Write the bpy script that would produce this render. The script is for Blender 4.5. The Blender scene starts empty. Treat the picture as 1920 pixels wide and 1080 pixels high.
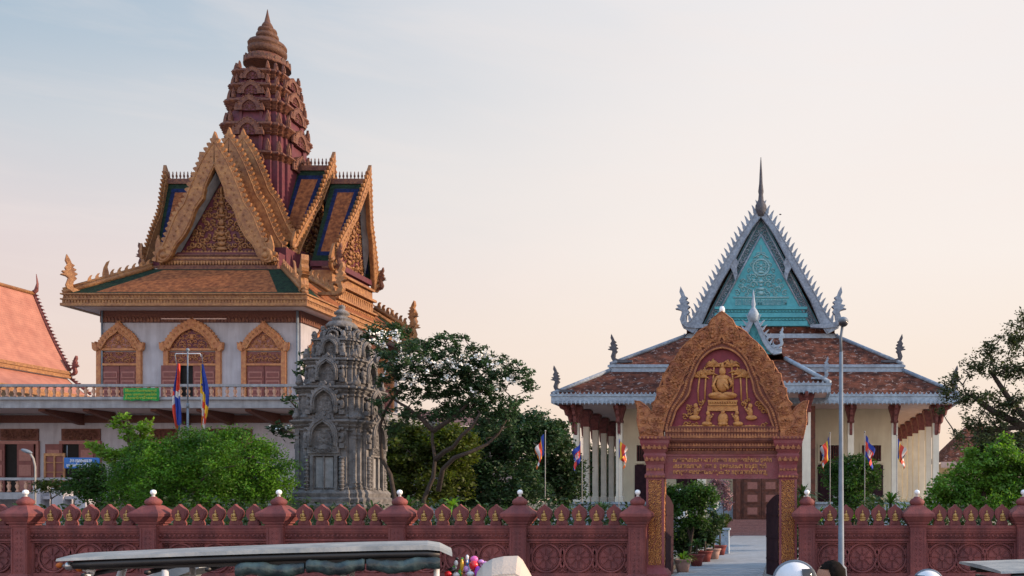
import bpy, math, random
import numpy as np
from mathutils import Vector, Matrix
R = math.radians
scene = bpy.context.scene
COL = scene.collection
# ------------------------------------------------------------------ camera
EYE = 2.1; FPX = 1700.0; VU, VV = 1470.0, 940.0     # vanishing point of the street axis, horizon
cam_d = bpy.data.cameras.new('camera'); cam = bpy.data.objects.new('camera', cam_d); COL.objects.link(cam)
cam.location = (0, 0, EYE); cam.rotation_euler = (R(90), 0, 0)
cam_d.sensor_width = 36; cam_d.lens = 36 * FPX / 1920
cam_d.shift_x = -(VU - 960) / 1920; cam_d.shift_y = (VV - 540) / 1920
cam_d.clip_start = 0.1; cam_d.clip_end = 3000
scene.camera = cam
# ------------------------------------------------------------------ world and sun
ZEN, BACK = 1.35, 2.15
GLOW_AZ = R(52); SUN_AZ = R(80); SUN_EL = R(18)       # azimuth clockwise from +Y (towards +X)
w = bpy.data.worlds.new("World"); scene.world = w; w.use_nodes = True
nt = w.node_tree; nt.nodes.clear()
def N(nt, t, **k):
    n = nt.nodes.new(t)
    for a, b in k.items(): setattr(n, a, b)
    return n
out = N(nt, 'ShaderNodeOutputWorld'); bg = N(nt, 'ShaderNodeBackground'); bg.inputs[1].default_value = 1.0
nt.links.new(bg.outputs[0], out.inputs[0])
sky = N(nt, 'ShaderNodeTexSky', sky_type='NISHITA'); sky.sun_disc = False
sky.sun_elevation = SUN_EL; sky.sun_rotation = SUN_AZ; sky.dust_density = 3.0; sky.air_density = 1.0; sky.ozone_density = 1.5
sks = N(nt, 'ShaderNodeVectorMath', operation='SCALE'); sks.inputs['Scale'].default_value = 0.10
nt.links.new(sky.outputs[0], sks.inputs[0])
tc = N(nt, 'ShaderNodeTexCoord'); sep = N(nt, 'ShaderNodeSeparateXYZ')
nt.links.new(tc.outputs['Generated'], sep.inputs[0])
def s2l(c):
    return tuple(((x/255)/12.92 if x/255 <= .04045 else ((x/255+.055)/1.055)**2.4) for x in c) + (1,)
def ramp(nt, stops):
    r = N(nt, 'ShaderNodeValToRGB'); e = r.color_ramp.elements
    while len(e) < len(stops): e.new(0.5)
    for i, (p, c) in enumerate(stops):
        e[i].position = p; e[i].color = c if len(c) == 4 else tuple(c) + (1,)
    return r
# hazy evening sky: two elevation ramps (away from the sun / towards it) mixed by azimuth
far = ramp(nt, [(0.0, s2l((244,208,190))), (0.12, s2l((240,216,206))), (0.22, s2l((226,213,215))), (0.31, s2l((192,203,214))), (0.39, s2l((138,176,203))), (1, s2l((105,140,185)))])
near = ramp(nt, [(0.0, s2l((255,222,194))), (0.13, s2l((255,236,219))), (0.26, s2l((255,244,236))), (0.48, s2l((248,243,242))), (0.7, s2l((200,212,230))), (1, s2l((130,158,195)))])
for r_ in (far, near): nt.links.new(sep.outputs['Z'], r_.inputs[0])
dot = N(nt, 'ShaderNodeVectorMath', operation='DOT_PRODUCT'); dot.inputs[1].default_value = (math.sin(GLOW_AZ), math.cos(GLOW_AZ), 0)
nt.links.new(tc.outputs['Generated'], dot.inputs[0])
nz = N(nt, 'ShaderNodeTexNoise'); nz.inputs['Scale'].default_value = 2.2; nz.inputs['Detail'].default_value = 4
mp = N(nt, 'ShaderNodeMapping'); mp.inputs['Scale'].default_value = (1, 1, 3.5)
nt.links.new(tc.outputs['Generated'], mp.inputs[0]); nt.links.new(mp.outputs[0], nz.inputs[0])
nm = N(nt, 'ShaderNodeMath', operation='MULTIPLY_ADD'); nm.inputs[1].default_value = 0.22; nm.inputs[2].default_value = -0.11
nt.links.new(nz.outputs[0], nm.inputs[0])
ad = N(nt, 'ShaderNodeMath', operation='ADD'); nt.links.new(dot.outputs['Value'], ad.inputs[0]); nt.links.new(nm.outputs[0], ad.inputs[1])
mr = N(nt, 'ShaderNodeMapRange', interpolation_type='SMOOTHSTEP'); mr.inputs[1].default_value = -0.35; mr.inputs[2].default_value = 0.62
nt.links.new(ad.outputs[0], mr.inputs[0])
mx = N(nt, 'ShaderNodeMixRGB'); nt.links.new(mr.outputs[0], mx.inputs[0]); nt.links.new(far.outputs[0], mx.inputs[1]); nt.links.new(near.outputs[0], mx.inputs[2])
mx2 = N(nt, 'ShaderNodeMixRGB'); mx2.inputs[0].default_value = 0.94
# faint high wisps of cloud
cz = N(nt, 'ShaderNodeTexNoise'); cz.inputs['Scale'].default_value = 3.0; cz.inputs['Detail'].default_value = 9; cz.inputs['Roughness'].default_value = .6; cz.inputs['Distortion'].default_value = .7
mpc = N(nt, 'ShaderNodeMapping'); mpc.inputs['Scale'].default_value = (1.2, 1.2, 6.5); mpc.inputs['Rotation'].default_value = (.12, .22, 0)
nt.links.new(tc.outputs['Generated'], mpc.inputs[0]); nt.links.new(mpc.outputs[0], cz.inputs[0])
cr_ = ramp(nt, [(0.45, (0,0,0)), (0.75, (.28,.28,.28))]); nt.links.new(cz.outputs[0], cr_.inputs[0])
mxc = N(nt, 'ShaderNodeMixRGB'); nt.links.new(cr_.outputs[0], mxc.inputs[0]); nt.links.new(mx.outputs[0], mxc.inputs[1]); mxc.inputs[2].default_value = s2l((255,240,232))
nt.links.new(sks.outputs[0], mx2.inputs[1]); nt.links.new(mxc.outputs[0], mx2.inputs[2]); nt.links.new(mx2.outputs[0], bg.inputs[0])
# sky strength raised overhead and behind the camera: added fill for the front faces
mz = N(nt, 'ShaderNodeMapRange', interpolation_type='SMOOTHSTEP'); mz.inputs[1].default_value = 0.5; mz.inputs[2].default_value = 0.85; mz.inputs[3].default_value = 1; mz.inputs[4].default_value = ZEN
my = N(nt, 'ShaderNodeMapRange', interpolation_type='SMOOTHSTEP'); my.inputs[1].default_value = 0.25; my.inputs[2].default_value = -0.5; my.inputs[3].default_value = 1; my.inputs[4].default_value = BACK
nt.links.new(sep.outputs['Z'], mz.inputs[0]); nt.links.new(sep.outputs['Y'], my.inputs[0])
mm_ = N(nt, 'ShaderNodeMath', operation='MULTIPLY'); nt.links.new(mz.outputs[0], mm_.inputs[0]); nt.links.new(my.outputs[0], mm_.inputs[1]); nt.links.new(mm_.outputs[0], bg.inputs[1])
sd = bpy.data.lights.new('sun', 'SUN'); so = bpy.data.objects.new('sun', sd); COL.objects.link(so)
sd.energy = 6.0; sd.angle = R(1.2); sd.color = (1.0, 0.72, 0.50)
sdir = Vector((math.sin(SUN_AZ)*math.cos(SUN_EL), math.cos(SUN_AZ)*math.cos(SUN_EL), math.sin(SUN_EL)))
so.rotation_euler = sdir.to_track_quat('Z', 'Y').to_euler(); so.location = sdir * 60
vs = scene.view_settings; vs.view_transform = 'Standard'; vs.look = 'None'; vs.exposure = 0.0; vs.gamma = 1; vs.use_curve_mapping = False
scene.render.film_transparent = False
# ------------------------------------------------------------------ helpers
def P(u, v, Y): return Vector(((u - VU) * Y / FPX, Y, EYE + (VV - v) * Y / FPX))
def PX(u, Y): return (u - VU) * Y / FPX
def PZ(v, Y): return EYE + (VV - v) * Y / FPX
rnd = random.Random(7)
class MB:
    def __init__(s): s.v = []; s.f = []; s.m = []; s.M = None; s.sm = []
    def add(s, vs_, fs, m=0, smooth=False):
        b = len(s.v)
        if s.M is not None: vs_ = [s.M @ Vector(p) for p in vs_]
        s.v.extend([tuple(p) for p in vs_])
        for f in fs: s.f.append([i + b for i in f]); s.m.append(m); s.sm.append(smooth)
    def box(s, x0, x1, y0, y1, z0, z1, m=0):
        s.add([(x0,y0,z0),(x1,y0,z0),(x1,y1,z0),(x0,y1,z0),(x0,y0,z1),(x1,y0,z1),(x1,y1,z1),(x0,y1,z1)],
              [(0,3,2,1),(4,5,6,7),(0,1,5,4),(1,2,6,5),(2,3,7,6),(3,0,4,7)], m)
    def loft(s, poly, prof, cx=0, cy=0, m=0, smooth=False, cap=True, mfun=None):
        n = len(poly); vs_ = []; fs = []
        for (sc, z) in prof: vs_ += [(cx + p[0]*sc, cy + p[1]*sc, z) for p in poly]
        ms = []
        for k in range(len(prof)-1):
            for i in range(n):
                j = (i+1) % n; fs.append((k*n+i, k*n+j, (k+1)*n+j, (k+1)*n+i)); ms.append(mfun(k) if mfun else m)
        if cap:
            fs.append(tuple(range(n-1, -1, -1))); ms.append(ms[0]); fs.append(tuple(range((len(prof)-1)*n, len(prof)*n))); ms.append(ms[-2])
        b = len(s.f); s.add(vs_, fs, m, smooth)
        for i, mm in enumerate(ms): s.m[b+i] = mm
        if cap: s.sm[-1] = s.sm[-2] = False
    def lathe(s, prof, cx=0, cy=0, n=16, m=0, smooth=True):
        s.loft([(math.cos(2*math.pi*i/n), math.sin(2*math.pi*i/n)) for i in range(n)], prof, cx, cy, m, smooth)
    def tube(s, pts, rad, n=6, m=0, smooth=True):
        pts = [Vector(p) for p in pts]
        if not hasattr(rad, '__len__'): rad = [rad]*len(pts)
        vs_ = []; fs = []; ref = Vector((0.13, 0.31, 0.94)).normalized()
        for k, p in enumerate(pts):
            d = (pts[min(k+1, len(pts)-1)] - pts[max(k-1, 0)]).normalized()
            a = d.cross(ref)
            if a.length < 0.05: a = d.cross(Vector((1, 0, 0)))
            a.normalize(); b = d.cross(a)
            for i in range(n):
                t = 2*math.pi*i/n; vs_.append(p + (a*math.cos(t) + b*math.sin(t))*rad[k])
        for k in range(len(pts)-1):
            for i in range(n):
                j = (i+1) % n; fs.append((k*n+i, k*n+j, (k+1)*n+j, (k+1)*n+i))
        fs.append(tuple(range(n-1, -1, -1))); fs.append(tuple(range((len(pts)-1)*n, len(pts)*n)))
        s.add(vs_, fs, m, smooth)
    def ball(s, c, r, m=0, n=8, k=6, rot=None):
        if not hasattr(r, '__len__'): r = (r, r, r)
        vs_ = []; fs = []; c = Vector(c)
        for a in range(k+1):
            th = math.pi*a/k
            for i in range(n):
                ph = 2*math.pi*i/n
                p = Vector((r[0]*math.sin(th)*math.cos(ph), r[1]*math.sin(th)*math.sin(ph), r[2]*math.cos(th)))
                if rot is not None: p = rot @ p
                vs_.append(c + p)
        for a in range(k):
            for i in range(n):
                j = (i+1) % n; fs.append((a*n+i, (a+1)*n+i, (a+1)*n+j, a*n+j))
        s.add(vs_, fs, m, True)
    def prism(s, poly, F, d0, d1, m=0, mside=None):
        """poly: (x,z) points; F frame; extruded between distances d0 and d1 along F normal"""
        n = len(poly)
        ar = sum(poly[i][0]*poly[(i+1)%n][1] - poly[(i+1)%n][0]*poly[i][1] for i in range(n))
        if ar < 0: poly = poly[::-1]
        vs_ = [F(x, z, d0) for x, z in poly] + [F(x, z, d1) for x, z in poly]
        s.add(vs_, [tuple(range(n))], m); b = len(s.v) - 2*n
        for i in range(n):
            j = (i+1) % n; s.f.append([b+j, b+i, b+n+i, b+n+j]); s.m.append(m if mside is None else mside); s.sm.append(False)
        s.f.append([b+n+i for i in range(n-1, -1, -1)]); s.m.append(m); s.sm.append(False)
    def quadpatch(s, p00, p10, p11, p01, rings, th=0.0):
        """nested frames inside a quad: rings = [(inset_u, inset_v, mat)...] outermost first"""
        a = [Vector(p) for p in (p00, p10, p11, p01)]
        def B(u, v): return a[0]*(1-u)*(1-v) + a[1]*u*(1-v) + a[2]*u*v + a[3]*(1-u)*v
        for k, (iu, iv, m) in enumerate(rings):
            o = [B(iu, iv), B(1-iu, iv), B(1-iu, 1-iv), B(iu, 1-iv)]
            if k+1 < len(rings):
                ju, jv = rings[k+1][:2]; q = [B(ju, jv), B(1-ju, jv), B(1-ju, 1-jv), B(ju, 1-jv)]
                s.add(o+q, [(i, (i+1) % 4, 4+(i+1) % 4, 4+i) for i in range(4)], m)
            else: s.add(o, [(0, 1, 2, 3)], m)
class Frame:
    """x axis, up axis, normal (towards the viewer of that face)"""
    def __init__(s, o, ax, az, n): s.o, s.ax, s.az, s.n = Vector(o), Vector(ax), Vector(az), Vector(n)
    def __call__(s, x, z, d=0): return s.o + s.ax*x + s.az*z + s.n*d
    def sub(s, x, z, d=0, sc=1.0, flip=1, ang=0):
        c, q = math.cos(ang), math.sin(ang)
        return Frame(s(x, z, d), (s.ax*c + s.az*q)*sc*flip, (s.az*c - s.ax*q)*sc, s.n)
def front(x, y, z, ): return Frame((x, y, z), (1,0,0), (0,0,1), (0,-1,0))
def right(x, y, z): return Frame((x, y, z), (0,1,0), (0,0,1), (1,0,0))
def left(x, y, z): return Frame((x, y, z), (0,-1,0), (0,0,1), (-1,0,0))
ORG = {}
def thing(name, label, cat, loc=(0,0,0), group=None, kind=None):
    o = bpy.data.objects.new(name, None); COL.objects.link(o); o.location = loc; o.empty_display_size = .3
    o['label'] = label; o['category'] = cat
    if group: o['group'] = group
    ORG[o.name] = Vector(loc); return o
def build(mb, name, mats, parent=None, label=None, cat=None, group=None, kind=None, origin=None):
    me = bpy.data.meshes.new(name)
    org = ORG[parent.name] if parent is not None else Vector(origin or (0,0,0))
    me.from_pydata([(x-org.x, y-org.y, z-org.z) for x, y, z in mb.v], [], mb.f)
    for m in (mats if isinstance(mats, (list, tuple)) else [mats]): me.materials.append(m)
    me.polygons.foreach_set('material_index', mb.m); me.polygons.foreach_set('use_smooth', mb.sm); me.update()
    return link(me, name, parent, label, cat, group, kind, org)
def link(me, name, parent=None, label=None, cat=None, group=None, kind=None, org=None):
    o = bpy.data.objects.new(name, me); COL.objects.link(o)
    if parent is not None: o.parent = parent; ORG[o.name] = ORG[parent.name]
    else:
        if org is not None: o.location = org
        ORG[o.name] = Vector(o.location)
    if label: o['label'] = label
    if cat: o['category'] = cat
    if group: o['group'] = group
    if kind: o['kind'] = kind
    return o
def copy_tree(o, parent=None):
    c = o.copy(); COL.objects.link(c); ORG[c.name] = ORG[o.name]
    if parent is not None: c.parent = parent
    for ch in [x for x in o.children]: copy_tree(ch, c)
    return c
# ------------------------------------------------------------------ materials
def mat(name, c1, c2=None, rough=0.7, scale=6.0, bump=0.0, bscale=None, detail=6, metal=0.0, streak=0.0, dirt=None, dirtamt=0.0, kind='noise', contrast=(0.35,0.65), trans=0.0, island=False, spec=0.4, rows=0.0, coat=0.0, chips=0.0, chipt=.66):
    m = bpy.data.materials.new(name); m.use_nodes = True; t = m.node_tree; t.nodes.clear()
    o = N(t, 'ShaderNodeOutputMaterial'); b = N(t, 'ShaderNodeBsdfPrincipled'); L = t.links.new
    b.inputs['Roughness'].default_value = rough; b.inputs['Metallic'].default_value = metal
    b.inputs['Specular IOR Level'].default_value = spec; b.inputs['Coat Weight'].default_value = coat
    L(b.outputs[0], o.inputs[0])
    c2 = c2 or tuple(x*0.75 for x in c1)
    tcn = N(t, 'ShaderNodeTexCoord'); vec = tcn.outputs['Object']
    if kind == 'voronoi':
        tx = N(t, 'ShaderNodeTexVoronoi', feature='SMOOTH_F1'); fac = tx.outputs['Distance']
    elif kind == 'scroll':     # carved foliage: distorted waves
        tx = N(t, 'ShaderNodeTexWave', wave_type='RINGS', rings_direction='SPHERICAL'); tx.inputs['Distortion'].default_value = 9; tx.inputs['Detail'].default_value = 2; tx.inputs['Detail Scale'].default_value = 1.6
        fac = tx.outputs['Fac']
    else:
        tx = N(t, 'ShaderNodeTexNoise'); tx.inputs['Detail'].default_value = detail; fac = tx.outputs[0]
    tx.inputs['Scale'].default_value = scale; L(vec, tx.inputs['Vector'])
    rp = ramp(t, [(contrast[0], c1), (contrast[1], c2)]); L(fac, rp.inputs[0]); col = rp.outputs[0]
    if island:
        g = N(t, 'ShaderNodeNewGeometry'); hs = N(t, 'ShaderNodeHueSaturation')
        a = N(t, 'ShaderNodeMapRange'); a.inputs[3].default_value = 0.55; a.inputs[4].default_value = 1.45
        L(g.outputs['Random Per Island'], a.inputs[0]); L(a.outputs[0], hs.inputs['Value'])
        a2 = N(t, 'ShaderNodeMapRange'); a2.inputs[3].default_value = 0.485; a2.inputs[4].default_value = 0.515
        L(g.outputs['Random Per Island'], a2.inputs[0]); L(a2.outputs[0], hs.inputs['Hue'])
        L(col, hs.inputs['Color']); col = hs.outputs[0]
    if dirtamt > 0:
        n2 = N(t, 'ShaderNodeTexNoise'); n2.inputs['Scale'].default_value = 1.1; n2.inputs['Detail'].default_value = 8; n2.inputs['Roughness'].default_value = .7
        mpn = N(t, 'ShaderNodeMapping'); mpn.inputs['Scale'].default_value = (1, 1, 1-streak*0.85); L(vec, mpn.inputs[0])
        if streak: mpn.inputs['Scale'].default_value = (3, 3, 0.35)
        L(mpn.outputs[0], n2.inputs['Vector'])
        r2 = ramp(t, [(0.42, (0,0,0)), (0.72, (1,1,1))]); L(n2.outputs[0], r2.inputs[0])
        ml = N(t, 'ShaderNodeMath', operation='MULTIPLY'); ml.inputs[1].default_value = dirtamt; L(r2.outputs[0], ml.inputs[0])
        mm = N(t, 'ShaderNodeMixRGB'); L(ml.outputs[0], mm.inputs[0]); L(col, mm.inputs[1]); mm.inputs[2].default_value = tuple(dirt or (.08,.07,.06)) + (1,); col = mm.outputs[0]
    if chips > 0:     # small pale chips and scuffs in the paint
        n4 = N(t, 'ShaderNodeTexNoise'); n4.inputs['Scale'].default_value = 3.1; n4.inputs['Detail'].default_value = 12; n4.inputs['Roughness'].default_value = .75; L(vec, n4.inputs['Vector'])
        r4 = ramp(t, [(chipt, (0,0,0)), (chipt+.04, (1,1,1))]); L(n4.outputs[0], r4.inputs[0])
        m4 = N(t, 'ShaderNodeMath', operation='MULTIPLY'); m4.inputs[1].default_value = chips; L(r4.outputs[0], m4.inputs[0])
        x4 = N(t, 'ShaderNodeMixRGB'); L(m4.outputs[0], x4.inputs[0]); L(col, x4.inputs[1]); x4.inputs[2].default_value = (.42,.34,.32,1); col = x4.outputs[0]
    L(col, b.inputs['Base Color'])
    if bump > 0 or rows > 0:
        bn = N(t, 'ShaderNodeBump'); bn.inputs['Strength'].default_value = 1.0; bn.inputs['Distance'].default_value = bump or rows*.05
        if kind in ('voronoi', 'scroll') : h = fac
        else:
            n3 = N(t, 'ShaderNodeTexNoise'); n3.inputs['Scale'].default_value = bscale or scale*3; n3.inputs['Detail'].default_value = 5; L(vec, n3.inputs['Vector']); h = n3.outputs[0]
        if rows > 0:
            wv = N(t, 'ShaderNodeTexWave', wave_profile='SAW', bands_direction='Z'); wv.inputs['Scale'].default_value = rows; wv.inputs['Distortion'].default_value = .6; wv.inputs['Detail'].default_value=1; L(vec, wv.inputs['Vector'])
            ma = N(t, 'ShaderNodeMath', operation='ADD'); L(h, ma.inputs[0]); L(wv.outputs['Fac'], ma.inputs[1]); h = ma.outputs[0]
        L(h, bn.inputs['Height']); L(bn.outputs[0], b.inputs['Normal'])
    if trans > 0:
        tr = N(t, 'ShaderNodeBsdfTranslucent'); ms = N(t, 'ShaderNodeMixShader'); ms.inputs[0].default_value = trans
        br = N(t, 'ShaderNodeMixRGB', blend_type='MULTIPLY'); br.inputs[0].default_value = 1; L(col, br.inputs[1]); br.inputs[2].default_value = (1.6,1.7,.6,1); L(br.outputs[0], tr.inputs[0])
        L(b.outputs[0], ms.inputs[1]); L(tr.outputs[0], ms.inputs[2]); L(ms.outputs[0], o.inputs[0])
    return m
M = {}
M['gold'] = mat('gold_paint', (.40,.205,.08), (.21,.09,.04), .5, 5, .03, 22, contrast=(.3,.7), dirt=(.12,.045,.03), dirtamt=.55, metal=.15)
M['gold_carve'] = mat('gold_carving', (.50,.28,.09), (.22,.06,.045), .55, 4.5, .05, kind='scroll', contrast=(.35,.75))
M['gold_fine'] = mat('gold_fine_carving', (.46,.235,.075), (.26,.075,.045), .55, 9, .04, kind='voronoi', contrast=(.2,.6))
M['brown_gold'] = mat('tower_gold', (.19,.08,.042), (.085,.028,.022), .6, 6, .05, 16, dirt=(.08,.025,.025), dirtamt=.6)
M['maroon'] = mat('maroon_paint', (.115,.02,.036), (.075,.014,.025), .6, 5, .01, 20, dirt=(.07,.03,.03), dirtamt=.4)
M['maroon_frieze'] = mat('maroon_frieze', (.15,.05,.045), (.24,.11,.07), .65, 7, .03, kind='scroll', contrast=(.4,.7))
M['wall_white'] = mat('whitewashed_wall', (.40,.40,.445), (.34,.34,.38), .85, 1.5, .004, 40, dirt=(.19,.175,.175), dirtamt=.5, streak=1)
M['slab_grey'] = mat('weathered_grey_concrete', (.31,.325,.35), (.24,.25,.275), .85, 3, .01, 20, dirt=(.13,.12,.12), dirtamt=.55, streak=1)
M['shutter'] = mat('red_brown_shutter', (.17,.05,.045), (.13,.038,.036), .55, 5, .006, 30)
M['shutter_edge'] = mat('shutter_moulding', (.30,.13,.11), (.24,.10,.085), .55, 8)
M['dark'] = mat('dark_interior', (.012,.010,.010), (.008,.007,.007), .9, 3)
M['tile_orange'] = mat('orange_roof_tiles', (.33,.125,.052), (.14,.05,.027), .85, 4.5, .05, 30, contrast=(.35,.65), rows=1.6, detail=10, spec=.12, chips=.5)
M['tile_green'] = mat('green_roof_tiles', (.016,.040,.022), (.008,.018,.014), .75, 5, .05, 30, rows=1.6, spec=.15, chips=.12)
M['tile_blue'] = mat('blue_roof_tiles', (.010,.022,.09), (.006,.010,.04), .7, 5, .05, 30, rows=1.6, spec=.15)
M['tile_red'] = mat('aged_red_roof_tiles', (.21,.078,.052), (.075,.034,.028), .9, 2.0, .12, 26, contrast=(.36,.6), rows=1.4, detail=12, spec=.1, chips=.9, chipt=.565)
M['tile_pink'] = mat('salmon_roof_tiles', (.40,.175,.13), (.31,.125,.095), .8, 1.2, .02, 12, rows=1.6, dirt=(.2,.1,.08), dirtamt=.3)
M['baluster'] = mat('cream_pink_baluster', (.50,.31,.22), (.40,.22,.16), .7, 6, .01, 20, dirt=(.15,.10,.09), dirtamt=.3)
M['spire'] = mat('backlit_spire_tone', (.13,.062,.036), (.07,.03,.022), .65, 6, .04, 16)  # backlit darkness of the spire put into its base colour
M['soffit'] = mat('pink_soffit', (.60,.46,.42), (.52,.38,.34), .8, 3)
M['stone'] = mat('grey_temple_stone', (.225,.22,.222), (.095,.093,.095), .95, 3.5, .05, 14, contrast=(.3,.68), dirt=(.06,.055,.055), dirtamt=.7, detail=10)
M['stone_lt'] = mat('pale_sandstone_door', (.29,.295,.30), (.21,.21,.215), .95, 5, .02, 20, dirt=(.1,.1,.1), dirtamt=.4)
M['stone_carve'] = mat('carved_grey_stone', (.28,.272,.27), (.10,.097,.098), .95, 6, .04, kind='scroll', contrast=(.35,.8), dirt=(.045,.04,.04), dirtamt=.6)
M['cream'] = mat('cream_hall_wall', (.62,.565,.415), (.56,.50,.365), .8, 1.2, .003, 30, dirt=(.4,.33,.22), dirtamt=.3, streak=1)
M['column'] = mat('pale_column_paint', (.70,.66,.55), (.62,.58,.48), .75, 2, dirt=(.35,.30,.24), dirtamt=.3, streak=1)
M['ltblue'] = mat('pale_blue_trim', (.35,.44,.53), (.24,.31,.39), .7, 5, .03, 18, dirt=(.12,.12,.15), dirtamt=.5)
M['greyblue'] = mat('blue_grey_ornament', (.30,.37,.455), (.18,.23,.30), .75, 6, .04, 16, dirt=(.07,.07,.085), dirtamt=.55)
M['dkgrey'] = mat('dark_grey_finial', (.09,.095,.11), (.06,.06,.075), .8, 6, .03, 16)
M['teal'] = mat('turquoise_gable', (.075,.36,.42), (.055,.29,.35), .65, 5, .01, 20, dirt=(.04,.16,.20), dirtamt=.4)
M['gilt_orange'] = mat('orange_gilt_plaster', (.50,.24,.095), (.33,.12,.055), .6, 7, .02, 24, contrast=(.3,.7), dirt=(.18,.06,.04), dirtamt=.4)
M['tealdark'] = mat('dark_teal_border', (.085,.20,.245), (.05,.13,.16), .8, 6, .02, 20)
M['teal_lt'] = mat('pale_turquoise_relief', (.26,.46,.50), (.16,.35,.40), .65, 7, .03, 20)
M['cap'] = mat('red_brown_capital', (.17,.055,.05), (.11,.035,.035), .7, 6, .05, kind='voronoi')
M['terra'] = mat('terracotta_gold_carving', (.50,.215,.085), (.29,.10,.05), .7, 6, .04, 26, contrast=(.35,.68), dirt=(.09,.028,.028), dirtamt=.6)
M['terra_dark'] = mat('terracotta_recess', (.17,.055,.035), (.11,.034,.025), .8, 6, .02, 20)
M['gate_panel'] = mat('gilt_on_maroon_carving', (.50,.21,.06), (.17,.04,.035), .55, 7, .03, kind='scroll', contrast=(.35,.6))
M['gate_red'] = mat('gate_maroon_paint', (.22,.045,.055), (.17,.034,.042), .6, 5, .01, 20, dirt=(.38,.26,.24), dirtamt=.25)
M['gate_dark'] = mat('gate_tympanum_plum', (.20,.027,.045), (.15,.02,.035), .6, 5, .01, 20)
M['gate_gold'] = mat('gate_gilding', (.52,.25,.075), (.38,.16,.05), .5, 8, .02, 30)
M['fence'] = mat('oxblood_cement_fence', (.24,.068,.062), (.145,.038,.04), .75, 1.6, .012, 30, dirt=(.055,.022,.026), dirtamt=.75, streak=1, detail=12, chips=.35)
M['fence_gilt'] = mat('fence_gold_figure', (.48,.30,.09), (.32,.16,.06), .45, 9, .01, 30)
M['globe'] = mat('white_glass_globe', (.82,.84,.86), (.78,.80,.83), .25, 3)
M['path'] = mat('blue_grey_path', (.33,.37,.41), (.27,.31,.35), .8, 3, .01, 15, dirt=(.16,.17,.18), dirtamt=.4)
M['step'] = mat('pink_granite_steps', (.26,.13,.12), (.19,.09,.085), .6, 14, .004, 40)
M['wood'] = mat('carved_door_wood', (.12,.036,.022), (.075,.022,.015), .5, 5, .02, kind='voronoi')
M['gateleaf'] = mat('dark_iron_gate_leaf', (.045,.022,.028), (.03,.016,.022), .9, 4, spec=.08)
M['metal_grey'] = mat('galvanised_steel', (.17,.215,.27), (.13,.165,.21), .6, 5, dirt=(.12,.12,.12), dirtamt=.3)
M['white_metal'] = mat('white_painted_steel', (.62,.63,.64), (.5,.5,.52), .5, 8)
M['bark'] = mat('grey_brown_bark', (.085,.062,.048), (.045,.033,.027), .9, 10, .02, 30)
M['bark_dark'] = mat('dark_bark', (.05,.037,.03), (.028,.02,.017), .9, 10, .02, 30)
def leafmat(n, a, b, tr=.35): return mat(n, a, b, .55, .8, trans=tr, island=True, contrast=(.35,.65), spec=.3)
M['leaf_bright'] = leafmat('bright_green_leaves', (.085,.20,.014), (.026,.078,.008), .32)
M['leaf_lush'] = leafmat('lush_light_green_leaves', (.13,.26,.035), (.055,.13,.016))
M['leaf_yellow'] = leafmat('yellow_green_leaves', (.17,.30,.03), (.10,.19,.025))
M['leaf_olive'] = leafmat('olive_leaves', (.085,.11,.014), (.025,.042,.009))
M['leaf_dark'] = leafmat('dark_green_leaves', (.028,.058,.018), (.015,.034,.011), .25)
M['leaf_frang'] = leafmat('frangipani_leaves', (.032,.075,.028), (.018,.042,.018), .22)
M['leaf_right'] = leafmat('fine_dark_leaves', (.055,.072,.028), (.03,.042,.018), .3)
M['leaf_mid'] = leafmat('mid_green_leaves', (.05,.115,.02), (.022,.055,.012))
M['leaf_blue'] = leafmat('blue_green_leaves', (.05,.10,.045), (.025,.055,.028), .25)
M['petal'] = mat('white_blossom', (.78,.80,.80), (.66,.70,.68), .6, 6)
M['pinkpetal'] = mat('dusty_pink_bougainvillea', (.27,.14,.16), (.17,.09,.10), .6, 6, island=True)
M['soil'] = mat('courtyard_ground', (.15,.13,.10), (.10,.085,.065), .95, 2, .02, 9)
M['paving'] = mat('courtyard_paving', (.28,.27,.26), (.22,.21,.20), .9, 1.5, .01, 9, dirt=(.12,.11,.10), dirtamt=.4)
M['asphalt'] = mat('asphalt', (.055,.055,.057), (.04,.04,.042), .9, 6, .01, 60)
M['kerb'] = mat('kerb_concrete', (.32,.31,.29), (.25,.24,.23), .9, 4, .01, 30)
M['paint'] = mat('white_road_paint', (.7,.7,.68), (.5,.5,.49), .8, 8)
M['pot'] = mat('red_clay_pot', (.22,.045,.035), (.16,.03,.025), .6, 6)
M['potpink'] = mat('pale_clay_pot', (.42,.27,.23), (.32,.2,.17), .8, 6)
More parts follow.
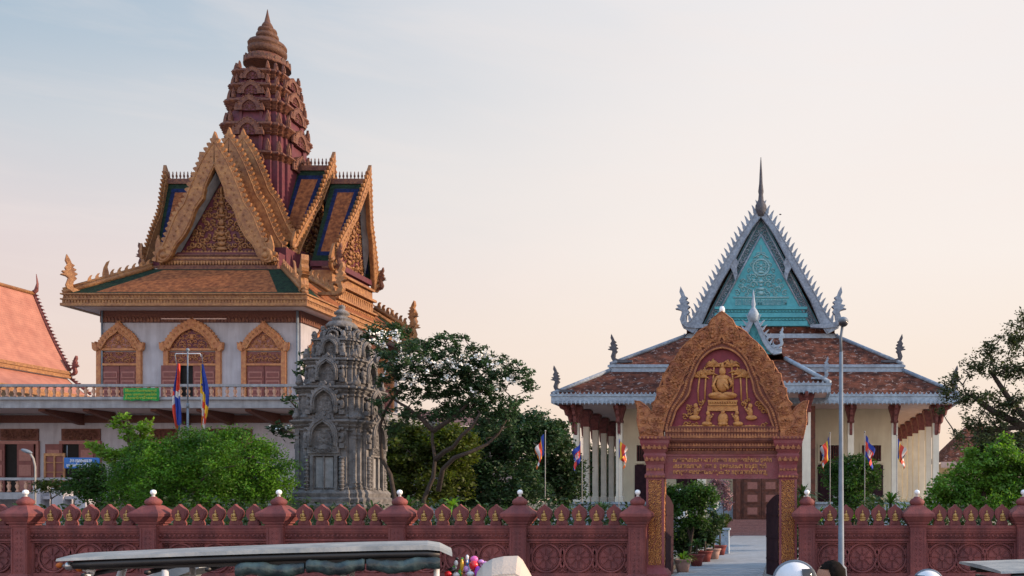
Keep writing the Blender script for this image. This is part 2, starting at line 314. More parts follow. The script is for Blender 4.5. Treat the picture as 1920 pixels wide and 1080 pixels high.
# ------------------------------------------------------------------ ornament helpers
def curl(mb, F, x, z, r, flip=1, ang=0.0, m=0, d=0.0, n=10, turns=1.3, fat=.2):
    pts = []; rad = []
    for k in range(n):
        t = k/(n-1); a = ang + flip*t*turns*2*math.pi; q = r*(1-.85*t)
        pts.append(F(x + q*math.cos(a), z + q*math.sin(a), d)); rad.append(r*fat*(1-.45*t))
    mb.tube(pts, rad, 4, m)
def inpoly(poly, x, z):
    c = False; n = len(poly)
    for i in range(n):
        x1, z1 = poly[i]; x2, z2 = poly[(i+1) % n]
        if (z1 > z) != (z2 > z) and x < (x2-x1)*(z-z1)/(z2-z1)+x1: c = not c
    return c
def scrolls(mb, F, poly, r, m=0, seed=1, sym=True, d=0.0, fat=.2, dens=1.0, cx=0.0):
    """mirror-symmetric carved foliage: spirals packed inside a polygon on a face"""
    g = random.Random(seed); xs = [p[0] for p in poly]; zs = [p[1] for p in poly]; pl = []
    x0 = cx if sym else min(xs); tries = int(260*dens*max(1, (max(xs)-min(xs))*(max(zs)-min(zs))/(r*r*40)))
    for _ in range(tries):
        x = g.uniform(x0, max(xs)); z = g.uniform(min(zs), max(zs)); q = r*g.uniform(.6, 1.15)
        if not all(inpoly(poly, x+q*.8*a, z+q*.8*b) for a, b in ((1,0),(-1,0),(0,1),(0,-1))): continue
        if sym and x-cx < q*.7: continue
        if any((x-a)**2+(z-b)**2 < (.82*(q+c))**2 for a, b, c in pl): continue
        pl.append((x, z, q))
        fl = g.choice((1, -1)); an = g.uniform(0, 6.28)
        curl(mb, F, x, z, q, fl, an, m, d, fat=fat)
        if sym: curl(mb, F, 2*cx-x, z, q, -fl, math.pi-an, m, d, fat=fat)
HOOK = [(0,0),(.8,0),(.86,.35),(.66,.66),(.95,1.02),(.5,.90),(.16,.62),(.0,.3)]
HOOKU = [(0,0),(.75,0),(.62,.3),(.18,.62),(-.38,1.22),(-.32,.75),(-.12,.35)]
FLAME = [(-.5,0),(.5,0),(.56,.3),(.36,.62),(0,1.0),(-.36,.62),(-.56,.3)]
NAGA=[(-.5,0),(-.1,-.02),(.15,.0),(.3,.1),(.34,.22),(.30,.34),(.27,.42),(.33,.47),(.46,.50),(.36,.54),(.43,.60),(.32,.62),(.36,.72),(.30,.82),(.35,.94),(.32,1.10),(.24,.95),(.20,.84),(.13,.80),(.19,.74),(.09,.68),(.16,.62),(.06,.56),(.14,.50),(.08,.42),(.15,.34),(.19,.24),(.15,.14),(.05,.10),(-.15,.09),(-.5,.08)]
def shape(mb, F, poly, th, m=0, sx=1, sz=1):
    mb.prism([(x*sx, z*sz) for x, z in poly], F, -th/2, th/2, m)
def arch(w, h, sh=.0, n=7, p=1.0):
    """pointed ogee arch outline, base centred at 0: half width w, height h, straight sides to sh"""
    r = []
    for k in range(n+1):
        t = k/n; a = t*math.pi/2
        x = w*math.cos(a)**(.9) ; z = sh + (h-sh)*(.82*math.sin(a)**p + .18*t**4)
        r.append((x, z))
    pts = [(w, 0)] + (r if sh > 0 else r[1:])
    return pts + [(-x, z) for x, z in pts[::-1] if x > 1e-6]
def offset(poly, k, dz=0): return [(x*k, z*k+dz) for x, z in poly]
def ring(mb, F, outer, inner, d0, d1, m):
    """frame between two outlines with the same number of points (open at the base)"""
    n = len(outer)
    vs_ = [F(x, z, d1) for x, z in outer] + [F(x, z, d1) for x, z in inner] + [F(x, z, d0) for x, z in outer] + [F(x, z, d0) for x, z in inner]
    fs = []
    for i in range(n-1):
        fs += [(i, i+1, n+i+1, n+i), (2*n+i, 2*n+i+1, i+1, i), (n+i, n+i+1, 3*n+i+1, 3*n+i), (2*n+i+1, 2*n+i, 3*n+i, 3*n+i+1)]
    fs += [(0, n, 3*n, 2*n), (n-1, 3*n-1, 4*n-1, 2*n-1)]
    fs[-1] = (n-1, 3*n-1, 4*n-1, 2*n-1)
    mb.add(vs_, fs, m)
def resample(pts, n):
    pts = [Vector((p[0], p[1])) for p in pts]; L = [0]
    for a, b in zip(pts, pts[1:]): L.append(L[-1]+(b-a).length)
    out = []
    for k in range(n):
        t = L[-1]*k/(n-1); i = 0
        while i < len(L)-2 and L[i+1] < t: i += 1
        q = (t-L[i])/max(1e-9, L[i+1]-L[i]); p = pts[i].lerp(pts[i+1], q); out.append((p.x, p.y))
    return out
def smooth_curve(pts, it=2):
    for _ in range(it):
        o = [pts[0]]
        for a, b in zip(pts, pts[1:]): o += [(a[0]*.75+b[0]*.25, a[1]*.75+b[1]*.25), (a[0]*.25+b[0]*.75, a[1]*.25+b[1]*.75)]
        pts = o + [pts[-1]]
    return pts
def teeth(mb, F, curve, n, w, h, th, m, poly=HOOK, lean=0.0, side=1, skip=0):
    """flame hooks standing along a curve, pointing to its left side"""
    c = resample(curve, n+1)
    for k in range(skip, n):
        a, b = Vector(c[k]), Vector(c[k+1]); d = (b-a); ang = math.atan2(d.y, d.x)
        g = F.sub(a.x, a.y, 0, 1, 1, ang)
        if side > 0: shape(mb, g, [(x*w, (z*h)) for x, z in poly], th, m)
        else: shape(mb, g, [(x*w, -z*h) for x, z in poly], th, m)
def text_mesh(s, size, depth, F, m_, name, parent, width=None, align='CENTER', label=None, bold=.0):
    cu = bpy.data.curves.new(name, 'FONT'); cu.body = s; cu.size = size; cu.extrude = depth; cu.offset = size*bold; cu.align_x = align; cu.align_y = 'CENTER'
    to = bpy.data.objects.new(name, cu); COL.objects.link(to)
    dg = bpy.context.evaluated_depsgraph_get(); me = bpy.data.meshes.new_from_object(to.evaluated_get(dg))
    bpy.data.objects.remove(to); bpy.data.curves.remove(cu)
    xs = [v.co.x for v in me.vertices]
    k = 1.0
    if width and xs: k = width/(max(xs)-min(xs)); c0 = (max(xs)+min(xs))/2
    else: c0 = 0
    org = ORG[parent.name]
    for v in me.vertices:
        p = F((v.co.x-c0)*k, v.co.y, v.co.z) - org; v.co = p
    me.materials.clear(); me.materials.append(m_)
    return link(me, name, parent, label)
REL = (1,0.55); 
def redent(a=.66):
    q = [(1,a),(.92,a),(.92,.83),(.83,.83),(.83,.92),(a,.92),(a,1)]
    r = []
    for k in range(4):
        c, s_ = [(1,0),(0,1),(-1,0),(0,-1)][k]
        r += [(x*c - y*s_, x*s_ + y*c) for x, y in q]
    return r
SQ = [(1,1),(-1,1),(-1,-1),(1,-1)]
# ------------------------------------------------------------------ setting: ground, street, path
def sheet(name, x0, x1, y0, y1, z, m, kind='structure'):
    b = MB(); b.add([(x0,y0,z),(x1,y0,z),(x1,y1,z),(x0,y1,z)], [(0,1,2,3)]); return build(b, name, m, kind=kind)
sheet('ground', -1200, 1200, -60, 2500, -.16, M['soil'])
sheet('road', -150, 150, -4, 20.2, -.15, M['asphalt'])
b = MB(); b.box(-150, 150, 20.2, 20.45, -.2, -.01); build(b, 'kerb', M['kerb'], kind='structure')
b = MB(); b.box(-150, 150, 20.45, 24.6, -.2, 0.0); build(b, 'pavement', M['paving'], kind='structure')
b = MB()
for k in range(-12, 12): b.add([(k*6, 9.0, -.146), (k*6+3, 9.0, -.146), (k*6+3, 9.14, -.146), (k*6, 9.14, -.146)], [(0,1,2,3)])
build(b, 'road_markings', M['paint'], kind='structure')
b = MB(); b.box(-150, 150, 24.6, 130, -.2, -.02); build(b, 'courtyard', M['paving'], kind='structure')
b = MB(); b.box(-3.1, -.6, 24.7, 56.6, -.018, .0)
for k in range(0): pass
build(b, 'path', M['path'], kind='structure')
b = MB()
for k in range(40): b.box(-3.1, -.6, 25.2+k*.78, 25.23+k*.78, .0, .004)
build(b, 'path_joints', M['kerb'], kind='structure')
# planted bed behind the fence
b = MB(); b.box(-24, -3.4, 25.0, 29.5, -.02, .12); b.box(.6, 7.5, 25.0, 29.5, -.02, .12); build(b, 'planting_bed', M['soil'], kind='structure')
# ------------------------------------------------------------------ fence
FY = 23.5
def build_pillar(cx, wall, label=None):
    h = .21
    b = MB(); prof = [(h*1.25, 0), (h*1.25, .18), (h, .22), (h, 1.42), (h*1.1, 1.46), (h*1.1, 1.50), (h*1.3, 1.53), (h*1.3, 1.56), (h*1.48, 1.60), (h*1.78, 1.69), (h*1.9, 1.71), (h*1.9, 1.78), (h*1.8, 1.81), (h*1.25, 1.90), (h*.85, 1.98), (h*.7, 2.0)]
    b.loft(SQ, prof, cx, FY+.05)
    # carved strip on the shaft
    F = front(cx, FY+.05-h, 0)
    for k in range(8):
        z = .3+k*.14
        for s in (1, -1): curl(b, F, s*.075, z, .05, s, 1.57, 0, .0, n=7, turns=.9, fat=.22)
    for s in (1, -1): b.box(cx+s*.17-.015, cx+s*.17+.015, FY+.05-h-.015, FY+.05-h+.005, .25, 1.4)
    p = build(b, 'pillar', M['fence'], wall, label)
    b = MB(); b.lathe([(.15, 1.99), (.19, 2.04), (.2, 2.1), (.15, 2.16), (.10, 2.18), (.075, 2.22), (.0, 2.225)], cx, FY+.05, 14); build(b, 'urn', M['fence'], p)
    b = MB(); b.lathe([(.045, 2.22), (.03, 2.27), (.045, 2.275), (.066, 2.3), (.074, 2.335), (.062, 2.375), (.03, 2.398), (0, 2.402)], cx, FY+.05, 12); build(b, 'lamp_globe', M['globe'], p)
def wheel(b, cx, cz, r):
    F = front(cx, FY, cz)
    n = 28
    def circ(q, d, t, m=0):
        pts = [F(q*math.cos(2*math.pi*k/n), q*math.sin(2*math.pi*k/n), d) for k in range(n+1)]; b.tube(pts, t, 5, m)
    circ(r, -.03, .034); circ(r*.84, -.04, .014)
    b.prism([(r*.82*math.cos(2*math.pi*k/n), r*.82*math.sin(2*math.pi*k/n)) for k in range(n)], F, -.06, -.045)
    for k in range(8):
        a0 = k*math.pi/4+.10; a1 = (k+1)*math.pi/4-.10; am = (a0+a1)/2
        b.prism([(r*.22*math.cos(am), r*.22*math.sin(am))]+[(r*q*math.cos(a), r*q*math.sin(a)) for q, a in ((.5, a0+.06), (.70, a0), (.76, (a0+am)/2), (.78, am), (.76, (a1+am)/2), (.70, a1), (.5, a1-.06))], F, -.045, -.018)
    b.prism([(r*.16*math.cos(2*math.pi*k/12), r*.16*math.sin(2*math.pi*k/12)) for k in range(12)], F, -.045, -.005)
def bay(x0, x1, wall, nw=3):
    b = MB(); w = x1-x0; Y = FY
    b.box(x0, x1, Y+.055, Y+.16, 0, 1.16)           # core
    b.box(x0, x1, Y-.10, Y+.24, 1.40, 1.475); b.box(x0, x1, Y-.07, Y+.22, 1.32, 1.40); b.box(x0, x1, Y-.045, Y+.18, 1.27, 1.32)
    b.box(x0, x1, Y+.0, Y+.15, 1.16, 1.27); b.box(x0, x1, Y-.055, Y+.055, 1.075, 1.13); b.box(x0, x1, Y-.02, Y+.055, 1.02, 1.06)
    b.box(x0, x1, Y-.08, Y+.055, 0, .16); b.box(x0, x1, Y-.05, Y+.055, .165, .24)
    for x in (x0, x1-.07): b.box(x, x+.07, Y-.03, Y+.055, .245, 1.015)
    r = .37; cz = .63
    for k in range(nw):
        cx = x0+.07+(w-.14)*(k+.5)/nw; wheel(b, cx, cz, r)
        for sx in (1, -1):
            for sz in (1, -1):
                F = front(cx+sx*(w-.14)/nw/2*.82, Y, cz+sz*.30)
                curl(b, F, 0, 0, .075, sx*sz, 0 if sx > 0 else math.pi, 0, -.04, n=8, fat=.3)
                G = front(cx+sx*(w-.14)/nw/2*.93, Y, cz+sz*.10).sub(0, 0, 0, 1, 1, 0 if sz > 0 else math.pi); G = Frame(G.o+Vector((0,.04,0)), G.ax, G.az, G.n); shape(b, G, FLAME, .05, 0, .10, .17)
    for k in range(int(w/.12)): b.ball((x0+.06+k*.12, Y-.06, 1.215), (.035, .03, .03), 0, 6, 4)
    build(b, 'panel_section', M['fence'], wall)
merlon0 = None
LEAF = [(-.14,0),(.14,0),(.145,.06),(.11,.13),(.17,.22),(.197,.31),(.18,.39),(.12,.455),(.05,.50),(0,.555),(-.05,.50),(-.12,.455),(-.18,.39),(-.197,.31),(-.17,.22),(-.11,.13),(-.145,.06)]
def merlon(x, wall):
    global merlon0
    if merlon0 is None:
        b = MB(); b.M = None; F = Frame((0,0,0), (1,0,0), (0,0,1), (0,-1,0))
        b.prism(LEAF, F, -.07, .05); b.prism([(a*.82, c*.84+.035) for a, c in LEAF], F, .045, .062)
        me = bpy.data.meshes.new('merlon'); me.from_pydata(b.v, [], b.f); me.materials.append(M['fence'])
        g = MB()   # seated figure in gold
        g.M = Matrix.Translation((0,0,.045)) @ Matrix.Diagonal((.82,1,.84,1))
        g.ball(F(0, .37, .075), (.028, .02, .034), 0); g.ball(F(0, .41, .075), (.012, .012, .022), 0); g.ball(F(0, .27, .075), (.055, .025, .065), 0)
        g.ball(F(.0, .185, .08), (.105, .03, .028), 0); g.tube([F(.05,.31,.085), F(.075,.25,.09), F(0,.22,.1)], .016, 5); g.tube([F(-.05,.31,.085), F(-.075,.25,.09), F(-.02,.16,.1)], .016, 5)
        g.box(-.09, .09, -.09, -.06, .125, .155); g.box(-.07, .07, -.085, -.06, .095, .118)
        mg = bpy.data.meshes.new('figure'); mg.from_pydata(g.v, [], g.f); mg.materials.append(M['fence_gilt'])
        mg.polygons.foreach_set('use_smooth', g.sm)
        merlon0 = (me, mg)
    o = bpy.data.objects.new('merlon', merlon0[0]); COL.objects.link(o); o.parent = wall; o.location = Vector((x, FY+.07, 1.472)) - ORG[wall.name]
    f = bpy.data.objects.new('gilt_figure', merlon0[1]); COL.objects.link(f); f.parent = o
def fence(name, label, us, group=None):
    X = [PX(u, FY) for u in us]
    t = thing(name, label, 'boundary wall', (X[0], FY, 0))
    for x in X: build_pillar(x, t)
    for a, c in zip(X, X[1:]):
        bay(a+.20, c-.20, t)
        for k in range(5): merlon(a + (c-a)*(.208 + k*.148), t)
    return t
fence('boundary_wall', 'long oxblood cement wall with leaf-shaped crest tiles, left of the carved gate', [-185, 45, 285, 521, 748, 974, 1195])
fence('boundary_wall', 'shorter oxblood cement wall with wheel panels, right of the carved gate and street lamp', [1513, 1720, 1920, 2120])
# ------------------------------------------------------------------ gate
GY = 24.0
gx = PX(1354, GY); gk = GY/FPX
gate = thing('gateway', 'carved terracotta and gold gateway with a peaked pediment showing a seated Buddha above an inscription', 'gateway', (gx, GY, 0))
def gz(v): return PZ(v, GY)
GF = front(gx, GY, 0)
def gp(u, v): return ((u-1354)*gk, gz(v))
for s in (1, -1):
    b = MB(); cx = gx + s*123.5*gk; h = 16.5*gk
    b.loft(SQ, [(h*1.5, 0), (h*1.5, .2), (h*1.2, .3), (h, .36), (h, gz(898)), (h*1.15, gz(896)), (h*1.15, gz(890)), (h, gz(888)), (h, gz(872)), (h*1.1, gz(868)), (h*1.3, gz(855)), (h*1.15, gz(850)), (h*1.3, gz(846)), (h*1.62, gz(832)), (h*1.62, gz(827)), (h*1.75, gz(824)), (h*1.75, gz(820.5))], cx, GY)
    p = build(b, 'gate_pillar', M['gate_red'], gate)
    F = front(cx, GY-h, 0); g = MB(); g.prism([(-h*.74, .43), (h*.74, .43), (h*.74, gz(900)), (-h*.74, gz(900))], F, -.01, .004, 1)
    scrolls(g, F, [(-h*.72, .45), (h*.72, .45), (h*.72, gz(902)), (-h*.72, gz(902))], .05, 0, 5+s, True, .0, .27, 2.0)
    build(g, 'carved_panel', [M['gate_gold'], M['gate_panel']], p); g = MB()
    F2 = Frame((cx-s*h, GY, 0), (0, 1, 0), (0, 0, 1), (-s, 0, 0)); g.prism([(-h*.74, .43), (h*.74, .43), (h*.74, gz(900)), (-h*.74, gz(900))], F2, -.01, .004, 1); scrolls(g, F2, [(-h*.72, .45), (h*.72, .45), (h*.72, gz(902)), (-h*.72, gz(902))], .06, 0, 9+s, True, .0, .27, 1.0)
    build(g, 'carved_panel', [M['gate_gold'], M['gate_panel']], p)
    for (v, sc, n, r) in ((893, 1.16, 6, .035), (880, 1.02, 5, .04), (861, 1.22, 4, .06), (839, 1.48, 5, .06), (822, 1.76, 8, .03)):
        F = front(cx, GY-h*sc, gz(v)); g = MB()
        for k in range(n):
            x = (k-(n-1)/2)*2*h*sc/n; shape(g, F.sub(x, -r, .005), FLAME, .03, 0, r*1.5, r*2); 
        for k in range(n-1): g.ball(F((k-(n-2)/2)*2*h*sc/n, -r*.2, .01), r*.4, 0, 6, 4)
        build(g, 'capital_carving', M['terra'], p)
# lintel / sign
b = MB(); x0, x1 = 1248, 1460
b.box(gx-106*gk, gx+106*gk, GY-.10, GY+.12, gz(898), gz(852)); sign = build(b, 'inscription_panel', M['gate_red'], gate)
b = MB(); F = front(gx, GY-.10, 0)
for (a0, a1, v0, v1) in ((1248, 1460, 898, 894), (1248, 1460, 856, 852), (1248, 1251, 894, 856), (1457, 1460, 894, 856)):
    b.box(gx+(a0-1354)*gk, gx+(a1-1354)*gk, GY-.125, GY-.10, gz(v0), gz(v1))
build(b, 'panel_border', M['gate_red'], sign)
lines = ["សមេដចរពះសងឃរាជ រពះមហា គណៈមហានិកាយ ពុទធិក", "រពះរាជាណាចរក  វតត ឧ  ពុទធសាសនា ២៤៨៦ ឆនាំ", "ធនានុបបទានដោយសបបុរសជន កនុងរាជធានីភនំពេញ"]
for i, (ln, v, u0, u1) in enumerate(zip(lines, (863, 874.5, 885.5), (1263, 1263, 1263), (1447, 1437, 1439))):
    text_mesh(ln, .15, .006, front(gx+((u0+u1)/2-1354)*gk, GY-.11, gz(v)), M['gate_gold'], 'inscription', sign, (u1-u0)*gk, bold=.028)
# cornice
b = MB(); 
for (v0, v1, hw, dp) in ((852, 846, 104, .14), (846, 841, 104, .10), (841, 838, 104, .15), (838, 830, 104, .12), (830, 827, 107, .16), (827, 823, 112, .2), (823, 800, 106, .15)):
    b.box(gx-hw*gk, gx+hw*gk, GY-dp, GY+.12+dp*.3, gz(v0)+.001, gz(v1))
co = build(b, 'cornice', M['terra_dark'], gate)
for row in range(4):
    b = MB()
    for k in range(38):
        x = (k-18.5)*5.5*gk
        if row == 0: shape(b, front(gx+x, GY-.155, gz(822)), FLAME, .04, 0, 4.6*gk, 9*gk)
        if row == 1: shape(b, front(gx+x, GY-.155, gz(811)), FLAME, .03, 0, 4.6*gk, 8*gk)
        if row == 2: shape(b, front(gx+x, GY-.125, gz(837.5)), FLAME, .03, 0, 4.4*gk, 6*gk)
        if row == 3: b.ball((gx+x, GY-.105, gz(843.5)), .03, 0, 6, 4)
    build(b, 'lotus_moulding', M['terra'], co)
# tympanum
inner_r = smooth_curve([gp(1354, 655), gp(1372, 658), gp(1390, 672), gp(1400, 688), gp(1404, 704), gp(1410, 716), gp(1413, 740), gp(1424, 754), gp(1438, 768), gp(1443, 785), gp(1450, 803)], 2)
outer_r = smooth_curve([gp(1354, 592), gp(1366, 606), gp(1395, 618), gp(1408, 634), gp(1430, 652), gp(1444, 676), gp(1460, 696), gp(1470, 720), gp(1478, 748), gp(1486, 775), gp(1492, 800), gp(1490, 822)], 2)
n = 40; ir = resample(inner_r, n); orr = resample(outer_r, n)
tymp = ir[::-1] + [(-x, z) for x, z in ir[1:]]
b = MB(); b.prism([(x, z) for x, z in tymp], GF, -.05, .02); ty = build(b, 'tympanum', M['gate_dark'], gate)
b = MB(); inn = ir[::-1] + [(-x, z) for x, z in ir[1:]]; ou = orr[::-1] + [(-x, z) for x, z in orr[1:]]
ring(b, GF, ou, inn, -.12, .12, 0)
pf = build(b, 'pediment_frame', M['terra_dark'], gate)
b = MB()
# beaded inner band
mid = [(a[0]*.80+c[0]*.20, a[1]*.80+c[1]*.20) for a, c in zip(ir, orr)]
for s in (1, -1):
    for x, z in resample(mid, 46): b.ball(GF(s*x, z, .125), .042, 0, 6, 4)
    for q, rr in ((.03, .03), (.36, .03), (.97, .025)):
        c = [(a[0]*(1-q)+c_[0]*q, a[1]*(1-q)+c_[1]*q) for a, c_ in zip(ir, orr)]
        b.tube([GF(s*x, z, .125) for x, z in c], rr, 5)
build(b, 'bead_band', M['terra'], pf)
b = MB(); g = MB()
# flame leaves around the outside
fl = resample(orr, 11); il = resample([(a[0]*.62+c[0]*.38, a[1]*.62+c[1]*.38) for a, c in zip(ir, orr)], 11)
for s in (1, -1):
    for k in range(10):
        if k == 0 and s < 0: continue
        a = Vector(il[k]); c = Vector(fl[k]); d = c-a
        if k == 0: d = Vector((0, d.length))
        ang = math.atan2(d.y, d.x) - math.pi/2
        if k: ang += .30
        G = Frame(GF(s*a.x, a.y, .10), GF.ax*(math.cos(ang)*s), GF.az*1.0, GF.n)
        G = Frame(GF(s*a.x, a.y, .10+.005*(k % 2)+.0023*(s > 0)), Vector((math.cos(ang)*s, 0, math.sin(ang))), Vector((-math.sin(ang)*s, 0, math.cos(ang))), GF.n)
        L = d.length*(1.10 if k else 1.16); W = .40 if k else .62
        lf = [(-.5*W,0),(.5*W,0),(.56*W,.3*L),(.52*W,.58*L),(.34*W,.84*L),(.02*W,L),(-.3*W,.86*L),(-.52*W,.6*L),(-.55*W,.3*L)] if k else [(-.5*W,0),(.5*W,0),(.62*W,.35*L),(.45*W,.66*L),(.12*W,.92*L),(0,L),(-.12*W,.92*L),(-.45*W,.66*L),(-.62*W,.35*L)]
        b.prism(lf, G, -.12, .035)
        b.tube([G(x, z, .04) for x, z in lf+[lf[0]]], .018, 4)
        for (x, z, r) in ((0, .22*L, .11), (.02, .45*L, .09), (.04*1, .64*L, .065)):
            curl(b, G, x, z, r, 1, 2.0+k, 0, .045, n=9, fat=.26); b.ball(G(x, z, .05), r*.4, 0, 6, 4)
        for sx in (-1, 1):
            for z in (.12, .3, .5): curl(b, G, sx*W*.34, z*L, .045, sx, 0, 0, .045, n=7, fat=.3)
build(b, 'flame_leaves', M['terra'], pf)
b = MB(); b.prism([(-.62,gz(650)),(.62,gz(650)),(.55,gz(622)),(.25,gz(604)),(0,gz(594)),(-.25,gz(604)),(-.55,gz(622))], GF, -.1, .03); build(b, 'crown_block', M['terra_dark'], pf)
b = MB()   # naga wings at the feet
pf_wing = []
wing = [(1462,823),(1505,823),(1512,790),(1511,770),(1516,752),(1506,754),(1492,764),(1484,776),(1478,790),(1465,800)]
for s in (1, -1):
    b = MB()
    pl = [(s*(u-1354)*gk, gz(v)) for u, v in wing]
    if s < 0: pl = pl[::-1]
    b.prism(pl, GF, -.1, .15)
    for (u, v, r) in ((1490, 808, .13), (1500, 790, .09), (1503, 775, .07), (1506, 764, .05), (1478, 812, .09), (1502, 812, .07)): curl(b, GF, s*(u-1354)*gk, gz(v), r, s, 1.0, 0, .16, fat=.25)
    b.tube([GF(s*(u-1354)*gk, gz(v), .15) for u, v in wing[1:8]], .022, 4)
    build(b, 'naga_wing', M['terra'], pf)
b = MB(); b.lathe([(.05, gz(594)), (.03, gz(588)), (.07, gz(584)), (.075, gz(580)), (.05, gz(575)), (0, gz(574))], gx, GY, 10); build(b, 'finial_globe', M['globe'], gate)
# reliefs in the tympanum
b = MB(); F = front(gx, GY-.03, 0)
def T(u, v, d=0): x, z = gp(u, v); return F(x, z, d)
def E(u, v, a, c, d=.02, dep=.04, ang=0): b.ball(T(u, v, d), (a*gk, dep, c*gk), 0, 10, 7, Matrix.Rotation(-ang, 3, 'Y'))
E(1355, 697, 6.5, 8, .05, .05); E(1355, 687, 3, 7, .05, .03); E(1355, 721, 12.5, 15, .04, .06); E(1355, 709, 14, 6, .04, .05)
b.tube([T(1342,710,.05), T(1338,724,.06), T(1346,738,.1)], 3.5*gk, 6); b.tube([T(1368,710,.05), T(1373,722,.06), T(1366,729,.09), T(1358,720,.11)], 3.3*gk, 6)
E(1355, 744, 27, 6.5, .07, .09); E(1342, 741, 14, 5, .1, .07, .12); E(1369, 741, 14, 5, .1, .07, -.12)
def gb(u0, u1, v0, v1, d): b.box(gx+(u0-1354)*gk, gx+(u1-1354)*gk, GY-.03-d, GY-.01, gz(v1), gz(v0))
gb(1328, 1383, 751, 754.5, .10); gb(1331, 1380, 755, 758, .07); gb(1329, 1382, 758.5, 761, .10); gb(1327, 1384, 761.5, 771, .06)
for k in range(12): E(1330+k*4.6, 756.5, 1.6, 2.4, .08, .03)
def monk(u, v, s, k=1.0, back=False):
    E(u, v-14*k, 3.8*k, 4.6*k, .05, .035)
    if back: E(u, v-1*k, 10*k, 12*k, .04, .05); E(u, v+8*k, 10*k, 4*k, .04, .05); return
    E(u+s*1, v-4*k, 5*k, 9*k, .04, .04, -s*.18); E(u-s*2, v+6*k, 10*k, 4.5*k, .05, .045)
    b.tube([T(u+s*2, v-8*k, .07), T(u+s*5*k, v-4*k, .08), T(u+s*8*k, v-9*k, .08)], 1.8*k*gk, 5); b.ball(T(u+s*9*k, v-11*k, .08), 1.8*k*gk, 0)
monk(1305, 777, 1, 1.1); monk(1328, 789, 1); monk(1356, 787, 1, 1.0, True); monk(1382, 789, -1); monk(1407, 777, -1, 1.1)
g_ = random.Random(4)
for (u, v0, v1) in ((1310, 754, 708), (1322, 752, 703), (1337, 742, 688), (1374, 742, 688), (1390, 752, 703), (1402, 754, 708)):
    b.tube([T(u, v0, .01), T(u+g_.uniform(-2, 2), (v0+v1)/2, .01), T(u+(2 if u < 1354 else -2), v1, .01)], 1.7*gk, 5)
    for k in range(10):
        a = .0+k*.35+g_.uniform(-.1, .1); Lf = g_.uniform(14, 25); uu = u+(2 if u < 1354 else -2)
        pts = [T(uu, v1, .015), T(uu+math.cos(a)*Lf*.55, v1-math.sin(a)*Lf*.5-2, .03), T(uu+math.cos(a)*Lf, v1-math.sin(a)*Lf*.45+2, .02)]
        b.tube(pts, [1.5*gk, 2.7*gk, .8*gk], 4)
for (u, v) in ((1290, 765), (1284, 782), (1294, 772), (1425, 765), (1432, 772), (1420, 758), (1287, 795), (1430, 798), (1398, 753), (1394, 758), (1314, 756), (1300, 798)):
    x_, z_ = gp(u, v); curl(b, F, x_, z_, .085, 1 if u > 1354 else -1, u, 0, .02, n=9, fat=.28); curl(b, F, x_+.08, z_+.04, .05, 1, v, 0, .02, n=7, fat=.3)
for k in range(24): E(1275+k*6.9, 801+g_.uniform(-1, 1), 5, 3.5, .02, .05)
build(b, 'buddha_relief', M['gate_gold'], ty)
# iron leaves, swung inwards
for s in (1, -1):
    b = MB(); hx = gx + s*106.5*gk; a = R(76 if s > 0 else 89)
    dx, dy = -s*math.cos(a), math.sin(a); F = Frame((hx, GY-.02, 0), (dx, dy, 0), (0, 0, 1), (0, 0, 0)); F.n = F.ax.cross(F.az)
    w_ = 1.42; top = [(0, .08), (w_, .08), (w_, 2.0)] + [(w_-w_*k/8, 2.0+.28*math.sin(math.pi/2*k/8)) for k in range(1, 9)]
    b.prism(top, F, -.02, .02); 
    for z in (.5, 1.1, 1.72): b.prism([(0.02, z), (w_-.02, z), (w_-.02, z+.04), (.02, z+.04)], F, -.035, .035, 1)
    build(b, 'gate_leaf', [M['gateleaf'], M['gateleaf']], gate)
# ------------------------------------------------------------------ prayer hall (right)
HY = 58.5
hall = thing('prayer_hall', 'cream prayer hall with turquoise gable, tiered red tile roofs and rows of pale columns', 'temple hall', (-2.0, 60, 0))
def hook_row(b, a, c, n, w, h, th, m=0, poly=HOOK, up=(0,0,1)):
    a, c = Vector(a), Vector(c); ax = (c-a); L = ax.length; ax.normalize(); az = Vector(up) - ax*ax.dot(Vector(up)); az.normalize()
    F = Frame(a, ax, az, ax.cross(az))
    for k in range(n): shape(b, F.sub(L*(k+.1)/n, 0), [(x*w, z*h) for x, z in poly], th, m)
HCX = -1.84                                            # centre line of the hall
L0, R0 = -14.97, 11.29                                  # lowest eave
BK = 96.0
e0 = (L0, R0, HY, BK, 8.95); e1 = (-11.79, 8.06, HY+3.2, BK-3.2, 10.95)
e1b = (-11.79, 8.06, HY+3.2, BK-3.2, 11.36); e2 = (-7.25, 3.8, HY+7.6, BK-7.6, 14.05)
def hip(bld, lo, hi, m, cap, nm, noback=True):
    b = MB()
    A = [(lo[0], lo[2], lo[4]), (lo[1], lo[2], lo[4]), (lo[1], lo[3], lo[4]), (lo[0], lo[3], lo[4])]
    B = [(hi[0], hi[2], hi[4]), (hi[1], hi[2], hi[4]), (hi[1], hi[3], hi[4]), (hi[0], hi[3], hi[4])]
    for i in range(4): j = (i+1) % 4; b.add([A[i], A[j], B[j], B[i]], [(0, 1, 2, 3)])
    r = build(b, nm, m, bld)
    for i in range(4):
        b = MB(); a, c = Vector(A[i]), Vector(B[i]); b.tube([a+Vector((0,0,.1)), c+Vector((0,0,.1))], .14, 6); build(b, 'hip_ridge', cap, r)
    return r
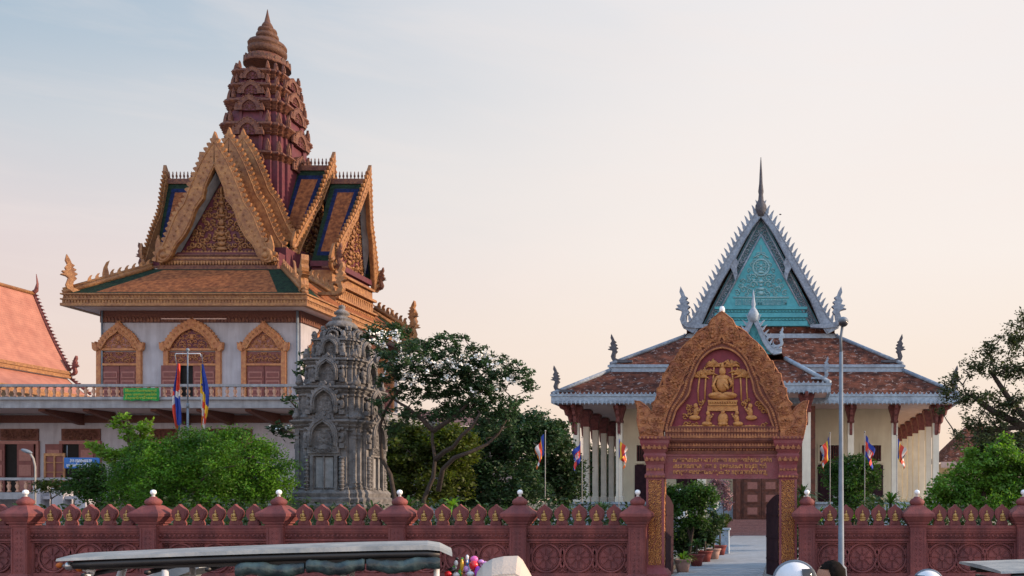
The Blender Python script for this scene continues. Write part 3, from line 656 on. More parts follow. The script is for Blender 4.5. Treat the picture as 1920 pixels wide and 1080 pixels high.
def eave(bld, lo, h, m, soff, dep, nm='fascia', d=.12, fr=True):
    b = MB(); x0, x1, y0, y1, z = lo
    b.box(x0-.05, x1+.05, y0-.05, y0+d, z-h, z+.03); b.box(x0-.05, x0+d, y0+d, y1, z-h, z+.03); b.box(x1-d, x1+.05, y0+d, y1, z-h, z+.03)
    b.box(x0-.10, x1+.10, y0-.10, y0-.05, z-.08, z+.06)
    if fr:
        n = int((x1-x0)/.28)
        for k in range(n):
            F = front(x0+.14+k*(x1-x0)/n, y0-.07, z-h); b.prism([(-.11, .16), (0, -.12), (.11, .16)], F, 0, .03)
            F = front(x0+.14+k*(x1-x0)/n, y0-.09, z+.06); b.prism([(-.09, 0), (.09, 0), (0, .14)], F, 0, .03)
        n = int((y1-y0)/.5)
    f = build(b, nm, m, bld)
    b = MB(); b.add([(x0+d, y0+d, z-h+.05), (x1-d, y0+d, z-h+.05), (x1-d, y1, z-h+.05), (x0+d, y1, z-h+.05)], [(0, 1, 2, 3)]); build(b, 'soffit', soff, bld)
    return f
hip(hall, e0, e1, M['tile_red'], M['greyblue'], 'lower_roof'); hip(hall, e1b, e2, M['tile_red'], M['greyblue'], 'middle_roof')
eave(hall, e0, .52, M['ltblue'], M['soffit'], 3)
b = MB(); x0, x1, y0, y1, z = e1b
b.box(x0-.1, x1+.1, y0-.1, y0+.3, 10.9, 11.4); b.box(x0-.1, x0+.3, y0+.3, y1, 10.9, 11.4); b.box(x1-.3, x1+.1, y0+.3, y1, 10.9, 11.4)
b.box(x0-.18, x1+.18, y0-.18, y0-.1, 11.2, 11.36); build(b, 'fascia', M['ltblue'], hall)
def naga(nm, F, h, m, parent, th=.16, label=None):
    b = MB(); shape(b, F, [(x*h, z*h) for x, z in NAGA], th*h)
    b.tube([F(.05*h, .05*h, 0), F(.22*h, .1*h, 0), F(.25*h, .22*h, 0), F(.22*h, .36*h, 0), F(.2*h, .48*h, 0), F(.25*h, .62*h, 0), F(.26*h, .78*h, 0)], [.07*h, .09*h, .10*h, .085*h, .09*h, .07*h, .04*h], 7)
    return build(b, nm, m, parent, label)
for (lo, hgt) in ((e0, 1.55), (e1b, 1.75)):
    naga('naga_finial', Frame((lo[0]+.55, lo[2]+.35, lo[4]+.25), (-1,0,0), (0,0,1), (0,-1,0)), hgt, M['dkgrey'], hall)
    naga('naga_finial', Frame((lo[1]-.55, lo[2]+.35, lo[4]+.25), (1,0,0), (0,0,1), (0,-1,0)), hgt, M['dkgrey'], hall)
# white ledge under the gable, roof behind it
GXc = HCX; GYf = 66.1
def hv(u, v, Y=GYf): return (PX(u, Y)-PX(1427, Y), PZ(v, Y))
b = MB(); b.box(-7.3, 3.95, GYf-.1, GYf+.4, PZ(635, GYf), PZ(626, GYf)); b.box(-7.1, 3.7, GYf+.0, GYf+1, PZ(626, GYf), PZ(613, GYf), 1); build(b, 'gable_ledge', [M['ltblue'], M['tile_red']], hall)
gcx = PX(1427, GYf)
apz = PZ(402, GYf)
b = MB(); hb = 5.5
for s in (-1, 1):
    b.add([(gcx, GYf-.3, apz), (gcx, BK-8, apz), (gcx+s*hb, BK-8, 14.1), (gcx+s*hb, GYf-.3, 14.1)], [(0, 1, 2, 3) if s > 0 else (3, 2, 1, 0)])
build(b, 'upper_roof', M['tile_red'], hall)
HG = front(gcx, GYf, 0)
gab = build((lambda b: (b.prism([hv(1316, 613), hv(1538, 613), hv(1427, 400)], HG, -.2, .02, 1), b.prism([hv(1335, 611), hv(1519, 611), hv(1427, 440)], HG, .02, .05), b)[2])(MB()), 'gable_panel', [M['teal'], M['tealdark']], hall)
b = MB()   # base bands and border frame
for (v0, v1, d) in ((612, 603, .12), (596, 588, .12), (581, 576, .1)):
    a, c = hv(1335, v0), hv(1519, v1); b.box(gcx+a[0]+.2, gcx+c[0]-.2, GYf-.2, GYf-.05, a[1]+.005, c[1])
for k in range(26):
    u = 1347+k*6.4
    for v in (600, 584.5): b.ball((gcx+hv(u, v)[0], GYf-.1, hv(u, v)[1]), (.12, .07, .07), 0, 6, 4)
build(b, 'base_moulding', M['teal'], gab)
b = MB()
for s in (1, -1):
    c0 = [(0, hv(1427, 440)[1]), (s*hv(1519, 609)[0], hv(1509, 609)[1])]
    b.tube([HG(x, z, .08) for x, z in c0], .07, 5)
    o0 = [(s*.05, hv(0, 412)[1]), (s*hv(1535, 606)[0], hv(0, 606)[1])]
    b.tube([HG(x*.95, z, .05) for x, z in o0], .07, 5)
    for k in range(22):
        t = (k+.5)/22; x = (c0[0][0]*(1-t)+c0[1][0]*t)*.5 + (o0[0][0]*(1-t)+o0[1][0]*t)*.5; z = (c0[0][1]*(1-t)+c0[1][1]*t)*.5+(o0[0][1]*(1-t)+o0[1][1]*t)*.5
        curl(b, HG, x, z, .20, s, k, 0, .06, n=8, fat=.25)
build(b, 'border_scrolls', M['greyblue'], gab)
b = MB()
tri = [hv(1378, 556), hv(1478, 556), hv(1447, 500), hv(1435, 505), hv(1428, 505), hv(1420, 505), hv(1407, 500)]
tri = [hv(1378, 556), hv(1477, 556), hv(1448, 492), hv(1441, 520), hv(1414, 520), hv(1406, 492)]
tri = [hv(1372, 556), hv(1482, 556), hv(1427, 462)]; scrolls(b, HG, tri, .27, 0, 3, True, .07, .26, 8)
nn = 24; cxz = hv(1427, 502); rr = 15*GYf/FPX
b.tube([HG(cxz[0]+rr*math.cos(a*6.2832/nn), cxz[1]+rr*math.sin(a*6.2832/nn), .08) for a in range(nn+1)], .07, 5)
for s in (1, -1): b.tube([HG(0, hv(0, 476)[1], .08), HG(s*.25, hv(0, 479)[1], .08), HG(s*.55, hv(0, 484)[1], .08)], .06, 5)
def e_(u, v, a, c, d=.08): b.ball(HG(*hv(u, v), d), (a*GYf/FPX, .08, c*GYf/FPX), 0, 8, 6)
e_(1427, 498, 2.2, 3); e_(1427, 505, 3.2, 4); e_(1427, 511, 6.5, 2.6); e_(1427, 466, 1.4, 7); e_(1427, 474, 3, 2); e_(1427, 528, 5, 3); e_(1427, 535, 3.2, 3); e_(1427, 542, 7, 3); e_(1427, 550, 5, 4)
b.tube([HG(*hv(1375, 558), .06), HG(*hv(1479, 558), .06)], .07, 5)
build(b, 'medallion_relief', M['teal_lt'], gab)
text_mesh("ឧបោសថាគារវតតឧណណាលោម", .7, .03, front(gcx, GYf-.08, hv(0, 567)[1]), M['teal_lt'], 'relief_lettering', gab, 96*GYf/FPX)
# bargeboards with hooks
def barge(parent, F, outer, inner, th, m, nh, hw, hh, nagah, nm='bargeboard', sides=(1, -1), nagam=None, hook=HOOK, leaf=None):
    for s in sides:
        G = Frame(F.o, F.ax*s, F.az, F.n*1)
        b = MB(); n = max(len(outer), len(inner), 12); o, i_ = resample(outer, n), resample(inner, n)
        vs_ = [G(x, z, th) for x, z in o]+[G(x, z, th) for x, z in i_]+[G(x, z, -th) for x, z in o]+[G(x, z, -th) for x, z in i_]; fs = []
        for k in range(n-1): fs += [(k, k+1, n+k+1, n+k), (2*n+k, 2*n+k+1, k+1, k), (n+k, n+k+1, 3*n+k+1, 3*n+k), (2*n+k+1, 2*n+k, 3*n+k, 3*n+k+1)]
        fs += [(0, n, 3*n, 2*n), (n-1, 2*n-1, 4*n-1, 3*n-1)]
        b.add(vs_, fs)
        mid_ = [(a[0]*.5+c[0]*.5, a[1]*.5+c[1]*.5) for a, c in zip(o, i_)]
        b.tube([G(x, z, th) for x, z in [(a[0]*.9+c[0]*.1, a[1]*.9+c[1]*.1) for a, c in zip(o, i_)]], th*.35, 4)
        b.tube([G(x, z, th) for x, z in [(a[0]*.12+c[0]*.88, a[1]*.12+c[1]*.88) for a, c in zip(o, i_)]], th*.35, 4)
        if leaf:
            q = resample(mid_, leaf)
            for k, (x, z) in enumerate(q[1:-1]): curl(b, G, x, z, hh*.38, 1, k*1.3, 0, th, n=7, fat=.3)
        if nh: teeth(b, G, outer, nh, hw, hh, th*1.4, 0, hook, skip=0)
        bb = build(b, nm, m, parent)
        if nagah:
            x, z = outer[-1]; x -= .26*nagah; naga('naga_finial', Frame(G(x, z), G.ax, G.az, G.n), nagah, nagam or m, parent)
ob = [(.05, hv(0, 390)[1])] + [hv(u, v) for u, v in ((1440, 406), (1462, 439), (1480, 468), (1500, 503), (1529, 554), (1547, 589), (1560, 606), (1572, 617))]
ib = [(.02, hv(0, 412)[1])] + [hv(u, v) for u, v in ((1445, 434), (1462, 464), (1477, 494), (1495, 523), (1524, 577), (1534, 606), (1550, 629))]
barge(hall, Frame((gcx, GYf-.45, 0), (1,0,0), (0,0,1), (0,-1,0)), ob, ib, .13, M['greyblue'], 23, .38, .44, 2.7, leaf=None, hook=HOOKU)
# inner hook on the bargeboard
b = MB()
for s in (1, -1):
    G = Frame((gcx, GYf-.45, 0), (s,0,0), (0,0,1), (0,-1,0)); x, z = hv(1476, 500)
    b.prism([(x-.1, z+.5), (x+.35, z-.1), (x+.1, z-.6), (x-.05, z-1.15), (x-.22, z-.7), (x-.15, z-.2), (x-.3, z+.1)], G, -.12, .12)
build(b, 'bracket_scroll', M['greyblue'], gab)
b = MB(); b.lathe([(.25, apz-.3), (.42, apz+.1), (.40, apz+.5), (.2, apz+.9), (.16, apz+1.3), (.20, apz+1.5), (.13, apz+2.1), (.10, apz+2.8), (.05, apz+3.6), (.02, PZ(299, GYf))], gcx, GYf-.45, 8); build(b, 'spire', M['dkgrey'], hall)
# walls and windows
WY = 62.6; wl, wr = PX(1166, WY), PX(1682, WY)
b = MB()
wz = [0, 1.95, 8.5]
b.box(wl, wr, WY, BK-4, 1.95, 8.5); wallp = build(b, 'wall', M['cream'], hall)
b = MB(); b.box(-14.2, 10.5, 59.4, BK-.5, -.1, 1.92); b.box(-14.35, 10.65, 59.25, BK-.4, 1.92, 2.06); build(b, 'plinth', M['ltblue'], hall)
def hwin(u):
    x = PX(u, WY); b = MB(); k = WY/FPX; zt, zb = PZ(835, WY), PZ(865, WY)
    b.box(x-18*k, x+18*k, WY-.06, WY, zb, zt); f = build(b, 'window', M['dark'], hall)
    b = MB()
    for q in range(9): b.tube([(x+(q-4)*4*k, WY-.1, zb), (x+(q-4)*4*k, WY-.1, zt)], .03, 4)
    build(b, 'bars', M['cap'], f)
    b = MB(); b.box(x-22*k, x+22*k, WY-.1, WY, zt, zt+.16); b.box(x-22*k, x+22*k, WY-.1, WY, zb-.16, zb); b.box(x-22*k, x-18*k, WY-.08, WY, zb, zt); b.box(x+18*k, x+22*k, WY-.08, WY, zb, zt); build(b, 'frame', M['cream'], f)
    b = MB(); z1 = PZ(872, WY)
    for s in (-1, 1):
        b.box(x+s*11*k-10.5*k, x+s*11*k+10.5*k, WY-.1, WY, 2.1, z1)
        for q in range(3): b.box(x+s*11*k-7*k, x+s*11*k+7*k, WY-.13, WY-.1, 2.3+q*.85, 2.95+q*.85)
    build(b, 'shutter', M['gateleaf'], hall)
for u in (1212, 1290, 1555, 1634): hwin(u)
# porch with the carved door
b = MB(); PY = 57.6; k = PY/FPX
px0, px1 = PX(1300, PY), PX(1540, PY)
b.box(PX(1372, PY), PX(1530, PY), PY+1.2, PY+1.6, .95, 8.3); build(b, 'porch_wall', M['wood'], hall)
b = MB(); b.box(px0+.6, px1-.4, PY-.2, PY+1.7, -.05, .93); build(b, 'porch_floor', M['step'], hall)
b = MB(); x0, x1 = PX(1393, PY), PX(1462, PY)
for q in range(2):
    xa = x0+(x1-x0)/2*q; xb = xa+(x1-x0)/2-.03
    b.box(xa, xb, PY+1.05, PY+1.2, .96, 4.4)
    for r_ in range(4): b.box(xa+.12, xb-.12, PY+.98, PY+1.05, 1.15+r_*.82, 1.8+r_*.82); b.box(xa+.25, xb-.25, PY+.94, PY+.98, 1.25+r_*.82, 1.7+r_*.82, 1)
d = build(b, 'door', [M['wood'], M['shutter_edge']], hall)
b = MB(); b.box(x0-.5, x0-.2, PY+.95, PY+1.2, .96, 4.9); b.box(x1+.2, x1+.5, PY+.95, PY+1.2, .96, 4.9); b.box(x0-.5, x1+.5, PY+.93, PY+1.2, 4.4, 4.9); build(b, 'door_frame', M['wood'], d)
b = MB()
for q in range(5): b.box(px0+1, PX(1500, PY), PY-2.0+q*.36, PY-.2, -.02 if q == 0 else q*.19-.0, (q+1)*.19-.004)
build(b, 'front_steps', M['step'], hall)
# porch roof
pe = PX(1556, 55.0); pw = PX(1271, 55.0); pc = (pe+pw)/2; ph = PZ(734, 55); PYe = 55.0
b = MB()
A = [(pw, PYe, ph+.45), (pe, PYe, ph+.45), (pe, 60.5, ph+.45), (pw, 60.5, ph+.45)]
rz = PZ(672, 57); B = [(pc-1.9, 57.6, rz), (pc+1.9, 57.6, rz), (pc+1.9, 61.5, rz), (pc-1.9, 61.5, rz)]
for i in (0, 1, 3): j = (i+1) % 4; b.add([A[i], A[j], B[j], B[i]], [(0, 1, 2, 3)])
pr = build(b, 'porch_roof', M['tile_red'], hall)
for i in (0, 1): b = MB(); b.tube([Vector(A[i])+Vector((0,0,.1)), Vector(B[i])+Vector((0,0,.1))], .15, 6); build(b, 'hip_ridge', M['ltblue'], pr)
eave(hall, (pw, pe, PYe, 58.4, ph+.45), .5, M['ltblue'], M['soffit'], 2)
for s in (1, -1): naga('naga_finial', Frame(((pe-.5) if s > 0 else (pw+.5), PYe+.3, ph+.8), (s,0,0), (0,0,1), (0,-1,0)), 1.25, M['greyblue'], hall)
# porch gable
q = 57.3; qx = PX(1413, q)
def qv(u, v): return ((u-1413)*q/FPX, PZ(v, q))
QF = front(qx, q, 0)
b = MB(); b.prism([(-1.5, PZ(664, q)), (1.5, PZ(664, q)), (0, PZ(603, q))], QF, -.1, .05); scrolls(b, QF, [(-1.2, PZ(660, q)), (1.2, PZ(660, q)), (0, PZ(615, q))], .17, 0, 8, True, .06, .25, 2); build(b, 'porch_gable', M['teal'], hall)
b = MB()
for s in (1, -1): b.add([(qx, q-.1, PZ(603, q)), (qx, q+6, PZ(603, q)), (qx+s*1.9, q+6, PZ(668, q)), (qx+s*1.9, q-.1, PZ(668, q))], [(0, 1, 2, 3) if s > 0 else (3, 2, 1, 0)])
build(b, 'porch_ridge_roof', M['tile_red'], hall)
barge(hall, Frame((qx, q-.3, 0), (1,0,0), (0,0,1), (0,-1,0)), [qv(1413, 592), qv(1424, 606), qv(1436, 634), qv(1448, 652), qv(1458, 656), qv(1466, 652)], [qv(1413, 606), qv(1420, 620), qv(1428, 640), qv(1440, 660), qv(1452, 668), qv(1466, 664)], .1, M['ltblue'], 9, .20, .32, 1.15, hook=HOOKU)
b = MB(); b.lathe([(.2, PZ(606, q)), (.34, PZ(597, q)), (.36, PZ(591, q)), (.22, PZ(583, q)), (.1, PZ(578, q)), (.14, PZ(573, q)), (.08, PZ(562, q)), (.02, PZ(545, q))], qx, q-.3, 10); build(b, 'porch_finial', M['ltblue'], hall)
# columns
def column(x, y, z0, z1, r=.20, parent=hall, brackets=((0, -1),)):
    b = MB(); b.loft(SQ, [(r*1.35, z0), (r*1.35, z0+.35), (r, z0+.4), (r, z1-1.15)], x, y); c = build(b, 'column', M['column'], parent)
    b = MB(); b.loft(SQ, [(r*1.05, z1-1.15), (r*1.2, z1-1.05), (r*1.0, z1-.9), (r*1.4, z1-.5), (r*1.9, z1-.15), (r*1.9, z1)], x, y); build(b, 'capital', M['cap'], c)
    for (bx, by) in brackets:
        b = MB(); F = Frame((x+bx*r, y+by*r, z1), (bx, by, 0), (0, 0, 1), (by, -bx, 0))
        b.prism([(0, 0), (1.15, 0), (1.0, -.25), (.72, -.35), (.62, -.65), (.42, -.75), (.34, -1.1), (.16, -1.25), (.12, -1.75), (0, -1.95)], F, -.09, .09)
        curl(b, F, .5, -.3, .2, 1, 0, 0, .09, fat=.3); curl(b, F, .22, -.85, .14, -1, 0, 0, .09, fat=.3)
        build(b, 'bracket', M['cap'], c)
    return c
CY = 60.0
for u in (1162, 1242, 1595, 1677): column(PX(u, CY), CY, 2.06, 8.42)
column(PX(1081, CY), CY, 2.06, 8.42, brackets=((0, -1), (-.7, -.7))); column(PX(1754, CY), CY, 2.06, 8.42, brackets=((0, -1), (.7, -.7)))
for u in (1316, 1512): column(PX(u, 56.0), 56.0, 0, ph-.03, .26)
for k in range(1, 11):
    column(PX(1754, CY), CY+k*3.05, 2.06, 8.42, brackets=((1, 0),))
    if k < 8: column(PX(1081, CY), CY+k*3.05, 2.06, 8.42, brackets=((-1, 0),))
# ------------------------------------------------------------------ pagoda building (left)
TX, TY = -33.1, 58.1
pag = thing('pagoda_hall', 'two-storey white temple hall with gilded gables, green and orange roofs and maroon spired tower', 'temple', (TX, 52, 0))
# lower storey and terrace
WYl = 49.6
b = MB(); b.box(-62, -24.6, WYl, 66, 0, 7.0); build(b, 'lower_wall', M['wall_white'], pag)
b = MB(); b.box(-62.2, -24.4, WYl-.08, WYl, PZ(793, WYl), PZ(779, WYl)); build(b, 'lower_frieze', M['maroon_frieze'], pag)
b = MB(); TB = 46.6
b.box(-62, -23.4, TB, 66, 6.90, 7.32); b.box(-62.1, -23.3, TB-.12, 66, 7.32, 7.42); terr = build(b, 'terrace_slab', M['slab_grey'], pag)
b = MB(); b.add([(-62, TB+.02, 6.89), (-62, WYl, 6.89), (-23.5, WYl, 6.89), (-23.5, TB+.02, 6.89)], [(0, 1, 2, 3)]); build(b, 'terrace_soffit', M['soffit'], terr)
for u in (-70, 98, 180, 305, 390, 480): 
    b = MB(); x = PX(u, TB+1); F = Frame((x, WYl, 6.88), (0, -1, 0), (0, 0, 1), (1, 0, 0)); b.prism([(0, 0), (2.7, 0), (2.7, -.12), (0, -.62)], F, -.16, .16); build(b, 'bracket_beam', M['maroon_frieze'], terr)
BAL = [(.05, 0), (.085, .03), (.085, .06), (.05, .09), (.045, .14), (.085, .24), (.09, .30), (.05, .40), (.045, .43), (.08, .46), (.08, .49)]
def baluster_mesh(nm, prof, sc, m):
    b = MB(); b.lathe([(r*sc, z*sc) for r, z in prof], n=8)
    me = bpy.data.meshes.new(nm); me.from_pydata(b.v, [], b.f); me.polygons.foreach_set('use_smooth', b.sm); me.materials.append(m); return me
balm = baluster_mesh('baluster', BAL, 1.05, M['baluster'])
def balustrade(parent, x0, x1, y, z0, h, step, mr_, bm=balm, every=0, ends=True):
    b = MB(); b.box(x0, x1, y-.12, y+.12, z0+h-.13, z0+h); b.box(x0, x1, y-.1, y+.1, z0, z0+.05); t = build(b, 'balustrade', mr_, parent)
    n = int((x1-x0)/step)
    for k in range(n):
        o = bpy.data.objects.new('baluster', bm); COL.objects.link(o); o.parent = t; o.location = Vector((x0+(k+.5)*(x1-x0)/n, y, z0+.05)) - ORG[t.name]
    return t
bt = balustrade(terr, -44.2, -24.0, TB+.05, 7.42, .70, .40, M['slab_grey'])
bt2 = MB(); 
# lower gallery balustrade
LB = 46.2
b = MB(); b.box(-62, PX(215, LB), LB-.2, WYl, PZ(936, LB), PZ(925, LB)); lowg = build(b, 'gallery_floor', M['slab_grey'], pag)
balm2 = baluster_mesh('baluster', BAL, 1.12, M['baluster'])
balustrade(lowg, -44.0, PX(215, LB), LB, PZ(925, LB), .80, .42, M['slab_grey'], balm2)
# lower openings
def panel_scroll(b, F, w, h, r=.1, seed=1, m=0): scrolls(b, F, [(-w/2, 0), (w/2, 0), (w/2, h), (-w/2, h)], r, m, seed, True, .03, .25, 2)
for (u0, u1) in ((5, 70), (120, 186), (285, 330), (390, 470)):
    k = WYl/FPX; x0, x1 = PX(u0, WYl), PX(u1, WYl); zb, zt = 2.55, PZ(833, WYl); cxw = (x0+x1)/2
    b = MB(); b.box(x0, x1, WYl-.05, WYl, zb, zt); wn = build(b, 'window', M['dark'], pag)
    b = MB(); b.box(x0-.15, x1+.15, WYl-.14, WYl, zt, zt+.18)
    b.box(x0-.15, x0, WYl-.12, WYl, zb, zt); b.box(x1, x1+.15, WYl-.12, WYl, zb, zt); build(b, 'frame', M['shutter_edge'], wn)
    b = MB(); b.box(x0-.1, x1+.1, WYl-.06, WYl-.001, PZ(826, WYl), PZ(804, WYl)); tp = build(b, 'transom_panel', M['maroon_frieze'], wn)
    b = MB(); panel_scroll(b, front(cxw, WYl-.06, PZ(825, WYl)), x1-x0, 20*k, .11, int(u0)); build(b, 'scrollwork', M['brown_gold'], tp)
    for s in (-1, 1):
        b = MB(); w_ = (x1-x0)/2*(.95)
        xs = x0 - w_*.95 if (s < 0) else x1-w_*1.05
        if u0 == 5 and s < 0: xs = x0-w_*.7
        b.box(xs, xs+w_, WYl-.2, WYl-.15, zb, zt)
        for q in range(3): b.box(xs+.12, xs+w_-.12, WYl-.225, WYl-.2, zb+.12+q*.82, zb+.72+q*.82, 1)
        build(b, 'shutter', [M['shutter'], M['shutter_edge']], wn)
b = MB(); x = PX(103, LB+1)   # wooden lattice door with gilt frame by the blue sign
b.box(x-.5, x+.5, LB+1, LB+1.06, 2.4, 4.5); 
for (a, c, z0, z1) in ((-.55, -.45, 2.4, 4.6), (.45, .55, 2.4, 4.6), (-.45, .45, 4.45, 4.6), (-.04, .04, 2.4, 4.45)): b.box(x+a, x+c, LB+.95, LB+1, z0, z1, 1)
for q in range(4): b.box(x-.45, x+.45, LB+.96, LB+.999, 2.6+q*.5, 2.64+q*.5, 1)
build(b, 'lattice_door', [M['shutter'], M['gold']], pag)
# upper storey
UX0, UX1, UY0, UY1 = -38.75, -27.45, 51.5, 64.4
b = MB(); b.box(UX0, UX1, UY0, UY1, 7.42, 13.1); build(b, 'upper_wall', M['wall_white'], pag)
b = MB(); z0, z1 = PZ(605, UY0), PZ(573, UY0)+.3
b.box(UX0-.06, UX1+.06, UY0-.06, UY0, z0, z1); b.box(UX1, UX1+.06, UY0, UY1, z0, z1); b.box(UX0-.06, UX0, UY0, UY1, z0, z1)
for (x0_, x1_, y0_, y1_) in ((UX0-.16, UX1+.16, UY0-.16, UY0-.061), (UX1+.061, UX1+.16, UY0-.06, UY1)): b.box(x0_, x1_, y0_, y1_, z1-.4, z1-.2)
fz = build(b, 'frieze', M['maroon_frieze'], pag)
for side in (0,):
    b = MB()
    for k in range(56): shape(b, front(UX0+.1+k*.2, UY0-.08, z0+.02).sub(0, 0, 0, 1, 1, 0), FLAME, .05, 0, .16, .3)
    build(b, 'lotus_petals', M['brown_gold'], fz); b = MB()
    for k in range(60): shape(b, right(UX1+.08, UY0+.1+k*.2, z0+.02), FLAME, .05, 0, .16, .3)
    build(b, 'lotus_petals', M['brown_gold'], fz)
def window(F, w, h, ph, wide=False, open_=False, seed=3):
    """F at sill centre; w half width"""
    b = MB(); b.prism([(-w, 0), (w, 0), (w, h), (-w, h)], F, -.02, .03); wn = build(b, 'window', M['dark'], pag)
    b = MB()
    for s in (-1, 1): b.prism([(s*w, 0), (s*(w+.26), 0), (s*(w+.26), h+.85), (s*w, h+.85)], F, -.01, .18)
    b.prism([(-w, h), (w, h), (w, h+.12), (-w, h+.12)], F, -.01, .15); b.prism([(-w-.28, h+.85), (w+.28, h+.85), (w+.28, h+.98), (-w-.28, h+.98)], F, -.01, .17)
    fr = build(b, 'frame', M['gilt_orange'], wn)
    b = MB(); b.prism([(-w, h+.12), (w, h+.12), (w, h+.78), (-w, h+.78)], F, -.01, .06, 1)
    g = Frame(F(0, h+.14, .07), F.ax, F.az, F.n); panel_scroll(b, g, 2*w, .62, .14, seed); build(b, 'transom_panel', [M['gilt_orange'], M['shutter']], wn)
    W = w+.42; base = h+.93; G = Frame(F(0, base, .1), F.ax, F.az, F.n)
    if wide: o = [(0, ph*1.02), (w*.2, ph*.93), (w*.55, ph*.80), (w*.86, ph*.55), (w*1.08, ph*.30), (w*1.2, ph*.1), (w+.3, 0)]
    else: o = [(0, ph*1.06), (w*.16, ph*.90), (w*.5, ph*.74), (w*.84, ph*.54), (w*1.04, ph*.33), (w*1.22, ph*.12), (w+.3, 0)]
    i_ = [(x*.72, z*.70) for x, z in o]
    o = resample(smooth_curve(o), 14); i_ = resample(smooth_curve(i_), 14)
    full = o[::-1]+[(-x, z) for x, z in o[1:]]; fin = i_[::-1]+[(-x, z) for x, z in i_[1:]]
    b = MB(); b.prism(fin, G, -.08, .02, 0); pd = build(b, 'pediment', M['maroon'] if wide else M['shutter_edge'], wn)
    b = MB(); ring(b, G, full, fin, -.09, .14, 0)
    for s in (1, -1):
        Gs = Frame(G.o, G.ax*s, G.az, G.n); teeth(b, Frame(Gs(0, 0, .02), Gs.ax, Gs.az, Gs.n), o, 12, .16, .10, .14, 0, FLAME, side=1)
        b.tube([Gs(x, z, .14) for x, z in i_], .05, 4)
        c_ = resample([(a[0]*.5+c[0]*.5, a[1]*.5+c[1]*.5) for a, c in zip(o, i_)], 8)
        for x, z in c_[1:]: curl(b, Gs, x, z, .10, 1, 1, 0, .14, n=7, fat=.3)
        b.prism([(s*(W-.12), -.12), (s*(W-.0), .0), (s*(W+.03), .38), (s*(W-.06), .30), (s*(W-.17), .42), (s*(W-.26), .1), (s*(W-.26), -.12)], G, -.05, .17)
    build(b, 'pediment_border', M['gilt_orange'], pd)
    b = MB(); scrolls(b, G, fin, .13, 0, seed, True, .03, .30, 6); curl(b, G, 0, .25*ph, .16, 1, 0, 0, .06); b.ball(G(0, .42*ph, .05), (.12, .08, .16), 0); build(b, 'pediment_scrolls', M['gilt_orange'], pd)
    for s in (-1, 1):
        b = MB()
        if open_ and s < 0: x0_, x1_ = -w*1.2-.05, -w*.45; d0, d1 = .20, .26
        elif open_ : x0_, x1_ = w*.02, w*.98; d0, d1 = .05, .10
        else: x0_, x1_ = (-w+.02, -.02) if s < 0 else (.02, w-.02); d0, d1 = .04, .09
        b.prism([(x0_, 0), (x1_, 0), (x1_, h-.01), (x0_, h-.01)], F, d0, d1)
        for q in range(int(h/.5)):
            z = .08+q*.5; b.prism([(x0_+.1, z), (x1_-.1, z), (x1_-.1, z+.38), (x0_+.1, z+.38)], F, d1, d1+.03, 1); b.prism([(x0_+.17, z+.08), (x1_-.17, z+.08), (x1_-.17, z+.3), (x0_+.17, z+.3)], F, d1+.03, d1+.05, 0)
        build(b, 'shutter', [M['shutter'], M['shutter_edge']], wn)
k = UY0/FPX
for (u, w_, ph, wide, op) in ((226, 1.0, 1.75, False, False), (363, 1.35, 2.0, True, True), (497, 1.0, 1.75, False, False)):
    window(front(PX(u, UY0), UY0, 7.5), w_, PZ(686, UY0)-7.5, ph*.83, wide, op, int(u))
for y in (53.7, 57.9, 62.2): window(right(UX1, y, 7.5), 1.0 if y != 57.9 else 1.3, PZ(686, UY0)-7.5, 1.5, y == 57.9, False, int(y))
b = MB(); b.tube([(UX1-.12, UY0-.12, 7.4), (UX1-.12, UY0-.12, 12.9)], .07, 6); b.tube([(UX0+.1, UY0-.12, 7.4), (UX0+.1, UY0-.12, 12.9)], .05, 6); build(b, 'downspout', M['metal_grey'], pag)
b = MB(); b.box(PX(305, UY0), PX(427, UY0), UY0-.14, UY0-.08, PZ(599.5, UY0), PZ(597.5, UY0)); build(b, 'light_batten', M['soffit'], pag)
# skirt roof
SX0, SX1, SY0, SY1 = -39.94, -26.32, 50.0, 65.6; EZ0, EZ1 = PZ(573, 50), PZ(549, 50)
b = MB(); d = .14
for (a, z0_, z1_) in ((0, EZ0, EZ0+.16), (.07, EZ0+.16, EZ0+.34), (.0, EZ0+.34, EZ0+.42), (.10, EZ0+.42, EZ1-.08), (.0, EZ1-.08, EZ1)):
    x0_, x1_, y0_, y1_ = SX0+a, SX1-a, SY0+a, SY1-a
    b.box(x0_, x1_, y0_, y0_+.3, z0_, z1_-.002); b.box(x0_, x0_+.3, y0_+.3, y1_, z0_, z1_-.002); b.box(x1_-.3, x1_, y0_+.3, y1_, z0_, z1_-.002); b.box(x0_, x1_, y1_-.3+.001, y1_, z0_, z1_-.004)
fa = build(b, 'eave_fascia', M['gold'], pag)
b = MB()
for kk in range(80): F = front(SX0+.1+kk*.17, SY0+.06, EZ0+.17); b.prism([(0, 0), (.09, 0), (.09, .15), (0, .15)], F, 0, .03)
for kk in range(90): F = right(SX1-.06, SY0+.1+kk*.17, EZ0+.17); b.prism([(0, 0), (.09, 0), (.09, .15), (0, .15)], F, 0, .03)
for kk in range(68): F = front(SX0+.1+kk*.2, SY0+.09, EZ0+.44); b.prism([(0, 0), (.14, 0), (.07, .16)], F, 0, .03)
build(b, 'dentils', M['gold'], fa)
b = MB(); b.add([(SX0+.2, SY0+.2, EZ0+.03), (SX1-.2, SY0+.2, EZ0+.03), (SX1-.2, SY1-.2, EZ0+.03), (SX0+.2, SY1-.2, EZ0+.03)], [(0, 1, 2, 3)]); build(b, 'soffit', M['soffit'], fa)
RX0, RX1, RY0, RY1, RZ = -36.9, -29.3, 53.0, 63.0, PZ(504, 53)
b = MB()
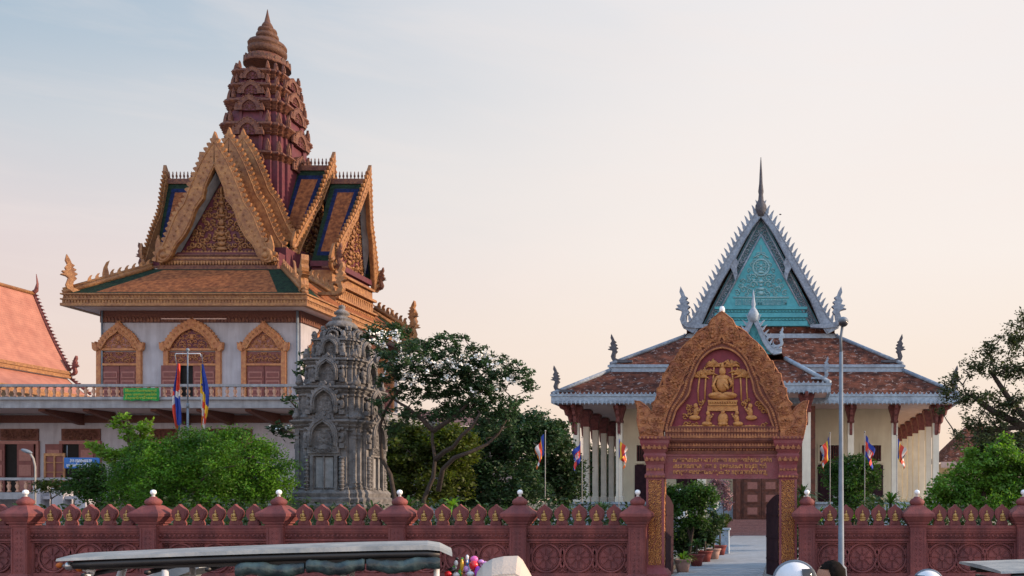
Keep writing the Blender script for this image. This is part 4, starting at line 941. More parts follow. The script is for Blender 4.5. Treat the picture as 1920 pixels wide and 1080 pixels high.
A = [(SX0+.1, SY0+.1, EZ1-.02), (SX1-.1, SY0+.1, EZ1-.02), (SX1-.1, SY1-.1, EZ1-.02), (SX0+.1, SY1-.1, EZ1-.02)]; B = [(RX0, RY0, RZ), (RX1, RY0, RZ), (RX1, RY1, RZ), (RX0, RY1, RZ)]
for i in range(4):
    j = (i+1) % 4; b.quadpatch(A[i], A[j], B[j], B[i], [(0, 0, 1), (.115, .0 if False else .06, 0)])
skr = build(b, 'skirt_roof', [M['tile_orange'], M['tile_green']], pag)
for i in range(4):
    a, c = Vector(A[i]), Vector(B[i]); dv = (c-a); L = dv.length; ax = dv.normalized(); hz = Vector((dv.x, dv.y, 0)).normalized(); nrm = Vector((-hz.y, hz.x, 0))
    b = MB(); b.tube([a+Vector((0,0,.05)), c+Vector((0,0,.1))], .16, 6); b.tube([a+Vector((0,0,.25)), c+Vector((0,0,.3))], .08, 5)
    cr = build(b, 'hip_ridge', M['gold'], skr)
    b = MB(); F = Frame(a+Vector((0,0,.2)), -hz, (0,0,1), -nrm); sl = (c.z-a.z)/Vector((dv.x, dv.y, 0)).length; hl = Vector((dv.x, dv.y, 0)).length
    for q in range(9):
        x = -(hl*(.26+q*.082)); z = -x*sl
        sc_ = 1.0 if q != 2 else 2.2
        shape(b, F.sub(x, z), [(-p*.24*sc_**.5, r_*.50*sc_) for p, r_ in HOOK], .10)
    build(b, 'ridge_flames', M['gold'], cr)
    naga('naga_finial', Frame(a+Vector((0,0,.1))+hz*.75, -hz, (0,0,1), -nrm if i != 1 else -nrm), 1.9, M['gold'], skr, .2)
# extra naga ridge on the sunlit side (lower gable porch roof)
for (y, sx) in ((53.0, 1), (63.2, 1)):
    b = MB(); a = Vector((-28.5, y, 15.6)); c = Vector((-26.2, y, 14.2)); b.tube([a, c], .17, 6)
    F = Frame(a, (c-a).normalized(), Vector((0,0,1)), (0,-1,0))
    for q in range(7): shape(b, F.sub(.2+q*.35, .1), [(p*.30, r_*.5) for p, r_ in HOOK], .12)
    rr_ = build(b, 'hip_ridge', M['gold'], skr); naga('naga_finial', Frame(c+Vector((-.1,0,-.05)), (1,0,0), (0,0,1), (0,-1,0)), 1.75, M['gold'], skr, .2)
# core block above the skirt roof
b = MB(); b.box(RX0+.3, RX1-.3, RY0+.9, RY1-.5, RZ-.3, 17.2); build(b, 'upper_base', M['maroon'], pag)
FLAME_ = [(0,0),(1,0),(1.0,.4),(.85,.8),(.6,1.15),(.3,.9),(.05,.5)]
# ---- wing roofs: steep gabled roofs, green border, blue band, orange field
def wing(dirx, x_in, x_out, zr, ze, hw, lean, name='wing_roof', gable=True, seed=2, crest=True):
    """gabled wing along X; dirx = +1 east, -1 west"""
    X = lambda d: TX + dirx*d
    b = MB()
    for s in (-1, 1):
        p = [(X(x_in), TY+s*hw, ze), (X(x_out), TY+s*hw, ze), (X(x_out+lean), TY+s*.05, zr), (X(x_in), TY+s*.05, zr)]
        if s*dirx > 0: pass
        b.quadpatch(*p, [(0, 0, 1), (.14, .07, 2), (.26, .12, 0)])
    r_ = build(b, name, [M['tile_orange'], M['tile_green'], M['tile_blue']], pag)
    b = MB()
    b.box(min(X(x_in), X(x_out+lean)), max(X(x_in), X(x_out+lean)), TY-.16, TY+.16, zr-.05, zr+.28)
    xx0, xx1 = sorted((X(x_in), X(x_out+lean))); n = int((xx1-xx0)/.24)
    for q in range(n+1):
        x = xx0+.05+q*(xx1-xx0-.1)/max(n, 1); b.lathe([(.05, zr+.28), (.03, zr+.36), (.07, zr+.46), (.06, zr+.55), (.03, zr+.62), (.045, zr+.68), (0, zr+.82)], x, TY, 6)
    build(b, 'ridge_finials', M['brown_gold'], r_)
    b = MB(); b.box(min(X(x_in), X(x_out)), max(X(x_in), X(x_out)), TY-hw-.15, TY+hw+.15, ze-.35, ze-.02); b.box(min(X(x_in), X(x_out-.2)), max(X(x_in), X(x_out-.2)), TY-hw+.05, TY+hw-.05, ze-.62, ze-.36); build(b, 'wing_eave', M['maroon'], r_)
    b = MB(); b.box(min(X(x_in), X(x_out-.5)), max(X(x_in), X(x_out-.5)), TY-hw+.35, TY+hw-.35, ze-2.4, ze-.62); build(b, 'wing_wall', M['maroon'], r_)
    if not gable: return
    az = Vector((dirx*lean, 0, zr-ze)); Lz = az.length; az /= (zr-ze)
    F = Frame((X(x_out), TY, ze), (0, 1 if dirx > 0 else -1, 0), az, (dirx, 0, 0)); H = zr-ze
    gable_face(F, hw, H, seed, r_, deep=.5)
def gable_face(F, hw, H, seed, parent, deep=.5, base=True, tymp=True, full=None, nh=15):
    if tymp:
        b = MB(); T_ = [(-hw*.98, 0), (hw*.98, 0), (0, H*.93)]; b.prism(T_, F, -deep-.1, -deep); tp = build(b, 'tympanum', M['maroon'], parent)
        G = Frame(F(0, 0, -deep), F.ax, F.az, F.n)
        b = MB(); scrolls(b, G, [(-hw*.93, .15), (hw*.93, .15), (0, H*.90)], .21, 0, seed, True, .03, .36, 9, cx=.0)
        for (z, a, c) in ((.25, .38, .12), (.55, .26, .14), (.85, .32, .1), (1.15, .2, .16), (1.5, .24, .1), (1.8, .18, .2), (2.2, .26, .1), (2.5, .13, .22), (2.95, .17, .12), (3.3, .1, .2), (3.7, .08, .25)):
            if z < H*.85: b.ball(G(0, z, .08), (a, .09, c) if abs(F.ax.x) > .5 else (.09, a, c), 0, 8, 6)
        for k in range(22):
            x = -hw*.9+k*hw*1.8/21; shape(b, G.sub(x, .0, .03), FLAME, .06, 0, hw*.075, .18)
        build(b, 'gilded_relief', M['gold_carve'] if False else M['gold'], tp)
        b = MB()
        for s in (-1, 1): b.add([F(s*hw*1.02, -.1, -deep), F(s*hw*1.06, -.2, .02), F(0, H*.985, .02), F(0, H*.95, -deep)], [(0, 1, 2, 3) if s > 0 else (3, 2, 1, 0)])
        build(b, 'gable_soffit', M['slab_grey'], parent)
    o = [(0, H+.75), (.35, H-.0), (.75, H*.80), (1.10, H*.62), (hw*.72, H*.44), (hw*.92, H*.30), (hw*1.12, H*.14), (hw*1.32, -.15)]
    i_ = [(0, H*.93), (.30, H*.80), (.62, H*.66), (hw*.37, H*.52), (hw*.52, H*.46), (hw*.68, H*.27), (hw*.85, H*.12), (hw*.98, -.15), (hw*1.05, -.65)]
    if full: o, i_ = full
    o = smooth_curve(o, 1); i_ = smooth_curve(i_, 1)
    barge(parent, Frame(F(0, 0, .06), F.ax, F.az, F.n), o, i_, .12, M['gold'], int(nh*1.5), .26, .20, 0, leaf=22, hook=FLAME_)
    b = MB(); shape(b, Frame(F(0, 0, .06), F.ax, F.az, F.n).sub(.0, o[0][1]-.45), FLAME, .2, 0, .34, .9); build(b, 'apex_flame', M['gold'], parent)
    for s in (1, -1):
        b = MB(); G = Frame(F.o, F.ax*s, F.az, F.n); x, z = hw*1.18, -.32
        pts = [(x+.42*math.cos(a)*(1-.06*k), z+.42*math.sin(a)*(1-.06*k)) for k, a in enumerate([R(100-k*32) for k in range(13)])]
        b.tube([G(p, q, .1) for p, q in pts], [.17-.008*k for k in range(13)], 6)
        b.ball(G(x, z, .1), (.22,)*3, 0); shape(b, G.sub(x+.32, z+.25, .1), FLAME, .14, 0, .3, .95)
        build(b, 'scroll_end', M['gold'], parent)
wing(1, 4.1, 5.6, 22.45, 16.85, 2.45, .75, seed=4); wing(-1, 4.1, 5.6, 22.45, 16.85, 2.45, .75, seed=5)
wing(1, 1.8, 3.3, 23.3, 17.6, 2.5, .75, seed=6); wing(-1, 1.8, 3.3, 23.3, 17.6, 2.5, .75, seed=7)
# small naga spikes beside the wings
for s in (-1, 1):
    for y in (TY-2.9, TY+2.9): naga('naga_finial', Frame((TX+s*5.7, y, 16.3), (s, 0, 0), (0, 0, 1), (0, -1, 0)), 1.4, M['brown_gold'], pag, .12)
# stepped gilded base of the sunlit east gable
b = MB()
for (z0_, z1_, x_) in ((13.7, 14.5, 6.3), (14.5, 14.62, 6.5), (14.62, 15.4, 6.15), (15.4, 15.55, 6.4), (15.55, 16.1, 6.1), (16.1, 16.25, 6.3)): b.box(TX+4.2, TX+x_-.6, TY-2.7, TY+2.7, z0_+.001, z1_)
eb = build(b, 'gable_base', M['gold'], pag)
b = MB()
for k in range(20): shape(b, right(TX+5.72, TY-2.5+k*.26, 13.85), FLAME, .06, 0, .2, .5)
build(b, 'lotus_petals', M['gold'], eb); b = MB()
for k in range(20): shape(b, right(TX+5.57, TY-2.5+k*.26, 14.75), FLAME, .06, 0, .2, .5)
build(b, 'lotus_petals', M['gold'], eb)
# ---- front gables, three nested frames
g0 = 52.9
def gpts(uc, Y, O, I):
    return [((u-uc)*Y/FPX, PZ(v, Y)) for u, v in O], [((u-uc)*Y/FPX, PZ(v, Y)) for u, v in I]
F0 = Frame((PX(405, g0), g0, 0), (1,0,0), (0,0,1), (0,-1,0)); zb = PZ(470, g0)
fg = build((lambda b: (b.box(TX-3.45, TX+3.45, g0+.35, g0+5, RZ-.1, zb), b)[1])(MB()), 'front_gable', M['maroon'], pag)
b = MB()
for (v0, v1, d_) in ((505, 497, .30), (497, 487, .18), (487, 484, .26), (484, 478, .14), (478, 475, .22)): b.box(TX-3.4-d_*.3, TX+3.4+d_*.3, g0+.35-d_, g0+.35, PZ(v0, g0)+.001, PZ(v1, g0))
bm_ = build(b, 'base_moulding', M['brown_gold'], fg)
b = MB()
for kk in range(40): shape(b, front(TX-3.35+kk*.172, g0+.10, PZ(488, g0)).sub(0, 0, 0, 1, 1, math.pi), FLAME, .05, 0, .13, .26); b.ball((TX-3.35+kk*.172, g0+.18, PZ(481, g0)), .05, 0, 6, 4)
b.box(TX-3.4, TX+3.4, g0+.14, g0+.18, PZ(494, g0), PZ(480.5, g0))
build(b, 'lotus_petals', M['gold'], bm_)
FF = Frame((F0.o.x, g0, zb), F0.ax, F0.az, F0.n); hw0 = 2.5; H0 = PZ(322, g0)-zb
O = [(405, 262), (420, 282), (436, 312), (452, 350), (462, 382), (478, 398), (490, 430), (502, 462), (518, 480), (514, 492)]
I = [(404, 312), (412, 330), (424, 358), (424, 375), (440, 390), (448, 420), (462, 446), (478, 462), (486, 484), (500, 494)]
def shift(pts, c0, Y): return [((u-c0)*Y/FPX, PZ(v, Y)-zb) for u, v in pts]
gable_face(FF, hw0, H0, 21, fg, deep=.6, full=(shift(O, 405, g0), shift(I, 405, g0)), nh=17)
for j, (uc, Y, dv, kx) in enumerate(((432, 54.3, -8, .95), (458, 55.7, -6, .90))):
    Oj = [(uc+(u-405)*kx*.98, v+dv*(1-(v-262)/330)-(v-262)*.05*(j+1)*1.6) for u, v in O]; Ij = [(uc+(u-405)*kx*.98, v+dv*(1-(v-262)/330)-(v-262)*.05*(j+1)*1.6) for u, v in I]
    Fj = Frame((PX(uc, Y), Y, zb), F0.ax, F0.az, F0.n)
    gable_face(Fj, 2.35, H0, 30, fg, tymp=False, full=(shift(Oj, uc, Y), shift(Ij, uc, Y)), nh=17)
    b = MB(); zt = PZ(Oj[0][1]+28, Y)
    for s in (-1, 1): 
        q = [(PX(uc, Y), Y-.05, zt), (PX(uc, Y)+s*2.7, Y-.05, zb+1.2*(j)), (PX(uc, Y)+s*2.7, Y+2.5, zb+1.2*j), (PX(uc, Y), Y+2.5, zt)]
        b.quadpatch(*q, [(0, 0, 1), (.14, .07, 0)])
    build(b, 'gable_roof', [M['tile_orange'], M['tile_green']], fg)
b = MB()
for s in (-1, 1): q = [(F0.o.x, g0-.02, PZ(300, g0)), (F0.o.x+s*2.95, g0-.02, zb), (F0.o.x+s*2.95, g0+2, zb), (F0.o.x, g0+2, PZ(300, g0))]; b.quadpatch(*q, [(0, 0, 1), (.14, .07, 0)])
build(b, 'gable_roof', [M['tile_orange'], M['tile_green']], fg)
# ---- tower
RD = redent()
tz = lambda v: PZ(v, 56.2)
tw = build((lambda b: (b.loft(RD, [(2.02, 16.5), (2.02, tz(300))], TX, TY, 0), b.loft(RD, [(2.06, tz(398)), (2.16, tz(395)), (2.16, tz(391)), (2.04, tz(388))], TX, TY), b)[2])(MB()), 'tower', M['maroon'], pag)
def cornice(z, h, s0, m=M['brown_gold']):
    b = MB(); b.loft(RD, [(s0*.97, z), (s0*1.04, z+h*.12), (s0*1.0, z+h*.2), (s0*1.08, z+h*.42), (s0*1.02, z+h*.5), (s0*1.12, z+h*.72), (s0*1.12, z+h*.82), (s0*1.05, z+h)], TX, TY); return b
levels = [(tz(303), 1.96, tz(283), .85), (tz(251), 1.93, tz(228), .80), (tz(204), 1.77, tz(182), .72), (tz(171), 1.60, tz(151), .62), (tz(141), 1.46, tz(122), .55)]
for i, (z0_, s_, z1_, sc_) in enumerate(levels):
    b = cornice(z0_, z1_-z0_, s_); tier = build(b, 'tower_tier', M['brown_gold'], tw)
    if i < 4:
        zn = levels[i+1][0]; b = MB(); b.loft(RD, [(s_*.97, z1_-.02), (levels[i+1][1]*.96, zn+.02)], TX, TY); build(b, 'tier_wall', M['maroon'], tier)
    # antefixes on corners and faces
    b = MB(); hgt = 1.0*sc_
    for k in range(4):
        c, s = [(1,0),(0,1),(-1,0),(0,-1)][k]; n = Vector((c, s, 0)); ax = Vector((-s, c, 0))
        F = Frame(Vector((TX, TY, z1_))+n*s_*1.0, ax, (0,0,1), n)
        for (x, d, q) in ((.86, -.16*s_, .85), (-.86, -.16*s_, .85), (.60, .04, .9), (-.60, .04, .9)):
            shape(b, F.sub(x*s_, -.02, d), FLAME, .14, 0, .30*sc_, hgt*q)
            shape(b, F.sub(x*s_, -.02, d+.08), FLAME, .1, 0, .2*sc_, hgt*q*.7)
        build(b, 'antefixes', M['brown_gold'], tier); b = MB()
    for k in range(4):
        c, s = [(1,0),(0,1),(-1,0),(0,-1)][k]; n = Vector((c, s, 0)); ax = Vector((-s, c, 0))
        b = MB(); w_ = .62*s_*.66; hh = 1.35*sc_; F = Frame(Vector((TX, TY, z0_-.15*sc_))+n*s_*1.08, ax, (0,0,1), n)
        A_ = arch(w_, hh, hh*.2); n_ = len(A_); In = [(x*.62, z*.66) for x, z in A_]
        b.prism(A_, F, -.35, .0, 0); b.prism(In, F, 0, .04, 1); ring(b, F, A_, In, -.0, .12, 0)
        scrolls(b, Frame(F(0, 0, .05), F.ax, F.az, F.n), In, .13*sc_, 0, k+i, True, 0, .3, 3)
        for q in range(1, n_-1): b.ball(F(A_[q][0]*.98, A_[q][1]*.98, .1), .09*sc_, 0, 6, 4)
        for sx in (-1, 1): shape(b, F.sub(sx*w_*1.1, .0, .05), FLAME, .12, 0, .22, hh*.5)
        build(b, 'niche_pediment', [M['brown_gold'], M['maroon']], tier)
        if i < 5:
            b = MB(); zlow = levels[i-1][2] if i else tz(330)
            for sx in (-1, 1): b.prism([(sx*w_*.75, 0), (sx*w_*1.0, 0), (sx*w_*1.0, z0_-zlow), (sx*w_*.75, z0_-zlow)], Frame(Vector((TX, TY, zlow))+n*s_*.99, ax, (0,0,1), n), -.05, .08)
            build(b, 'niche_pilasters', M['maroon'], tier)
T0 = lambda v: PZ(v, TY)
b = MB(); b.lathe([(1.36, T0(128)), (1.34, T0(122)), (1.24, T0(116)), (1.06, T0(110)), (.90, T0(107))], TX, TY, 20); build(b, 'petal_dome', M['brown_gold'], tw)
b = MB(); b.lathe([(.86, T0(107.5)), (.98, T0(105.5)), (1.11, T0(102)), (1.13, T0(97)), (1.04, T0(93.5)), (.98, T0(92)), (1.11, T0(90)), (1.12, T0(87)), (1.04, T0(83)), (.82, T0(79)), (.60, T0(77)), (.50, T0(75)), (.60, T0(73)), (.66, T0(70)), (.62, T0(66)), (.46, T0(63.5)), (.44, T0(62)), (.56, T0(60)), (.52, T0(56)), (.34, T0(54)), (.26, T0(52)), (.33, T0(50)), (.27, T0(46)), (.18, T0(42)), (.13, T0(35)), (.07, T0(27)), (.02, T0(18))], TX, TY, 20)
for k in range(20):
    a = k*2*math.pi/20; F = Frame((TX+1.27*math.cos(a), TY+1.27*math.sin(a), T0(123)), (-math.sin(a), math.cos(a), 0), (0,0,1), (math.cos(a), math.sin(a), 0)); shape(b, F, FLAME, .12, 0, .3, .32)
build(b, 'lotus_spire', M['spire'], tw)
# ------------------------------------------------------------------ grey stone stupa
SXc, SYc = PX(641, 37.4), 37.4
stu = thing('stone_stupa', 'weathered grey carved stone stupa with false door, standing behind the wall before the white hall', 'stupa', (SXc, SYc, 0))
sz = lambda v: PZ(v, 36.05)
def stier(parent, z0_, z1_, s_, zc, nm='stone_tier', door=False):
    b = MB(); b.loft(RD, [(s_*1.0, z0_), (s_*1.05, z0_+.1), (s_*.97, z0_+.2), (s_*.97, zc-.22), (s_*1.03, zc-.16), (s_*.99, zc-.08), (s_*1.08, zc+.02), (s_*1.04, zc+.07), (s_*1.15, z1_-.1), (s_*1.15, z1_-.04), (s_*1.0, z1_)], SXc, SYc)
    return build(b, nm, M['stone'], parent)
b = MB(); b.loft(RD, [(1.95, 0), (1.95, .5), (1.8, .55), (1.85, .9), (1.8, .95), (1.8, 1.3), (1.72, 1.35), (1.78, 1.6), (1.66, 1.65), (1.70, sz(948)), (1.62, sz(944)), (1.66, sz(936)), (1.55, sz(932)), (1.58, sz(925)), (1.46, sz(918))], SXc, SYc); build(b, 'stepped_base', M['stone'], stu)
lv = [(sz(920), sz(786), 1.38, sz(799)), (sz(786), sz(722), 1.29, sz(733)), (sz(722), sz(668), 1.07, sz(678)), (sz(668), sz(629), .82, sz(638)), (sz(629), sz(612), .54, sz(620))]
for i, (a_, c_, s_, zc) in enumerate(lv):
    t_ = stier(stu, a_, c_, s_, zc)
    hgt = c_-a_
    for k in range(4):
        c, s = [(1,0),(0,1),(-1,0),(0,-1)][k]; n = Vector((c, s, 0)); ax = Vector((-s, c, 0))
        F = Frame(Vector((SXc, SYc, a_))+n*s_*.97, ax, (0,0,1), n)
        if i == 0:
            b = MB(); zd = sz(855)-a_; w_ = .42
            for (x0_, x1_) in ((-w_-.12, -w_), (w_, w_+.12), (-.02, .02)): b.prism([(x0_, -.2), (x1_, -.2), (x1_, zd), (x0_, zd)], F, 0, .17)
            b.prism([(-w_, -.2), (w_, -.2), (w_, zd), (-w_, zd)], F, 0, .03); b.prism([(-w_*.8, -.15), (w_*.8, -.15), (w_*.8, zd*.96), (-w_*.8, zd*.96)], F, .03, .07, 1)
            b.prism([(-w_-.2, zd), (w_+.2, zd), (w_+.2, zd+.1), (-w_-.2, zd+.1)], F, 0, .16)
            for sx in (-1, 1): 
                b.tube([F(sx*(w_+.27), z, .1) for z in (0, zd)], .085, 8)
                for q in range(9): b.tube([F(sx*(w_+.27), .05+q*zd/9, .1), F(sx*(w_+.27), .1+q*zd/9, .1)], .11, 8)
                b.prism([(sx*.62, -.1), (sx*.86, -.1), (sx*.86, zc-a_-.15), (sx*.62, zc-a_-.15)], F, -.3, .06 if abs(sx) else 0)
            build(b, 'false_door', [M['stone'], M['stone_lt']], t_)
            b = MB(); b.prism([(-.62, zd+.1), (.62, zd+.1), (.62, zd+.36), (-.62, zd+.36)], F, 0, .22); scrolls(b, F, [(-.6, zd+.1), (.6, zd+.1), (.6, zd+.36), (-.6, zd+.36)], .08, 0, 3, True, .23, .3, 2); build(b, 'lintel', M['stone'], t_)
            az_, w2, hh = zd+.36, .56, 1.25
        else: az_, w2, hh = hgt*.18-.0, .46*s_/1.18, hgt*.84
        b = MB(); G = F.sub(0, az_, .08); A_ = [(w2*1.02, 0), (w2*1.08, hh*.2)]+[(w2*1.05*math.cos(R(a)), hh*.38+hh*.55*math.sin(R(a))) for a in (0, 18, 36, 54, 72)]+[(0, hh)]; A_ = A_+[(-x, z) for x, z in A_[::-1] if x > 0]; In = [(x*.72, z*.80) for x, z in A_]
        ring(b, G, A_, In, -.1, .17, 0); b.prism(In, G, -.1, -.03); b.prism([(x*.7, z*.7) for x, z in In], G, -.03, .03); b.tube([G(x*.86, z*.89, .18) for x, z in A_], .03, 5); b.tube([G(x*.74, z*.81, .17) for x, z in A_], .022, 5)
        for q in range(1, len(A_)-1): shape(b, G.sub(A_[q][0], A_[q][1], .04, 1, 1, math.atan2(A_[q][1]-hh*.3, A_[q][0])-math.pi/2), FLAME, .12, 0, .13, .16)
        scrolls(b, G, [(x*.7, z*.7) for x, z in In], .07*s_, 0, k+i, True, .035, .2, 1)
        if i: b.prism([(-w2*.7, -az_*.9), (w2*.7, -az_*.9), (w2*.7, -.02), (-w2*.7, -.02)], G, -.1, .1)
        for sx in (-1, 1):
            b.ball(G(sx*(w2+.17), hh*.30, .03), (.09, .09, .20)); b.ball(G(sx*(w2+.17), hh*.58, .03), .07); b.prism([(sx*(w2+.07), -.05), (sx*(w2+.27), -.05), (sx*(w2+.27), hh*.12), (sx*(w2+.07), hh*.12)], G, -.1, .1)
        build(b, 'arch_pediment', M['stone'], t_)
        b = MB()
        for (x, d, q) in ((.87, -.16*s_, .62), (-.87, -.16*s_, .62)):
            G2 = F.sub(x*s_, hgt, d+.10); shape(b, G2, FLAME, .14, 0, .16*s_, .34*s_); b.ball(G2(0, .12, .05), .09*s_, 0)
            if i == 0:
                b.prism([(x*s_-.10, .0), (x*s_+.10, .0), (x*s_+.10, zc-a_-.1), (x*s_-.10, zc-a_-.1)], F, d-.05, d+.06)
                for z in (.15, .3, zc-a_-.35, zc-a_-.5): b.prism([(x*s_-.14, z), (x*s_+.14, z), (x*s_+.14, z+.07), (x*s_-.14, z+.07)], F, d-.05, d+.10)
        build(b, 'corner_antefixes', M['stone'], t_)
sT = lambda v: PZ(v, SYc)
b = MB(); b.lathe([(.58, sT(617)), (.60, sT(611)), (.50, sT(606)), (.34, sT(603)), (.40, sT(600)), (.36, sT(597)), (.22, sT(595)), (.20, sT(592)), (.29, sT(590)), (.30, sT(587)), (.20, sT(583)), (.12, sT(581)), (.10, sT(579)), (.14, sT(577)), (.12, sT(574)), (0, sT(571))], SXc, SYc, 14); build(b, 'lotus_finial', M['stone'], stu)
# ------------------------------------------------------------------ vegetation
def leaf_mesh(name, centers, size, m, seed, aspect=.5, droop=0.0, up=0.3, jitter=.35, smooth_n=False):
    rg = np.random.default_rng(seed); n = len(centers); c = np.asarray(centers, dtype=float)
    d = rg.normal(size=(n, 3)); d[:, 2] = d[:, 2]*.6 - droop; d /= np.linalg.norm(d, axis=1)[:, None]
    q = rg.normal(size=(n, 3)); q[:, 2] += up*2; q /= np.linalg.norm(q, axis=1)[:, None]
    a = np.cross(d, q); a /= (np.linalg.norm(a, axis=1)[:, None]+1e-9)
    L = size*(1+rg.uniform(-jitter, jitter, n))[:, None]; W = L*aspect
    nrm = np.cross(d, a)
    v = np.stack([c-d*L*.5, c-d*L*.05+a*W*.5+nrm*L*.06, c+d*L*.5, c-d*L*.05-a*W*.5+nrm*L*.06], 1).reshape(-1, 3)
    me = bpy.data.meshes.new(name); me.vertices.add(n*4); me.vertices.foreach_set('co', v.ravel())
    me.loops.add(n*4); me.loops.foreach_set('vertex_index', np.arange(n*4, dtype=np.int32)); me.polygons.add(n)
    me.polygons.foreach_set('loop_start', np.arange(0, n*4, 4, dtype=np.int32)); me.polygons.foreach_set('loop_total', np.full(n, 4, dtype=np.int32))
    me.update(); me.validate(); me.materials.append(m); return me
def clumps(rg, blobs, ncl, rc, nleaf, shell=.55):
    """leaf centres gathered in clumps spread through ellipsoid blobs"""
    w_ = np.array([b_[3]*b_[4]+b_[5]*b_[4] for b_ in blobs]); w_ = w_/w_.sum(); out = []; cc = []
    for bl, f in zip(blobs, w_):
        k = max(3, int(ncl*f)); d = rg.normal(size=(k, 3)); d /= np.linalg.norm(d, axis=1)[:, None]
        r = (shell + (1-shell)*rg.random(k))[:, None]; p = np.array(bl[:3]) + d*r*np.array(bl[3:6])
        cc.append(p)
    cc = np.concatenate(cc)
    for p in cc:
        n = int(nleaf*rg.uniform(.6, 1.4)); d = rg.normal(size=(n, 3))*np.array([1, 1, .75])*rc*.55; out.append(p+d)
    return np.concatenate(out), cc
def tree(name, label, cat, base, trunk, blobs, m, ncl, rc, nleaf, size, seed, bark='bark', aspect=.5, droop=0, shell=.55, r0=.16, nb=28, flowers=0, fl_blob=None, group=None, br=.035, fsize=.10):
    rg = np.random.default_rng(seed); t = thing(name, label, cat, base, group)
    lc, cc = clumps(rg, blobs, ncl, rc, nleaf, shell)
    lc = lc[lc[:, 2] > .05]
    b = MB(); tips = []
    for tr_ in trunk:
        n = len(tr_); b.tube(tr_, [r0*(1-.55*k/(n-1)) for k in range(n)], 8); tips += [Vector(p) for p in tr_[max(1, n//2):]]
    tk = build(b, 'trunk', M[bark], t)
    b = MB(); idx = rg.permutation(len(cc))[:nb]; nodes = list(tips)
    for i in sorted(idx, key=lambda i: min((Vector(cc[i])-q).length for q in tips)):
        p = Vector(cc[i]); q = min(nodes, key=lambda n_: (n_-p).length + max(0, n_.z-p.z)*1.5); L = (p-q).length
        if L < .05: continue
        mid = q.lerp(p, .5) + Vector((rg.normal()*.10*L, rg.normal()*.1*L, .10*L)); 
        b.tube([q, q.lerp(mid, .5)+Vector((0,0,.02*L)), mid, p], [br*1.5, br*1.2, br, br*.4], 5); nodes.append(mid); nodes.append(p)
    if b.f: build(b, 'branches', M[bark], t)
    link(leaf_to_local(leaf_mesh('crown', lc, size, M[m], seed, aspect, droop), base), 'crown', t)
    if flowers:
        fb = fl_blob or blobs; fc, _ = clumps(rg, fb, flowers, .12, 10, .8)
        link(leaf_to_local(leaf_mesh('blossoms', fc, fsize, M['petal'], seed+1, .8, 0, .6), base), 'blossoms', t, kind='stuff')
    return t
def leaf_to_local(me, base):
    n = len(me.vertices); a = np.empty(n*3); me.vertices.foreach_get('co', a); a = a.reshape(-1, 3)-np.array(base); me.vertices.foreach_set('co', a.ravel()); me.update(); return me
def BL(u, v, Y, ru, rv, ry=None, dy=0):
    k = Y/FPX; p = P(u, v, Y+dy); return (p.x, p.y, p.z, ru*k, ry if ry else ru*k*.9, rv*k)
# dense hedge-like tree in front of the white hall
Y = 33.0
tree('rain_bush', 'large dome-shaped bright green bush before the white hall, left of the stone stupa', 'bush', (PX(375, Y), Y, 0), [[(PX(375, Y), Y, 0), (PX(372, Y), Y, 1.4), (PX(380, Y), Y, 2.6)]],
     [BL(375, 895, Y, 130, 70), BL(420, 855, Y, 80, 48), BL(340, 870, Y, 90, 50), BL(280, 900, Y, 70, 62), BL(480, 890, Y, 62, 62), BL(245, 935, Y, 45, 55), BL(300, 850, Y, 45, 25), BL(440, 820, Y, 28, 18), BL(500, 930, Y, 45, 60), BL(380, 825, Y, 60, 22), BL(400, 930, Y, 130, 60), BL(440, 880, Y, 100, 60, None, -.6), BL(330, 900, Y, 110, 60, None, -.6), BL(525, 890, Y, 26, 40)],
     'leaf_bright', 1050, .27, 80, .10, 11, nb=12, aspect=.45, droop=.45, shell=.74)
Y = 34.5
tree('young_tree', 'slender young tree with pale yellow-green sprays above the left end of the big bush', 'tree', (PX(250, Y), Y, 0), [[(PX(262, Y), Y, 0), (PX(255, Y), Y, 2.5), (PX(240, Y), Y, 4.6), (PX(218, Y), Y, 5.5)], [(PX(258, Y), Y, 2), (PX(210, Y), Y, 3.6), (PX(172, Y), Y, 4.2)]],
     [BL(224, 790, Y, 13, 24), BL(236, 812, Y, 14, 18), BL(268, 800, Y, 16, 18), BL(262, 826, Y, 22, 18), BL(178, 836, Y, 16, 9), BL(195, 848, Y, 20, 9), BL(215, 856, Y, 20, 12), BL(245, 850, Y, 26, 18)],
     'leaf_yellow', 105, .16, 26, .15, 12, nb=30, aspect=.55, r0=.07, br=.022, shell=.3)
Y = 35.5
tree('shrub', 'dark leafy shrub between the blue sign and the big bush', 'shrub', (PX(165, Y), Y, 0), [[(PX(165, Y), Y, 0), (PX(168, Y), Y, 1.6), (PX(160, Y), Y, 2.6)]],
     [BL(165, 905, Y, 32, 30), BL(145, 915, Y, 24, 16), BL(190, 925, Y, 30, 34), BL(170, 880, Y, 24, 12)], 'leaf_mid', 130, .22, 34, .13, 13, nb=16, r0=.06, br=.02)
tree('shrub', 'small flowering shrub in front of the white planters at far left', 'shrub', (PX(95, 37), 37, 0), [[(PX(95, 37), 37, 1.2), (PX(96, 37), 37, 2.2)]],
     [BL(95, 912, 37, 26, 12), BL(75, 918, 37, 14, 9), BL(118, 915, 37, 16, 10)], 'leaf_olive', 40, .16, 26, .11, 14, nb=10, r0=.04, br=.02)
